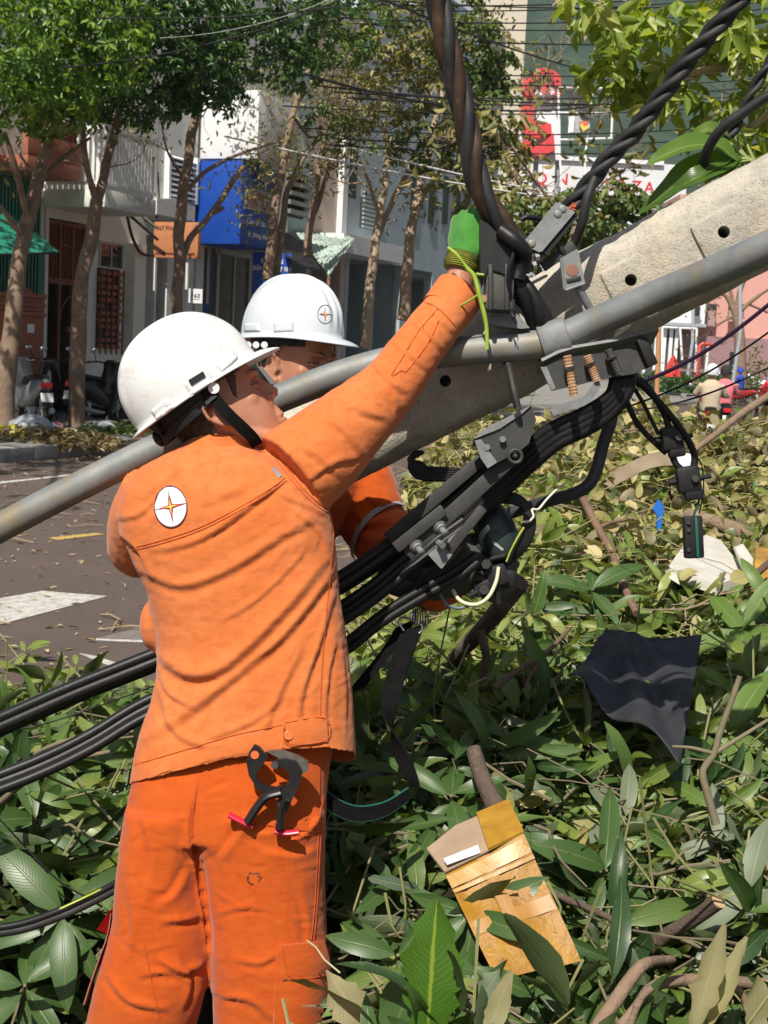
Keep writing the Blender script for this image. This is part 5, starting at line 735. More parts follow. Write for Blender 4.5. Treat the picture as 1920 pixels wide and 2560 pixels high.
cable('thin black wire looping right of the connectors', [(1400, 770, 2.9), (1470, 785, 2.9), (1530, 850, 2.9), (1548, 950, 2.9), (1545, 1060, 2.9), (1520, 1190, 2.9)], .0017, RUBBER, HG, 'wire', z4, 6)
for k, (a, b, r, m_) in enumerate((((1950, 738, 2.75), (1590, 962, 2.9), .0042, pm('purple_black_wire', (.020, .006, .026), rough=.35)), ((1950, 810, 2.8), (1560, 1020, 2.95), .0021, RUBBER), ((1950, 905, 2.85), (1540, 1033, 2.98), .0021, RUBBER))):
    pa_, pb_ = P(*a), P(*b); pts = [pa_+(pb_-pa_)*s-UP*.02*math.sin(math.pi*s) for s in np.linspace(0, 1, 14)]; tag(MB().tube(pts, r, 8).build('wire', m_), ['thick purple black wire slanting to the right edge', 'middle thin wire slanting to the right edge', 'lowest thin wire slanting to the right edge'][k], 'wire', 'taut wires slanting to the right edge')
# cordless drill
GRN = pm('dark_green_plastic', (.010, .020, .019), (.016, .028, .026), 25, .38, bump=.15, bscale=500)
dr = thing('cordless_drill', z2(1150, 800, 2.93), 'dark green cordless drill held under the pole by a grey gloved hand', 'power tool')
ax = nrm(z2(1100, 560, 2.95)-z2(1240, 880, 2.93)); A, B, C = frame(ax, FW); c0 = z2(1185, 745, 2.935)
MB().loft([ellring(c0+A*s, B, C, r, r*.9, 24, 2.5) for s, r in ((-.062, .022), (-.058, .034), (-.03, .043), (.0, .045), (.03, .042), (.05, .036), (.062, .026))]).build('motor_housing', GRN, dr)
MB().cyl(c0+A*.06, c0+A*.11, .024, 18, 0, .016).build('chuck', BLACKP, dr)
MB().tube([c0-A*.02, z2(960, 900, 2.96), z2(700, 1010, 2.965), z2(560, 1060, 2.96)], [.026, .024, .024, .03], 16).build('handle', GRN, dr)
MB().box(z2(450, 1080, 2.95), (nrm(RT-UP*.35), FW, nrm(UP+RT*.35)), (.085, .07, .075), .014).build('battery', GRN, dr)
MB().box(z2(590, 985, 2.93), (nrm(RT-UP*.35), FW, nrm(UP+RT*.35)), (.03, .06, .07), .008).build('battery_latch', BLACKP, dr)
MB().box(z2(1200, 845, 2.893), (nrm(RT-UP*.8), FW, nrm(UP+RT*.8)), (.028, .004, .006), .001).build('label_strip', pm('label_grey', (.3, .3, .3)), dr); MB().cyl(z2(1195, 735, 2.895), z2(1195, 735, 2.888), .005, 10).build('screw', STEEL, dr)
# straps and buckle
sp = thing('safety_strap', V(880, 1400, 2.9), 'black webbing strap with a metal buckle hanging below the cables', 'strap')
MB().ribbon(VP([(878, 1345, 2.90), (850, 1390, 2.90), (810, 1440, 2.90), (765, 1495, 2.90)], 6), nrm(RT*.85+UP*.4)*.026, .004).build('webbing', STRAP, sp, 30)
MB().ribbon(VP([(893, 1355, 2.89), (868, 1420, 2.885), (848, 1490, 2.88), (843, 1550, 2.87), (858, 1610, 2.86), (880, 1660, 2.85), (898, 1700, 2.84)], 6), [nrm((RT+UP*.25)*math.cos(tw_)+FW*math.sin(tw_))*w_ for w_, tw_ in zip(np.linspace(.026, .016, 37), np.linspace(0, 2.1, 37)-.9*np.sin(np.linspace(0, 6.28, 37)))], .004).build('webbing', STRAP, sp, 30)
mb = MB(); mb.tube(VP([(872, 1362, 2.885), (862, 1345, 2.885), (868, 1334, 2.885), (890, 1340, 2.885), (910, 1350, 2.885), (911, 1362, 2.885), (905, 1368, 2.885)], 4), .0028, 8); mb.box(V(893, 1332, 2.885), (RT, FW, UP), (.014, .01, .02), .003); mb.build('buckle', pm('bright_steel', (.55, .56, .58), rough=.25, metal=.9), sp)
mb = MB()
for k in range(7): mb.tube(VP([(890+k*4, 1300+k*2, 2.88), (893+k*5, 1325, 2.875), (889+k*6, 1348, 2.88)], 4), .0016, 5)
mb.build('frayed_cord', RUBBER, sp)
bl = thing('tool_belt', V(790, 1745, 2.62), 'loose black belt end with green edging sticking out behind the trousers', 'belt')
bp = VP([(680, 1700, 2.60), (720, 1738, 2.61), (770, 1758, 2.63), (830, 1748, 2.66), (882, 1716, 2.70)], 6); MB().ribbon(bp, [nrm(UP)*w_ for w_ in np.linspace(.017, .013, len(bp))], .003).build('webbing', STRAP, bl, 30)
for s in (1, -1): MB().tube([p+UP*s*w_ for p, w_ in zip(bp, np.linspace(.017, .013, len(bp)))], .0017, 6).build('edging', pm('green_edging', (.006, .10, .075), rough=.7), bl)
# ratchet cable cutter in the back pocket
za = lambda x, y, d: P(.5787*x, 1760+.5787*y, d)
ct = thing('cable_cutter', za(1190, 380, 2.44), 'black ratchet cable cutter with red handles tucked in the back pocket', 'cutter')
BM = pm('blued_steel', (.012, .012, .013), (.022, .022, .022), 40, .35, .3, bump=.1)
MB().prism([za(x, y, 2.438) for x, y in [(1098, 176), (1120, 186), (1160, 232), (1130, 268), (1108, 300), (1112, 330), (1140, 352), (1190, 362), (1222, 350), (1235, 372), (1190, 402), (1150, 395), (1108, 362), (1075, 310), (1064, 250), (1078, 205)]], FW*.012).build('hook_jaw', BM, ct, 40)
MB().prism([za(x, y, 2.432) for x, y in [(1172, 256), (1200, 240), (1240, 236), (1280, 250), (1302, 284), (1300, 330), (1280, 372), (1255, 430), (1240, 470), (1195, 440), (1205, 390), (1238, 350), (1252, 320), (1246, 292), (1222, 276), (1196, 278)]], FW*.012).build('blade_jaw', BM, ct, 40)
MB().prism([za(x, y, 2.446) for x, y in [(1150, 205), (1215, 200), (1290, 226), (1332, 250), (1330, 290), (1296, 310), (1270, 250), (1200, 232)]], FW*.014).build('gear_sector', pm('worn_steel', (.22, .20, .17), (.12, .11, .1), 60, .4, .6), ct, 40)
def hnd(pts, w_, mat, nm, d=2.434, th=.012): p = path(za, [(x, y, d) for x, y in pts], 4); MB().tube(p, w_, 12, flat=.6).build(nm, mat, ct)
hnd([(1215, 380), (1150, 400), (1108, 450), (1070, 510)], .0135, BM, 'handle'); hnd([(1235, 410), (1215, 460), (1210, 538)], .0140, BM, 'handle')
RG = pm('red_grip', (.55, .018, .045), rough=.35); hnd([(1092, 530), (1040, 505), (988, 478)], .0085, RG, 'grip', 2.438); hnd([(1186, 548), (1235, 558), (1292, 552)], .0085, RG, 'grip', 2.438)
for x, y, r in ((1186, 264, .0068), (1150, 398, .005), (1120, 432, .004), (1212, 438, .006), (1207, 508, .007), (1240, 415, .004)): MB().cyl(za(x, y, 2.43), za(x, y, 2.424), r, 14).build('pivot', STEEL if r > .0065 else BM, ct, 30)
for x, y in ((1101, 220),): MB().cyl(za(x, y, 2.4375), za(x, y, 2.4365), .0075, 14).build('jaw_hole', TROUSER_HOLE if False else pm('orange_through_hole', (.5, .09, .01)), ct)
# green leaf stalk caught on the glove
lk = MB(); lk.tube(VP([(968, 535, 2.71), (985, 548, 2.70), (1010, 580, 2.70), (1025, 598, 2.70), (1036, 640, 2.70), (1050, 700, 2.705), (1052, 755, 2.71)], 5), [.003]*10+[.0045]*15+[.004]*6, 8); lk.tube(VP([(1028, 592, 2.70), (1045, 594, 2.70)], 3), .003, 6); lk.tube(VP([(1035, 635, 2.70), (1005, 655, 2.71), (990, 662, 2.72)], 3), .0022, 6)
tag(lk.build('leaf_stalk', pm('fresh_green_stalk', (.30, .42, .04), (.22, .34, .03), 30, .5)), 'bright green leaf stalk caught on the glove and hanging over the pipe', 'twig')
# ------------------------------------------------------------------ people
def remesh(mb, vox, it=6, fac=.5):
    me = raw_mesh('tmp', mb.v, mb.f, [], None, 0); o = bpy.data.objects.new('tmp', me); COL.objects.link(o)
    r = o.modifiers.new('r', 'REMESH'); r.mode = 'VOXEL'; r.voxel_size = vox
    if it: s = o.modifiers.new('s', 'SMOOTH'); s.iterations = it; s.factor = fac
    e = o.evaluated_get(bpy.context.evaluated_depsgraph_get()); m2 = bpy.data.meshes.new_from_object(e)
    v = np.empty(len(m2.vertices)*3); m2.vertices.foreach_get('co', v)
    f = [tuple(p.vertices) for p in m2.polygons]
    bpy.data.objects.remove(o); bpy.data.meshes.remove(me); bpy.data.meshes.remove(m2)
    return v.reshape(-1, 3), f
def vnormals(v, f):
    me = bpy.data.meshes.new('n'); me.from_pydata(v.tolist(), [], f); n = np.empty(len(v)*3); me.vertices.foreach_get('normal', n); bpy.data.meshes.remove(me); return n.reshape(-1, 3)
def bvh_of(v, f): return BVHTree.FromPolygons([tuple(p) for p in v], f)
def hit(bvh, x, y, far=8.):
    d = nrm(P(x, y, 1.)-CAM); h = bvh.ray_cast(Vector(CAM), Vector(d), far)
    if h[0] is None:
        q = CAM+d*2.6; h = bvh.find_nearest(Vector(q))
    p, n = np.array(h[0]), np.array(h[1])
    if n @ d > 0: n = -n
    return p, n
def patch(bvh, quad, nu=8, nv=8, th=.002, sink=.003, bulge=0., mb=None, soft=1.):     # cloth or plastic piece lying on a body, given by its 4 corners in the photograph (1659 wide)
    q = [np.array(c, float)*K for c in quad]; mb = mb or MB(); top = []; bot = []
    for j in range(nv+1):
        for i in range(nu+1):
            a, b = i/nu, j/nv; c = (q[0]*(1-a)+q[1]*a)*(1-b)+(q[3]*(1-a)+q[2]*a)*b
            p, n = hit(bvh, *c); k = th*(soft if min(i, nu-i, j, nv-j) == 0 else 1)+bulge*math.sin(math.pi*a)*math.sin(math.pi*b)
            top.append(p+n*k); bot.append(p-n*sink)
    W = nu+1; N = len(top); fs = []
    for j in range(nv):
        for i in range(nu): fs.append((j*W+i, j*W+i+1, (j+1)*W+i+1, (j+1)*W+i))
    rim = [i for i in range(W)]+[j*W+nu for j in range(1, nv+1)]+[nv*W+i for i in range(nu-1, -1, -1)]+[j*W for j in range(nv-1, 0, -1)]
    for a, b in zip(rim, rim[1:]+rim[:1]): fs.append((a, b, b+N, a+N))
    return mb.add(top+bot, fs)
def seam(bvh, pts, r=.0011, mb=None, n=6, lift=.0006):
    mb = mb or MB(); ps = []
    for q in smooth_path(pts, n):
        p, nn = hit(bvh, q[0]*K, q[1]*K); ps.append(p+nn*lift)
    return mb.tube(ps, r, 5)
def disc(bvh, c, ex, ey, th, rings=5, n=40, mb=None, m=0, r0=0.):     # surface-following disc / annulus; ex, ey = half axes in photo pixels (1659)
    mb = mb or MB(); vs = []; fs = []; rr = np.linspace(r0, 1, rings)
    for r in rr:
        for k in range(n):
            a = 2*math.pi*k/n; p, nn = hit(bvh, (c[0]+r*(ex[0]*math.cos(a)+ey[0]*math.sin(a)))*K, (c[1]+r*(ex[1]*math.cos(a)+ey[1]*math.sin(a)))*K); vs.append(p+nn*th)
    for i in range(rings-1):
        for k in range(n): a = i*n+k; b = i*n+(k+1) % n; fs.append((a, b, b+n, a+n))
    return mb.add(vs, fs, m)
def star(bvh, c, ex, ey, th, waist=.16, mb=None, m=0, n=6):
    mb = mb or MB(); pts = []
    for k in range(8):
        a = math.pi*k/4; r = 1 if k % 2 == 0 else waist; pts.append((c[0]+r*(ex[0]*math.cos(a)+ey[0]*math.sin(a)), c[1]+r*(ex[1]*math.cos(a)+ey[1]*math.sin(a))))
    for k in range(8):
        A, B = pts[k], pts[(k+1) % 8]; rows = []
        for i in range(n+1):
            s = i/n; a = (c[0]+(A[0]-c[0])*s, c[1]+(A[1]-c[1])*s); b = (c[0]+(B[0]-c[0])*s, c[1]+(B[1]-c[1])*s)
            rows.append([hit(bvh, a[0]*K, a[1]*K), hit(bvh, b[0]*K, b[1]*K)])
        vs = [p+nn*th for r in rows for (p, nn) in r]; mb.add(vs, [(2*i, 2*i+1, 2*i+3, 2*i+2) for i in range(n)], m)
    return mb
def folds(v, f, strokes, scale=1.0):           # strokes: (points, width px, height mm): a raised fold with a hollow beside it
    n = vnormals(v, f); x, y, d = proj(v); x = x/K; y = y/K; view = nrm(FW); face = np.clip(-(n @ view)*2.2, 0, 1); D = np.zeros(len(v))
    for pts, wd, amp in strokes:
        pl = np.array(smooth_path(pts, 5)); L = len(pl)-1; best = np.full(len(v), 1e9); sg = np.zeros(len(v)); tt = np.zeros(len(v))
        for i in range(L):
            a, b = pl[i], pl[i+1]; e = b-a; q = np.clip(((x-a[0])*e[0]+(y-a[1])*e[1])/(e @ e), 0, 1)
            dx = x-(a[0]+q*e[0]); dy = y-(a[1]+q*e[1]); dd = np.hypot(dx, dy); mk = dd < best
            best[mk] = dd[mk]; sg[mk] = np.sign(e[0]*dy-e[1]*dx)[mk]; tt[mk] = ((i+q)/L)[mk]
        s = best*sg/wd; tp = np.clip(np.sin(np.pi*np.clip(tt, 0, 1)), 0, 1)**.6
        D += amp*.001*tp*(np.exp(-np.abs(s)**1.5)-.85*np.exp(-np.abs((s-1.3)/.75)**1.6))
    return v+n*(D*face*scale)[:, None]
def wrinkle(v, f, amp, sc, seed=0, stretch=(1, 1, 1)):
    n = vnormals(v, f); D = np.array([mnoise.fractal(Vector((p[0]*sc*stretch[0]+seed, p[1]*sc*stretch[1], p[2]*sc*stretch[2])), 1., 2., 3) for p in v]); return v+n*(D*amp)[:, None]
def ellring(c, u, w_, a, b, n=28, e=2.3):
    return [c+u*a*math.copysign(abs(math.cos(q))**(2/e), math.cos(q))+w_*b*math.copysign(abs(math.sin(q))**(2/e), math.sin(q)) for q in np.linspace(0, 2*math.pi, n, endpoint=False)]
def px_loft(mb, rows, b, d, n=28, e=2.4, slant=0.):        # rows: (y, xL, xR[, depth[, b]]) in photo pixels (1659)
    rings = []
    for r in rows:
        y, xl, xr = r[:3]; dd = r[3] if len(r) > 3 else d; bb = r[4] if len(r) > 4 else b
        rings.append(ellring(V((xl+xr)/2, y, dd), RT, FW, (xr-xl)/2*K/F*dd, bb, n, e))
    return mb.loft(rings)
skin = NT('skin'); c = skin.mix(skin.ramp(skin.noise(22, 4), .35, .7), (.43, .205, .125, 1), (.36, .15, .09, 1)); skin.base(c); skin.set(.5, 0, .4)
skin.b.inputs['Subsurface Weight'].default_value = .12; skin.b.inputs['Subsurface Radius'].default_value = (.01, .004, .002); skin.b.inputs['Subsurface Scale'].default_value = .6; skin.bump(skin.noise(900, 3), .25, .0006); SKIN = skin.m
HAIR = pm('hair', (.012, .010, .009), (.03, .024, .02), 60, .45, bump=.8, bscale=700, stretch=(1, 1, .15))
def cloth(name, c1, c2, c3, dirt=None, dlo=.62):
    t = NT(name); a = t.mix(t.ramp(t.noise(5, 6, .65), .35, .68), col(c1), col(c2)); a = t.mix(t.ramp(t.noise(45, 5, .7), .45, .75), a, col(c3))
    if dirt: a = t.mix(t.ramp(t.noise(9, 8, .75), dlo, dlo+.14), a, col(dirt))
    t.base(a); t.set(.85, 0, .15, .15); t.bump(t.noise(1100, 2, .5), .35, .0008); t.bump(t.noise(38, 6, .65), .20, .004); t.bump(t.noise(15, 3, .5, stretch=(1, 1, 2.6)), .22, .012); return t.m
JACKET = cloth('faded_orange_cotton', (.56, .140, .032), (.57, .180, .058), (.50, .118, .026), (.42, .12, .045), .72)
JACKET2 = cloth('bright_orange_cotton', (.52, .085, .008), (.50, .095, .012), (.46, .07, .007))
TROUSER = cloth('orange_twill', (.47, .072, .006), (.45, .088, .012), (.42, .062, .006), (.26, .048, .012), .66)
THREAD = pm('orange_thread', (.66, .15, .035), rough=.8); THREAD_D = pm('dark_orange_thread', (.42, .07, .012), rough=.9)
HELM = NT('helmet_plastic'); c = HELM.mix(HELM.ramp(HELM.noise(14, 8, .75, stretch=(1, 1, 2.5)), .55, .80), (.66, .66, .65, 1), (.36, .34, .32, 1))
c = HELM.mix(HELM.ramp(HELM.noise(60, 5, .8, stretch=(1, 2.5, .6)), .62, .74), c, (.35, .34, .33, 1)); HELM.base(c); HELM.set(.32, 0, .5); HELM.bump(HELM.noise(60, 5), .05, .001); HELM = HELM.m
HELM2 = pm('clean_helmet_plastic', (.56, .60, .64), (.53, .57, .61), 18, .22, dirt=(.5, .51, .53), dscale=11, dlo=.68, dhi=.85)
BLACKP = pm('black_plastic', (.012, .012, .013), (.022, .022, .024), 30, .42, bump=.1)
STRAP = pm('black_webbing', (.018, .017, .017), (.03, .028, .027), 60, .62, bump=.5, bscale=900)
FLAT_WHITE = pm('white_print', (.78, .78, .80), rough=.5); NAVY = pm('navy_print', (.012, .015, .05), rough=.5); PRED = pm('red_print', (.62, .03, .02), rough=.5); PYEL = pm('yellow_print', (.8, .5, .05), rough=.5); PMAR = pm('maroon_print', (.09, .012, .03), rough=.6)
HEAD = [(-.113, .072, .035, .018), (-.106, .086, .012, .03), (-.095, .0915, -.01, .039), (-.08, .091, -.03, .048), (-.065, .0915, -.05, .056), (-.05, .094, -.065, .061), (-.03, .0935, -.078, .066), (-.01, .0905, -.088, .069), (.01, .0875, -.095, .071), (.03, .0895, -.099, .073), (.05, .093, -.10, .0745), (.075, .09, -.098, .074), (.1, .074, -.085, .066), (.12, .045, -.06, .047), (.132, .01, -.025, .02)]
def frame(f, u):
    f = nrm(f); u = nrm(u-f*(np.asarray(u) @ f)); return f, np.cross(u, f), u
def head_into(mb, O, fr):
    f, l, u = fr; T = lambda x, y, z: O+f*x+l*y+u*z
    zs = np.array([h[0] for h in HEAD]); rings = []
    for z in np.linspace(-.113, .132, 30):
        xf, xb, w_ = [np.interp(z, zs, [h[i] for h in HEAD]) for i in (1, 2, 3)]; ring = []
        for q in np.linspace(0, 2*math.pi, 36, endpoint=False):
            cx, sy = math.cos(q), math.sin(q); e = 2.45 if cx > 0 else 2.1
            ring.append(T((xf+xb)/2+(xf-xb)/2*math.copysign(abs(cx)**(2/e), cx), w_*math.copysign(abs(sy)**(2/e), sy), z))
        rings.append(ring)
    mb.loft(rings)
    tb = lambda ps, r, n=10: mb.tube([T(*p) for p in ps], r, n)
    tb([(.084, 0, .036), (.094, 0, .022), (.103, 0, .005), (.110, 0, -.010), (.106, 0, -.018)], [.008, .0085, .0095, .0108, .008])
    mb.ball(T(.095, 0, -.012), (.014, .0115, .011), fr); mb.ball(T(.0915, 0, -.024), (.010, .017, .013), fr); mb.loft([[T(.088, w_, z), T(x, w_*.35, z), T(x, -w_*.35, z), T(.088, -w_, z), T(.07, 0, z)] for x, w_, z in ((.092, .012, .034), (.1, .013, .012), (.107, .016, -.006), (.108, .017, -.014), (.1, .015, -.020))])
    for s in (-1, 1):
        mb.ball(T(.1, s*.0115, -.0155), (.010, .0075, .0072), fr)
        tb([(.080, s*.048, .036), (.090, s*.03, .040), (.095, s*.010, .036)], [.006, .009, .008])
        mb.ball(T(.0585, s*.044, -.006), (.018, .017, .02), fr); mb.ball(T(.0685, s*.031, .017), (.0135,)*3, fr)
        ex = lambda x, y, z: (1.2*(x*.966-z*.259)-.002, s*(.0745+1.2*(y-.0745)), 1.2*(x*.259+z*.966)-.002)                                   # ear: helix, inner fold, back, lobe
        tb([ex(.010, .074, -.004), ex(.015, .080, .012), ex(.010, .087, .026), ex(-.004, .091, .031), ex(-.017, .093, .022), ex(-.021, .091, .004), ex(-.014, .086, -.014), ex(-.003, .078, -.026)], [.004, .0042, .0044, .0046, .0046, .0044, .0044, .0055], 8)
        tb([ex(.002, .082, .018), ex(-.007, .086, .010), ex(-.008, .084, -.006), ex(.002, .077, -.016)], .0034, 8)
        mb.ball(T(*ex(-.004, .079, .002)), (.0185, .0045, .030), (nrm(f*.966+u*.259), nrm(l*s-f*.3), nrm(u*.966-f*.259))); mb.ball(T(*ex(.002, .077, -.028)), (.008, .005, .009), fr); mb.ball(T(.013, s*.074, -.004), (.004, .004, .006), fr)
        tb([(-.01, s*.062, -.02), (.02, s*.058, -.062), (.06, s*.044, -.090)], [.014, .015, .014])          # jaw line
    tb([(.084, -.025, -.060), (.096, -.012, -.0545), (.1015, 0, -.0535), (.096, .012, -.0545), (.084, .025, -.060)], [.004, .006, .0065, .006, .004])
    tb([(.083, -.022, -.063), (.094, -.011, -.067), (.0995, 0, -.068), (.094, .011, -.067), (.083, .022, -.063)], [.0045, .0075, .0085, .0075, .0045])
    mb.ball(T(.084, 0, -.097), (.015, .019, .016), fr); tb([(.092, 0, -.030), (.097, 0, -.046)], [.008, .008])
def face_dents(v, O, fr):
    f, l, u = fr; q = np.stack([(v-O) @ f, (v-O) @ l, (v-O) @ u], 1); d = np.zeros(len(v))
    for s in (-1, 1):
        for c, r, a in (((.092, s*.018, .020), (.012, .008, .009), .0035), ((.096, s*.024, -.048), (.012, .008, .020), .0012)):
            d += a*np.exp(-(((q-np.array(c))/np.array(r))**2).sum(1))
    d += .0034*np.exp(-(((q-np.array((.104, 0, -.0605)))/np.array((.02, .024, .0022)))**2).sum(1))          # mouth line
    return v-f*d[:, None]
def make_eyes(par, O, fr, sides, gaze=(1, 0, 0)):
    f, l, u = fr; T = lambda x, y, z: O+f*x+l*y+u*z
    EW = pm('eye_white', (.62, .58, .54), rough=.15); EI = pm('iris', (.02, .010, .006), rough=.1)
    for s in sides:
        c = T(.0725, s*.031, .017); mb = MB().ball(c, (.0122,)*3, fr, 16, 12); e = mb.build('eye', EW, par, 180)
        g = nrm(f*gaze[0]+l*gaze[1]+u*gaze[2]+l*s*.25); a, b, cc = frame(g, u); mi = MB()
        mi.loft([[c+a*math.sqrt(.01245**2-r*r)+b*r*math.cos(q)+cc*r*math.sin(q) for q in np.linspace(0, 6.283, 16, endpoint=False)] for r in (.0058, .004, .001)], False); mi.build('iris', EI, e)
        for nm, zz, tilt in (('upper_eyelid', .0040, 1), ('lower_eyelid', -.0060, -1)):
            m_ = MB(); m_.tube([T(.072, s*.045, .015), T(.0815, s*.039, .018+zz*.8), T(.0850, s*.031, .018+zz), T(.0845, s*.022, .0165+zz*.7), T(.083, s*.016, .013)], [.002, .0040, .0046, .0040, .002], 8); m_.build(nm, SKIN, par, 180)
        b_ = MB(); b_.tube([T(.079, s*.047, .0355), T(.0925, s*.037, .0425), T(.0985, s*.024, .0425), T(.1, s*.012, .038)], [.0012, .0028, .0034, .002], 8, flat=.6); b_.build('eyebrow', HAIR, par)
        la = MB(); la.tube([T(.075, s*.046, .0175), T(.0868, s*.039, .0205), T(.0905, s*.031, .0210), T(.0885, s*.021, .0185)], .0011, 5); la.build('eyelashes', HAIR, par)
def make_helmet(par, O, fr, mat, ribs):
    f, l, u = fr; n = 144; A, B, H = .129, .108, .148; rows = []; T = lambda p: O+f*p[0]+l*p[1]+u*p[2]
    def dome(th, k):                                   # k: 0 rim .. 1 crown
        e = 2.25; ph = k*math.pi/2; r = math.cos(ph)**(2/e); z = H*math.sin(ph)**(2/e)
        x, y = A*r*math.cos(th), B*r*math.sin(th)
        x += .006*math.cos(th)*(1-k)
        rid = math.exp(-(y/.036)**6)*min(1, max(0, (z-.012)/.05)); up = .0052*rid
        if ribs: up += .0034*rid*math.cos(y/.0245*math.pi*2*.5*2)
        nx = nrm((x/A**2, y/B**2, z/H**2)); return np.array((x, y, z))+nx*up
    ths = np.linspace(0, 2*math.pi, n, endpoint=False)
    def brim(th, s, dz=0.):
        c = max(0, math.cos(th)); ext = .0045+.010*max(0, -math.cos(th))**2+.041*c**2.2; p = dome(th, 0); o = nrm((p[0], p[1], 0))
        return p+o*ext*s+np.array((0, 0, -.004*s-.30*ext*s*s*(.35+.65*c)+dz-.010*math.sin(th)**2*0))
    for k in np.linspace(.985, 0, 34): rows.append([T(dome(t, k)) for t in ths])
    for s in (.12, .3, .55, .8, .95, 1.): rows.append([T(brim(t, s)) for t in ths])
    for s in (1.0, .9, .4, .0): rows.append([T(brim(t, s, -.0035)-nrm((math.cos(t), math.sin(t), 0))*.002*0) for t in ths])
    for k in np.linspace(.05, .97, 12): rows.append([T(dome(t, k)*.955) for t in ths])
    mb = MB().loft(rows); h = mb.build('helmet', mat, par, 180)
    v = np.array(mb.v); return h, bvh_of(v, mb.f), T
def hand_into(mb, W, fr, curl, spread=.02, s=1.0, thick=1.0, side=1):       # W wrist; fr = (along the hand, across to the thumb, back of hand)
    a, t, b = fr; R = lambda x, y, z: W+(a*x+t*y*side+b*z)*s
    mb.loft([ellring(R(x, y, 0), t*side, b, w_*s, h*s, 16, 2.4) for x, y, w_, h in ((-.015, 0, .027*thick, .021*thick), (.01, 0, .03*thick, .020*thick), (.04, 0, .039*thick, .0175*thick), (.075, 0, .042*thick, .0155*thick), (.092, 0, .040*thick, .0125*thick))])
    for k, (y, L, r) in enumerate(((.031, .072, .0092), (.0105, .080, .0095), (-.0105, .075, .0090), (-.030, .060, .0080))):
        p = np.array((.078, y, 0.)); an = 0; pts = [R(*p)]
        for j, q in enumerate((.45, .32, .23)):
            an += math.radians(curl[j]); p = p+np.array((math.cos(an), y*spread*20/.6*.3*(1 if j == 0 else 0), -math.sin(an)))*L*q; pts.append(R(*p))
        mb.tube(pts, [r*thick*s*1.05, r*thick*s, r*.94*thick*s, r*.78*thick*s], 10); mb.ball(pts[-1], r*.8*thick*s)
    pts = [R(.012, .022, -.004), R(.04, .050, -.018), R(.065, .055, -.036), R(.082, .048, -.052)]; mb.tube(pts, [.016*s*thick, .0125*s*thick, .0105*s*thick, .0085*s*thick], 10); mb.ball(pts[-1], .0088*s*thick)
# ---- worker in front
W1 = V(455, 1750, 2.55); W1[2] = .0
p1 = thing('person', W1, 'man in faded orange suit and scuffed helmet reaching up to the cables, back to us', 'person', 'line workers in orange suits')
HO = V(479, 897, 2.635); F1 = frame(RT*.84+UP*.485+FW*.10, UP*.86-RT*.5-FW*.02)
body = MB(); head_into(body, HO, F1); f1, l1, u1 = F1; T1 = lambda x, y, z: HO+f1*x+l1*y+u1*z
body.tube([T1(-.012, 0, -.03), V(470, 958, 2.64), V(478, 1010, 2.63)], [.056, .058, .066], 18)
px_loft(body, [(990, 400, 560), (1040, 320, 640), (1120, 300, 680), (1260, 350, 690), (1450, 370, 715), (1600, 340, 700), (1740, 320, 680)], .075, 2.63)
ARM = VP([(640, 1015, 2.60), (740, 925, 2.645), (830, 835, 2.69), (897, 758, 2.722), (950, 690, 2.748), (984, 630, 2.768), (1002, 570, 2.778)], 4)
body.tube(ARM, np.interp(np.linspace(0, 1, len(ARM)), [0, .4, .6, .82, 1], [.052, .042, .038, .029, .028]), 16)
body.tube([V(330, 1060, 2.62), V(304, 1170, 2.74), V(335, 1060, 2.9), V(385, 960, 3.0)], [.055, .046, .038, .029], 14)
hand_into(body, V(385, 960, 3.0), frame(UP*.8+RT*.5, FW), (40, 50, 40), side=-1)
for pts, r in (([(370, 1700, 2.59), (335, 2050, 2.55), (290, 2380, 2.57), (275, 2560, 2.6)], (.062, .05, .042, .04)), ([(575, 1700, 2.59), (590, 2050, 2.55), (585, 2380, 2.58), (585, 2560, 2.62)], (.062, .05, .042, .04))): body.tube(VP(pts, 3), np.interp(np.linspace(0, 1, 10), np.linspace(0, 1, 4), r), 14)
bv, bf = remesh(body, .0034, 5, .5); bv = face_dents(bv, HO, F1)
link_mesh('body', raw_mesh('body', bv, bf, SKIN, None, 180, p1), p1); b1 = bvh_of(bv, bf)
make_eyes(p1, HO, F1, (-1, 1), (1, -.1, .25))
# hair: the back and sides of the head below the helmet
q = np.stack([(bv-HO) @ f1, (bv-HO) @ l1, (bv-HO) @ u1], 1); nn = vnormals(bv, bf)
def biggest(fs, n):
    p = list(range(n))
    def r(i):
        while p[i] != i: p[i] = p[p[i]]; i = p[i]
        return i
    for a in fs:
        for i in a[1:]: p[r(i)] = r(a[0])
    c = {}
    for a in fs: c[r(a[0])] = c.get(r(a[0]), 0)+1
    m = max(c, key=c.get); return [a for a in fs if r(a[0]) == m]
def hair_of(par, v, f, q, nn, hl):
    keep = hl(q); idx = -np.ones(len(v), int); fs = [a for a in f if all(keep[i] for i in a)]
    fs = biggest(fs, len(v)); used = sorted({i for a in fs for i in a}); idx[used] = range(len(used))
    hv = v[used]+nn[used]*(.0035+.002*np.array([mnoise.noise(Vector(v[i]*160)) for i in used]))[:, None]
    link_mesh('hair', raw_mesh('hair', hv, [tuple(idx[i] for i in a) for a in fs], HAIR, None, 180, par), par)
def hl1(q): return ((q[:, 0] < .012-.35*np.clip(q[:, 2], -.1, .0)) & (q[:, 2] > -.062+.25*np.clip(q[:, 0]+.06, 0, 1)) & (np.abs(q[:, 1]) < .0785) & ((q[:, 0] < -.024) | (q[:, 2] > .033))) | ((q[:, 2] > .05) & (q[:, 0] < .07))
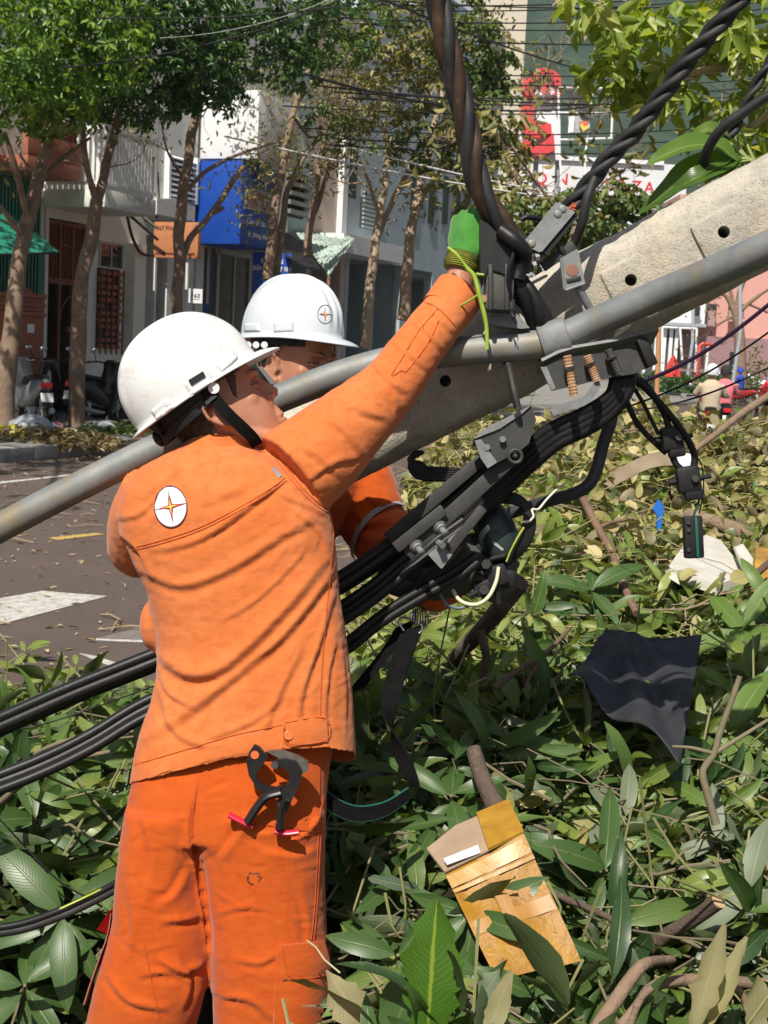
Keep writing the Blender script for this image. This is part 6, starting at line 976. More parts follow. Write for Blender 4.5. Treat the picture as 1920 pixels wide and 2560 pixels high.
hair_of(p1, bv, bf, q, nn, hl1); patch(b1, [(484, 806), (509, 810), (512, 860), (504, 854)], 8, 10, .0022, .002, .001, None, .1).build('sideburn', pm('sideburn_hair', (.10, .052, .036), (.05, .028, .02), 400, .7), p1, 180)
# jacket
j = MB()
px_loft(j, [(962, 402, 545, 2.64, .075), (985, 352, 590, 2.63, .095), (1012, 305, 640, 2.62, .11), (1060, 268, 690, 2.61, .122), (1110, 258, 716, 2.61, .13), (1160, 266, 724, 2.61, .13), (1220, 290, 729, 2.61, .128), (1280, 320, 735, 2.61, .126), (1340, 335, 743, 2.61, .125), (1400, 341, 751, 2.61, .125), (1460, 338, 759, 2.61, .126), (1520, 326, 763, 2.61, .128), (1580, 302, 766, 2.605, .13), (1640, 290, 768, 2.6, .132), (1700, 284, 769, 2.6, .134), (1770, 280, 772, 2.6, .136)], .12, 2.61, 40, 2.5)
SL = VP([(625, 1030, 2.60), (692, 975, 2.625), (770, 905, 2.66), (838, 838, 2.69), (893, 765, 2.72), (940, 705, 2.745), (985, 646, 2.77), (1000, 622, 2.777)], 4)
j.tube(SL, np.interp(np.linspace(0, 1, len(SL)), [0, .15, .3, .45, .6, .75, 1], [.096, .088, .072, .0585, .053, .051, .0495]), 24)
j.tube(VP([(352, 1080, 2.62), (318, 1130, 2.66), (304, 1180, 2.74), (325, 1090, 2.86), (365, 985, 2.96), (376, 965, 2.98)], 4), np.interp(np.linspace(0, 1, 21), [0, .25, .45, .7, 1], [.086, .074, .062, .055, .05]), 20)
j.ball(V(340, 1350, 2.62), (.034, .05, .055), (RT, FW, UP))
j.tube([V(475, 980, 2.635), V(472, 952, 2.64)], [.085, .068], 20)
jv, jf = remesh(j, .0048, 10, .5)
FOLDS = [([(330, 1190), (440, 1160), (560, 1075), (612, 1036)], 11, 6), ([(290, 1220), (390, 1262), (500, 1225), (600, 1160), (690, 1110)], 16, 6.5), 
  ([(336, 1405), (400, 1452), (480, 1440), (600, 1330), (715, 1190)], 20, 11), ([(470, 1345), (560, 1290), (660, 1190)], 9, 3.5), ([(300, 1600), (400, 1540), (500, 1460), (600, 1380), (690, 1270), (722, 1215)], 18, 9), 
  ([(640, 1600), (650, 1500), (690, 1380), (725, 1260)], 12, 6), ([(700, 1590), (705, 1480), (725, 1370)], 9, 4.5), ([(560, 1600), (600, 1500), (650, 1400)], 13, 5), ([(745, 1600), (744, 1480), (733, 1360)], 8, 3.5), ([(345, 1480), (380, 1580), (470, 1620)], 13, 5), ([(340, 1440), (370, 1500), (430, 1530)], 10, 5),
  ([(640, 1105), (690, 1150), (722, 1230)], 9, 5), ([(590, 1060), (660, 1090), (722, 1118)], 9, 4), ([(300, 1080), (350, 1040), (400, 1000)], 12, 4), ([(410, 1010), (480, 985), (560, 975)], 10, 3.5), ([(560, 985), (600, 1020), (640, 1050)], 12, 3.5),
  ([(640, 960), (690, 985), (735, 1030)], 12, 4.5), ([(700, 900), (745, 930), (790, 990)], 12, 5.5), ([(745, 865), (790, 890), (845, 905)], 11, 5), ([(800, 770), (835, 815), (880, 850)], 10, 5.5), ([(815, 800), (850, 860), (858, 890)], 8, 4), ([(845, 735), (890, 770), (925, 800)], 9, 4.5), ([(880, 690), (925, 720), (960, 760)], 8, 3.5), ([(925, 650), (950, 690), (975, 715)], 6, 2.5), ([(660, 1040), (720, 1000), (780, 985)], 10, 4.5),
  ([(258, 1150), (300, 1190), (330, 1250)], 9, 4.5), ([(250, 1120), (300, 1110), (350, 1060)], 9, 4), ([(430, 1090), (500, 1060), (570, 1020)], 16, 2.5), ([(430, 1600), (540, 1560), (620, 1500)], 10, 3.5), ]
rf_ = random.Random(8); FINE = []
for k in range(64):
    x0, y0 = rf_.uniform(300, 740), rf_.uniform(1000, 1620); L = rf_.uniform(30, 110); an = math.radians(rf_.gauss(-38, 22)); FINE.append(([(x0, y0), (x0+L*.5*math.cos(an)+rf_.uniform(-4, 4), y0+L*.5*math.sin(an)+rf_.uniform(2, 9)), (x0+L*math.cos(an), y0+L*math.sin(an))], rf_.uniform(3.5, 6.5), rf_.uniform(.8, 2.0)))
for k in range(26):
    s_ = rf_.random(); x0, y0 = 640+s_*330, 960-s_*290+rf_.uniform(-30, 50); L = rf_.uniform(25, 60); an = math.radians(rf_.gauss(35, 25)); FINE.append(([(x0, y0), (x0+L*.5*math.cos(an), y0+L*.5*math.sin(an)+5), (x0+L*math.cos(an), y0+L*math.sin(an))], rf_.uniform(3.5, 6), rf_.uniform(.9, 2.2)))
jv = folds(jv, jf, [(p_, w_*.8, h_) for p_, w_, h_ in FOLDS], .98); jv = folds(jv, jf, FINE, .6); jv = wrinkle(jv, jf, .0022, 9, 3); jv = wrinkle(jv, jf, .0007, 34, 9, (1, 1, 1.8))
def cut(v, f, pred):
    keep = ~pred(v); fs = [a for a in f if all(keep[i] for i in a)]; used = sorted({i for a in fs for i in a}); ix = -np.ones(len(v), int); ix[used] = range(len(used)); return v[used], [tuple(ix[i] for i in a) for a in fs]
x_, y_, d_ = proj(jv)
hem_y = np.interp(x_/K, [280, 480, 620, 700, 775], [1692, 1640, 1618, 1612, 1626])+np.clip((d_-2.58)/.16, 0, 1)*42*np.clip((x_/K-600)/140, 0, 1)
hem_pred = y_/K > hem_y
cu = nrm(V(1000, 622, 2.777)-V(940, 705, 2.745)); cuff_pred = ((jv-V(986, 641, 2.7715)) @ cu > 0) & (np.linalg.norm(jv-V(986, 641, 2.77), axis=1) < .1)
jf2 = [a for a in jf if not all(hem_pred[i] or cuff_pred[i] for i in a)]; jv2 = jv.copy()
mk = hem_pred; jv2[mk] += UP*((y_/K-hem_y)*K/F*d_)[mk][:, None]; mk = cuff_pred & ~hem_pred; jv2[mk] -= cu*((jv[mk]-V(986, 641, 2.7715)) @ cu)[:, None]
jv2, jf2 = cut(jv2, jf2, lambda v: np.array([i not in U_ for i in range(len(v))])) if (U_ := {i for a in jf2 for i in a}) else None
me = raw_mesh('jacket', jv2, jf2, JACKET, None, 180, p1, False); jk = link_mesh('jacket', me, p1)
so = jk.modifiers.new('thickness', 'SOLIDIFY'); so.thickness = .0025; so.offset = -1
bj = bvh_of(jv2, jf2)
def add(mb, name, mat, par, sm=40): return mb.build(name, mat, par, sm)
sm = MB()
for pts in ([(275, 1186), (340, 1170), (430, 1140), (520, 1095), (590, 1052), (616, 1032)], [(275, 1191), (342, 1176), (432, 1146), (522, 1101), (592, 1058), (619, 1038)], [(585, 975), (610, 1012), (650, 1062), (690, 1098), (727, 1116)], [(590, 972), (616, 1008), (655, 1057), (694, 1092), (729, 1109)], [(722, 1130), (712, 1250), (700, 1380), (694, 1480), (692, 1560)], [(292, 1652), (400, 1620), (500, 1590), (610, 1566)]): seam(bj, pts, .0010, sm)
add(sm, 'seam', THREAD_D, jk)
sm = MB(); seam(bj, [(945, 668), (905, 715), (868, 775), (845, 812), (868, 800)], .0009, sm); seam(bj, [(868, 800), (880, 800), (925, 740), (948, 692)], .0009, sm); seam(bj, [(912, 650), (948, 668), (985, 706)], .001, sm); add(sm, 'sleeve_seam', THREAD_D, jk)
# hem band with a buttoned tab
band = MB(); patch(bj, [(287, 1663), (612, 1571), (612, 1616), (286, 1690)], 22, 3, .0022, .002, 0, band); add(band, 'hem_band', JACKET, jk, 60)
tabm = patch(bj, [(612, 1556), (702, 1546), (706, 1602), (626, 1613)], 8, 6, .0042, .002, .002); tb_ = add(tabm, 'waist_tab', JACKET, jk, 60)
sm = MB(); seam(bj, [(616, 1561), (700, 1551), (703, 1598), (628, 1608), (613, 1590), (616, 1561)], .0008, sm, 4, .0046); add(sm, 'tab_stitching', THREAD_D, jk)
def button(bvh, c, r, par, lift=.0046):
    mb = MB(); vs, fs = [], []; disc(bvh, c, (r, 0), (0, r), lift+.0014, 3, 18, mb); disc(bvh, c, (r*1.12, 0), (0, r*1.12), lift+.0002, 2, 18, mb); ring = MB()
    p, nn = hit(bvh, c[0]*K, c[1]*K); a, b, cc = frame(nn, UP); rr = r*K/F*2.6
    mb.tube([p+nn*(lift+.0016)+(b*math.cos(t)+cc*math.sin(t))*rr*.9 for t in np.linspace(0, 6.283, 19)], .0009, 6)
    for sx in (-1, 1):
        for sy in (-1, 1): mb.ball(p+nn*(lift+.0016)+(b*sx+cc*sy)*rr*.22, .0008, None, 6, 4, 1)
    return mb.build('button', [pm('orange_button', (.75, .17, .04), rough=.35), THREAD_D], par)
button(bj, (623, 1588), 9.5, jk)
# cuff
cb = MB(); cc = V(988, 638, 2.773)
def cuff_band(par, c, ax, r0, r1, w_, mat, th=.003):
    a, b, c2 = frame(ax, UP); rings = []
    for r, s in ((r0, -w_/2), (r0+.001, 0), (r1, w_/2), (r1-th, w_/2), (r0-th, 0), (r0-th, -w_/2)): rings.append([c+a*s+(b*math.cos(q)+c2*math.sin(q))*r for q in np.linspace(0, 6.283, 40, endpoint=False)])
    return MB().loft(rings+[rings[0]], False, False).build('cuff', mat, par, 50)
cf = cuff_band(jk, V(978, 653, 2.769), cu, .0518, .0525, .058, JACKET)
cv = MB(); p = V(1000, 657, 2.735); a, b, c2 = frame(-FW*.8+RT*.5-UP*.2, UP); cv.loft([[p+a*h+(b*math.cos(q)+c2*math.sin(q))*r for q in np.linspace(0, 6.283, 18, endpoint=False)] for r, h in ((.0085, -.004), (.0085, .001), (.0072, .0022), (.006, .0012), (.001, .0012))]); cv.build('button', pm('orange_button', (.75, .17, .04), rough=.35), jk)
# collar
cl = MB(); rings = []
for s, off in ((0, 0), (.5, .002), (1, .004), (1, -.002), (0, -.004)):
    rings.append([V(472+(86-6*s)*math.cos(q), 972-24*s-10*math.cos(q)*s-3*math.sin(q), 2.636-.082*math.sin(q)*(1-.08*s)-off*math.sin(q)) for q in np.linspace(0, 6.283, 44, endpoint=False)])
cl.loft(rings, False, False).build('collar', JACKET, jk, 60)
# round emblem on the back
ec, ex, ey = (369.5, 1095), (33, -21), (19, 36)
em = MB(); disc(bj, ec, (38.5*.86, -17), (14, 42), .0016, 6, 44, em, 0); e_ = em.build('emblem', FLAT_WHITE, jk)
rg = MB(); disc(bj, ec, (38.5*.86, -17), (14, 42), .0021, 2, 44, rg, 0, .93); rg.build('emblem_ring', PMAR, jk)
stx, sty = (37, -8), (5.5, 37)
for th, k, wst, mt, nm in ((.0023, 1.0, .17, PMAR, 'star'), (.0030, .72, .15, PRED, 'star_core'), (.0037, .42, .15, PYEL, 'star_centre')):
    star(bj, ec, (stx[0]*k, stx[1]*k), (sty[0]*k, sty[1]*k), th, wst).build(nm, mt, jk)
# metallic label at the armhole
patch(bj, [(585, 1012), (592, 1009), (609, 1028), (603, 1033)], 3, 3, .002).build('sleeve_label', pm('silver_label', (.45, .45, .48), rough=.3, metal=.6), jk)
# trousers
t = MB()
px_loft(t, [(1560, 318, 730, 2.6, .105), (1640, 296, 715, 2.6, .115), (1700, 284, 708, 2.59, .12), (1760, 271, 706, 2.585, .122), (1800, 264, 705, 2.58, .118)], .12, 2.59, 36, 2.5)
px_loft(t, [(1740, 274, 480, 2.575, .115), (1800, 265, 445, 2.57, .114), (1900, 255, 440, 2.56, .108), (1980, 246, 447, 2.55, .10), (2060, 225, 454, 2.545, .096), (2130, 203, 448, 2.545, .094), (2212, 186, 424, 2.55, .092), (2330, 170, 395, 2.57, .09), (2480, 165, 375, 2.6, .085), (2590, 170, 365, 2.62, .08)], .1, 2.55, 30, 2.4)
px_loft(t, [(1740, 400, 706, 2.575, .118), (1800, 416, 704, 2.57, .118), (1900, 432, 701, 2.565, .112), (1980, 447, 704, 2.56, .108), (2060, 456, 709, 2.555, .104), (2130, 460, 711, 2.555, .100), (2212, 463, 702, 2.56, .096), (2330, 466, 690, 2.58, .092), (2480, 470, 678, 2.61, .088), (2590, 480, 670, 2.63, .082)], .1, 2.55, 30, 2.5)
tv, tf = remesh(t, .0052, 9, .5)
TFOLDS = [([(560, 1740), (520, 1800), (470, 1870)], 14, 5), ([(640, 1790), (560, 1800), (490, 1770)], 12, 4), ([(690, 1750), (660, 1800), (600, 1830)], 8, 5), ([(700, 1720), (680, 1770), (650, 1800)], 6, 5), ([(690, 1830), (640, 1850), (560, 1840)], 12, 3.5), ([(340, 2070), (395, 2098), (440, 2080)], 12, 7), ([(300, 2110), (350, 2100), (420, 2120)], 10, 4), ([(345, 1990), (400, 1985), (440, 1975)], 12, 5), ([(420, 1860), (380, 1930), (340, 1960)], 14, 4), ([(455, 1980), (520, 1960), (580, 1965)], 8, 2.5), ([(430, 1700), (415, 1800), (432, 1900), (447, 2000), (456, 2060)], 9, -8), ([(310, 1750), (330, 1850), (320, 1950)], 16, 3.5), ([(280, 1900), (290, 2000), (270, 2080)], 14, 3.5), ([(500, 2070), (560, 2080), (600, 2060)], 10, 3.5), ([(640, 1900), (665, 1980), (670, 2060)], 12, 3), ([(480, 2150), (540, 2160), (590, 2200)], 12, 4), ([(230, 2100), (280, 2160), (370, 2180)], 12, 5), ([(390, 2060), (420, 2120), (400, 2190)], 10, -5), ([(560, 1700), (500, 1700), (440, 1720)], 10, 2.5)]
TF2 = []
for k in range(60):
    x0, y0 = rf_.uniform(230, 690), rf_.uniform(1720, 2200); L = rf_.uniform(30, 100); an = math.radians(rf_.choice([-25, 20, 80, 5])+rf_.gauss(0, 14)); TF2.append(([(x0, y0), (x0+L*.5*math.cos(an), y0+L*.5*math.sin(an)+4), (x0+L*math.cos(an), y0+L*math.sin(an))], rf_.uniform(4, 7), rf_.uniform(.8, 2.2)))
tv = folds(tv, tf, [(p_, w_*.8, h_) for p_, w_, h_ in TFOLDS], 1.35); tv = folds(tv, tf, TF2); tv = wrinkle(tv, tf, .0026, 9, 5)
tr = link_mesh('trousers', raw_mesh('trousers', tv, tf, TROUSER, None, 180, p1), p1); bt = bvh_of(tv, tf)
sm = MB()
for pts in ([(553, 1642), (560, 1700), (566, 1760)], [(570, 1775), (640, 1805), (700, 1795)], [(690, 1760), (685, 1850), (680, 1950), (672, 2030)], [(695, 1760), (690, 1850), (685, 1950), (678, 2030)], [(426, 1690), (415, 1790), (432, 1900), (446, 1990), (455, 2060)], [(312, 2040), (330, 2130), (345, 2200)], [(640, 1640), (600, 1740), (545, 1790)]): seam(bt, pts, .0011, sm)
add(sm, 'seam', THREAD_D, tr)
pf = patch(bt, [(604, 2040), (706, 2032), (722, 2106), (624, 2118)], 8, 6, .008, .003, .003); pfo = add(pf, 'pocket_flap', TROUSER, tr, 60)
sm = MB(); seam(bt, [(609, 2048), (628, 2110), (716, 2100)], .0009, sm, 5, .009); add(sm, 'flap_stitching', THREAD_D, tr)
pk = patch(bt, [(598, 2052), (708, 2045), (704, 2330), (585, 2330)], 8, 10, .005, .003, .006); add(pk, 'cargo_pocket', TROUSER, tr, 60)
bk = patch(bt, [(484, 1640), (690, 1650), (688, 1800), (495, 1768)], 9, 8, .0022, .003, .002); add(bk, 'back_pocket', TROUSER, tr, 60)
REDC = pm('red_flap_lining', (.52, .02, .012), rough=.85)
lf = MB(); e0 = [(247, 1968), (243, 2000), (236, 2030), (224, 2060), (212, 2095), (200, 2130), (189, 2166)]; e1 = [(248, 1975), (240, 2004), (232, 2026), (220, 2066), (208, 2098), (196, 2134), (187, 2168)]
lf.loft([[V(x, y, 2.55), V(x-7, y+4, 2.50), V(x-10, y+6, 2.53), V(x-3, y+2, 2.58)] for x, y in e0]); lf.build('pocket_edge', TROUSER, tr, 60)
lf = MB(); lf.prism([V(248, 1958, 2.53), V(236, 1968, 2.51), V(209, 2008, 2.5), V(234, 2018, 2.52), V(246, 1998, 2.54)], FW*.004); lf.build('loose_flap', REDC, tr, 30)
# stains
st_ = MB(); rs = random.Random(4)
for k in range(16):
    a = k/16*6.28; r = 14+rs.uniform(-4, 3); seam(bt, [(548+r*math.cos(a), 1897+r*.8*math.sin(a)), (548+(r+3)*math.cos(a+.25), 1897+r*.8*math.sin(a+.25)), (548+r*math.cos(a+.5), 1897+r*.85*math.sin(a+.5))], rs.uniform(.0006, .0013), st_, 2, .0002) if k not in (2, 3, 9) else None
st_.build('grease_mark', pm('grease', (.035, .016, .010), rough=.6), tr)
for s, x in ((-1, 268), (1, 588)):
    bm_ = MB(); o_ = V(x, 2580, 2.6); g0 = np.array([o_[0], o_[1], 0.]); bm_.loft([ellring(g0+np.array([0, .03+dy, z]), np.array([1., 0, 0]), np.array([0, 1., 0]), a, b, 20, 2.6) for z, a, b, dy in ((.0, .05, .135, .0), (.02, .052, .138, 0), (.03, .047, .13, 0), (.07, .046, .10, -.02), (.11, .048, .066, -.04), (.22, .052, .06, -.04), (.235, .046, .054, -.04))]); bm_.build('boot', pm('boot_leather', (.03, .022, .016), (.05, .035, .025), 20, .6, bump=.2), p1)
# helmet, harness and chin strap
HF = frame(RT*.815+UP*.565+FW*.09, UP*.82-RT*.57-FW*.10); he, bh, TH = make_helmet(p1, V(424, 847, 2.625), HF, HELM, False)
for k, qd in enumerate(([(466, 790), (502, 757), (514, 772), (478, 806)], [(326, 888), (362, 858), (376, 880), (340, 911)])): add(patch(bh, qd, 10, 8, .0045, .003, 0, None, .25), 'accessory_lug', HELM, he, 180)
sk = add(patch(bh, [(396, 828), (450, 795), (464, 822), (412, 858)], 10, 8, .004, .003, 0, None, .25), 'slot_block', HELM, he, 30)
add(patch(bh, [(407, 822), (438, 803), (444, 815), (414, 834)], 3, 3, .0065, .002), 'slot_hole', BLACKP, he, 30)
add(patch(bh, [(412, 840), (450, 816), (455, 826), (418, 850)], 3, 3, .0075, .002), 'slot_clip', HELM, he, 30)
hm = MB()
for z, x0, r in ((-.006, -.105, .012), (-.030, -.098, .010)):
    ps = [TH((.104*math.cos(a)-.005, .094*math.sin(a), z-.012*max(0, -math.cos(a)))) for a in np.linspace(1.5, 4.78, 24)]; hm.ribbon(ps, HF[2]*r, .003)
for y in (-.05, 0, .05): hm.ribbon([TH((-.1, y, -.036)), TH((-.112, y, -.005)), TH((-.105, y, .03))], HF[1]*.008, .003)
hm.ball(TH((-.108, 0, -.034)), (.012, .028, .018), HF); hm.build('suspension_harness', BLACKP, he)
MB().cyl(TH((.028, -.099, -.017)), TH((.028, -.106, -.017)), .0105, 18).build('harness_disc', HELM, he)
def strap_on(bvh, pts, hw, mat, name, par, lift=.003):
    top = []
    P2 = smooth_path(pts, 6)
    ps = []; wv = []
    for i, q_ in enumerate(P2):
        a, b = P2[max(0, i-1)], P2[min(len(P2)-1, i+1)]; tdir = nrm(np.array(b)-np.array(a)); pr = np.array([-tdir[1], tdir[0]])
        h0, n0 = hit(bvh, *(K*(np.array(q_)))); p0 = h0+n0*lift; wdir = RT*pr[0]-UP*pr[1]; wdir = nrm(wdir-n0*(wdir @ n0)); ps.append(p0); wv.append(wdir*hw)
    return MB().ribbon(ps, wv, .002).build(name, mat, par, 30)
pp = VP([(455, 852, 2.535), (472, 872, 2.532), (496, 898, 2.534), (522, 922, 2.545), (545, 945, 2.56), (556, 962, 2.575)], 5)
MB().ribbon(pp, [nrm(np.cross(FW, pp[min(i+1, len(pp)-1)]-pp[max(0, i-1)]))*.0115 for i in range(len(pp))], .002).build('chin_strap', STRAP, he, 30)
MB().ribbon([V(447, 853, 2.537), V(452, 859, 2.532), V(459, 866, 2.53)], nrm(RT*.75+UP*.66)*.0125, .005).build('strap_clip', BLACKP, he, 30)
# glove on the raised hand
g = MB(); GA = nrm(UP*.96+RT*.16+FW*.08); GB = nrm(-RT*.62-FW*.78-GA*0); GB = nrm(GB-GA*(GB @ GA)); GT = np.cross(GA, GB)
hand_into(g, V(1001, 556, 2.775), (GA, GT, GB), (30, 55, 50), .004, .98, 1.12)
gv, gf = remesh(g, .0035, 5, .5); gv = wrinkle(gv, gf, .0022, 32, 1)
GREEN = NT('green_knit'); GREEN.base(GREEN.mix(GREEN.ramp(GREEN.noise(30, 5), .35, .7), (.040, .185, .026, 1), (.075, .25, .040, 1))); GREEN.set(.9, 0, .1, .3); GREEN.bump(GREEN.noise(900, 2), .6, .0012); GREEN = GREEN.m
gl = link_mesh('glove', raw_mesh('glove', gv, gf, GREEN, None, 180, p1), p1)
rb = MB(); ax = nrm(V(1004, 545, 2.777)-V(990, 590, 2.772)); a, b, c2 = frame(ax, FW)
rings = []
for i in range(27):
    s = i/26; r = .0325+.0035*math.sin(math.pi*s)+.0013*math.sin(s*26*math.pi/1.6); rings.append([V(994, 580, 2.774)+a*(s-.15)*.034+(b*math.cos(q)+c2*math.sin(q))*r for q in np.linspace(0, 6.283, 36, endpoint=False)])
rb.loft(rings).build('glove_cuff', pm('olive_rib_knit', (.13, .15, .018), (.22, .22, .03), 60, .9, bump=.5, bscale=800), gl, 60)
# ---- worker behind the pole
W2 = V(690, 1750, 3.35); W2[2] = 0
p2 = thing('person', W2, 'man in clean white helmet with star emblem, mostly hidden behind the steel pipe', 'person', 'line workers in orange suits')
f2 = nrm(RT*.80-FW*.56-UP*.14); F2 = frame(f2, UP); HO2 = V(636, 797, 3.30); body2 = MB(); head_into(body2, HO2, F2); T2 = lambda x, y, z: HO2+F2[0]*x+F2[1]*y+F2[2]*z
body2.tube([T2(-.015, 0, -.03), V(625, 880, 3.34), V(620, 930, 3.36)], [.056, .058, .07], 16)
px_loft(body2, [(910, 560, 690), (950, 500, 760), (1080, 500, 740), (1180, 510, 690), (1500, 520, 670)], .08, 3.36)
body2.tube(VP([(760, 1000, 3.40), (812, 1120, 3.39), (850, 1175, 3.34), (920, 1198, 3.18), (985, 1195, 3.03), (1005, 1190, 2.98)], 4), np.interp(np.linspace(0, 1, 21), [0, .5, 1], [.055, .045, .028]), 14)
for x in (545, 625): body2.tube([V(x, 1480, 3.36), V(x, 1900, 3.34), np.array([*V(x, 1900, 3.34)[:2], .05])], [.08, .06, .045], 12)
bv2, bf2 = remesh(body2, .0045, 5); bv2 = face_dents(bv2, HO2, F2)
link_mesh('body', raw_mesh('body', bv2, bf2, SKIN, None, 180, p2), p2); make_eyes(p2, HO2, F2, (-1, 1), (1, .2, -.3))
q2 = np.stack([(bv2-HO2) @ F2[0], (bv2-HO2) @ F2[1], (bv2-HO2) @ F2[2]], 1); hair_of(p2, bv2, bf2, q2, vnormals(bv2, bf2), hl1)
HF2 = frame(f2+UP*.08, UP+RT*.03-FW*.03); he2, bh2, TH2 = make_helmet(p2, V(631, 732, 3.30), HF2, HELM2, True)
for qd in ([(592, 696), (634, 694), (634, 716), (592, 718)], [(528, 700), (560, 698), (562, 716), (528, 716)]): add(patch(bh2, qd, 10, 8, .0038, .003, 0, None, .25), 'accessory_lug', HELM2, he2, 180)
ec = (702, 679); em = MB(); disc(bh2, ec, (16.5, 0), (0, 20.5), .0012, 2, 40, em, 0, .94); e2 = em.build('emblem_ring', NAVY, he2)
for th, k, wst, mt, nm in ((.0014, 1, .17, NAVY, 'star'), (.0020, .74, .15, PRED, 'star_core'), (.0026, .46, .15, PYEL, 'star_centre')): star(bh2, ec, (14*k, 0), (0, 18*k), th, wst).build(nm, mt, he2)
hm = MB(); ps = [TH2((.10*math.cos(a)-.005, .092*math.sin(a), -.010)) for a in np.linspace(0, 6.283, 40)]; hm.ribbon(ps, HF2[2]*.013, .003)
hm.ribbon([V(536, 742, 3.26), V(560, 790, 3.24), V(590, 830, 3.22)], RT*.006, .002); hm.build('suspension_harness', BLACKP, he2)
pb = MB()
for x in (536, 553, 571): p = V(x, 745, 3.2); pb.cyl(p, p+FW*.006, .008, 14)
pb.build('harness_clips', HELM2, he2)
j2 = MB(); px_loft(j2, [(900, 575, 680), (930, 510, 750), (980, 485, 790), (1080, 490, 770), (1180, 490, 715), (1300, 500, 690), (1560, 490, 690)], .125, 3.36)
SL2 = VP([(745, 990, 3.40), (790, 1080, 3.40), (812, 1140, 3.39), (850, 1170, 3.34), (920, 1195, 3.18), (960, 1200, 3.08)], 4); j2.tube(SL2, np.interp(np.linspace(0, 1, 21), [0, .3, .55, .8, 1], [.095, .085, .082, .066, .056]), 20)
j2.tube(VP([(500, 990, 3.36), (470, 1100, 3.42), (520, 1180, 3.3), (580, 1120, 3.15)], 4), .07, 16)
jv, jf = remesh(j2, .0065, 8); jv = folds(jv, jf, [([(757, 1100), (800, 1130), (850, 1120)], 9, 7), ([(765, 1150), (810, 1170), (865, 1150)], 9, 7), ([(770, 1190), (820, 1180), (850, 1165)], 8, 5), ([(790, 1070), (820, 1090), (845, 1090)], 7, 5)], 1.1); jv = wrinkle(jv, jf, .004, 12, 7)
jk2 = link_mesh('jacket', raw_mesh('jacket', jv, jf, JACKET2, None, 180, p2), p2); bj2 = bvh_of(jv, jf)
MB().tube([SL2[9]+(SL2[10]-SL2[9])*0]+[SL2[10]], .093, 24, False).build('reflective_band', pm('reflective_grey', (.26, .265, .27), (.32, .32, .33), 90, .5), jk2)
t2 = MB(); px_loft(t2, [(1540, 500, 685), (1700, 500, 680), (1760, 500, 680)], .12, 3.36)
for x in (545, 625): t2.tube([V(x, 1700, 3.36), V(x, 1900, 3.34), np.array([*V(x, 1900, 3.34)[:2], .09])], [.1, .085, .075], 16)
tv, tf = remesh(t2, .01, 6); link_mesh('trousers', raw_mesh('trousers', wrinkle(tv, tf, .005, 9), tf, TROUSER, None, 180, p2), p2)
for x in (545, 625):
    o_ = V(x, 1900, 3.34); g0 = np.array([o_[0], o_[1], 0.]); MB().loft([ellring(g0+np.array([.03, -.02, z]), np.array([1., -.6, 0])/1.17, np.array([.6, 1., 0])/1.17, a, b, 16) for z, a, b in ((0, .13, .05), (.03, .13, .05), (.07, .09, .048), (.13, .06, .05))]).build('boot', MATS['boot_leather'], p2)
# gloved hand below the pole
g2 = MB(); hand_into(g2, V(1010, 1188, 2.975), frame(RT*.75-UP*.55-FW*.35, UP*.6-FW*.5+RT*.2), (45, 60, 50), .01, 1.15, 1.35)
g2.tube(VP([(925, 1262, 2.99), (985, 1235, 2.97), (1040, 1190, 2.93)], 3), [.05, .052, .053, .054, .053, .05, .046], 16)
gv, gf = remesh(g2, .0045, 5); gv = wrinkle(gv, gf, .003, 24, 4)
link_mesh('glove', raw_mesh('glove', gv, gf, pm('grey_glove_leather', (.05, .048, .042), (.085, .08, .07), 14, .75, bump=.4, bscale=500, dirt=(.4, .36, .06), dscale=9, dlo=.7, dhi=.74), None, 180, p2), p2)
oc = MB(); oc.tube(VP([(905, 1283, 3.02), (940, 1272, 3.0), (970, 1255, 2.97)], 3), [.03, .046, .05, .052, .05, .05, .045], 14); ov, of = remesh(oc, .005, 5); link_mesh('glove_cuff', raw_mesh('glove_cuff', wrinkle(ov, of, .006, 26, 2), of, JACKET2, None, 180, p2), p2)
# ------------------------------------------------------------------ storm debris: mound, leaves, branches, rubbish
def sstep(a, b, x): q = np.clip((x-a)/(b-a), 0, 1); return q*q*(3-2*q)
def hgt(X, Y):
    X = np.asarray(X, float); Y = np.asarray(Y, float)
    hr = (.10+.139*np.clip(Y, 2.0, 7.4))*(1-sstep(7.4, 9.0, Y)); hr = np.where(Y < 2.2, .42, hr)
    hl = .47*(1-sstep(3.75, 4.9, Y+.25*X)); sx = sstep(-.42, .30, X-.02*(Y-4)); far = sstep(3.2, 4.6, Y)
    h = (hl*(1-far)+hl*far*(1-sx))*(1-sx)+np.maximum(hr*sx, hl*(1-sx)*0)+0
    h = h+.15*np.exp(-((X-1.75)/.55)**2-((Y-7.1)/.55)**2)
    return np.maximum(h, 0)*(1+.10*np.sin(X*5.1+Y*2.3)*np.cos(Y*4.2-X*2.))*(sstep(-3.2, -2.6, X)*(1-sstep(3.6, 4.6, X)))*sstep(.9, 1.5, Y)*(1-.75*sstep(-1.0, -.82, X)*(1-sstep(-.10, .06, X))*(1-sstep(2.55, 2.85, Y)))
def surf(x, y, up=0.):
    d = FW+(x-960)/F*RT-(y-1280)/F*UP
    for k in np.arange(1.5, 12, .02):
        p = CAM+k*d
        if p[2] <= hgt(p[0], p[1])+up: return p
    return CAM+8*d
MOUND = pm('dark_leaf_mass', (.018, .026, .010), (.045, .036, .020), 9, .95, bump=1, bscale=40, bdist=.02)
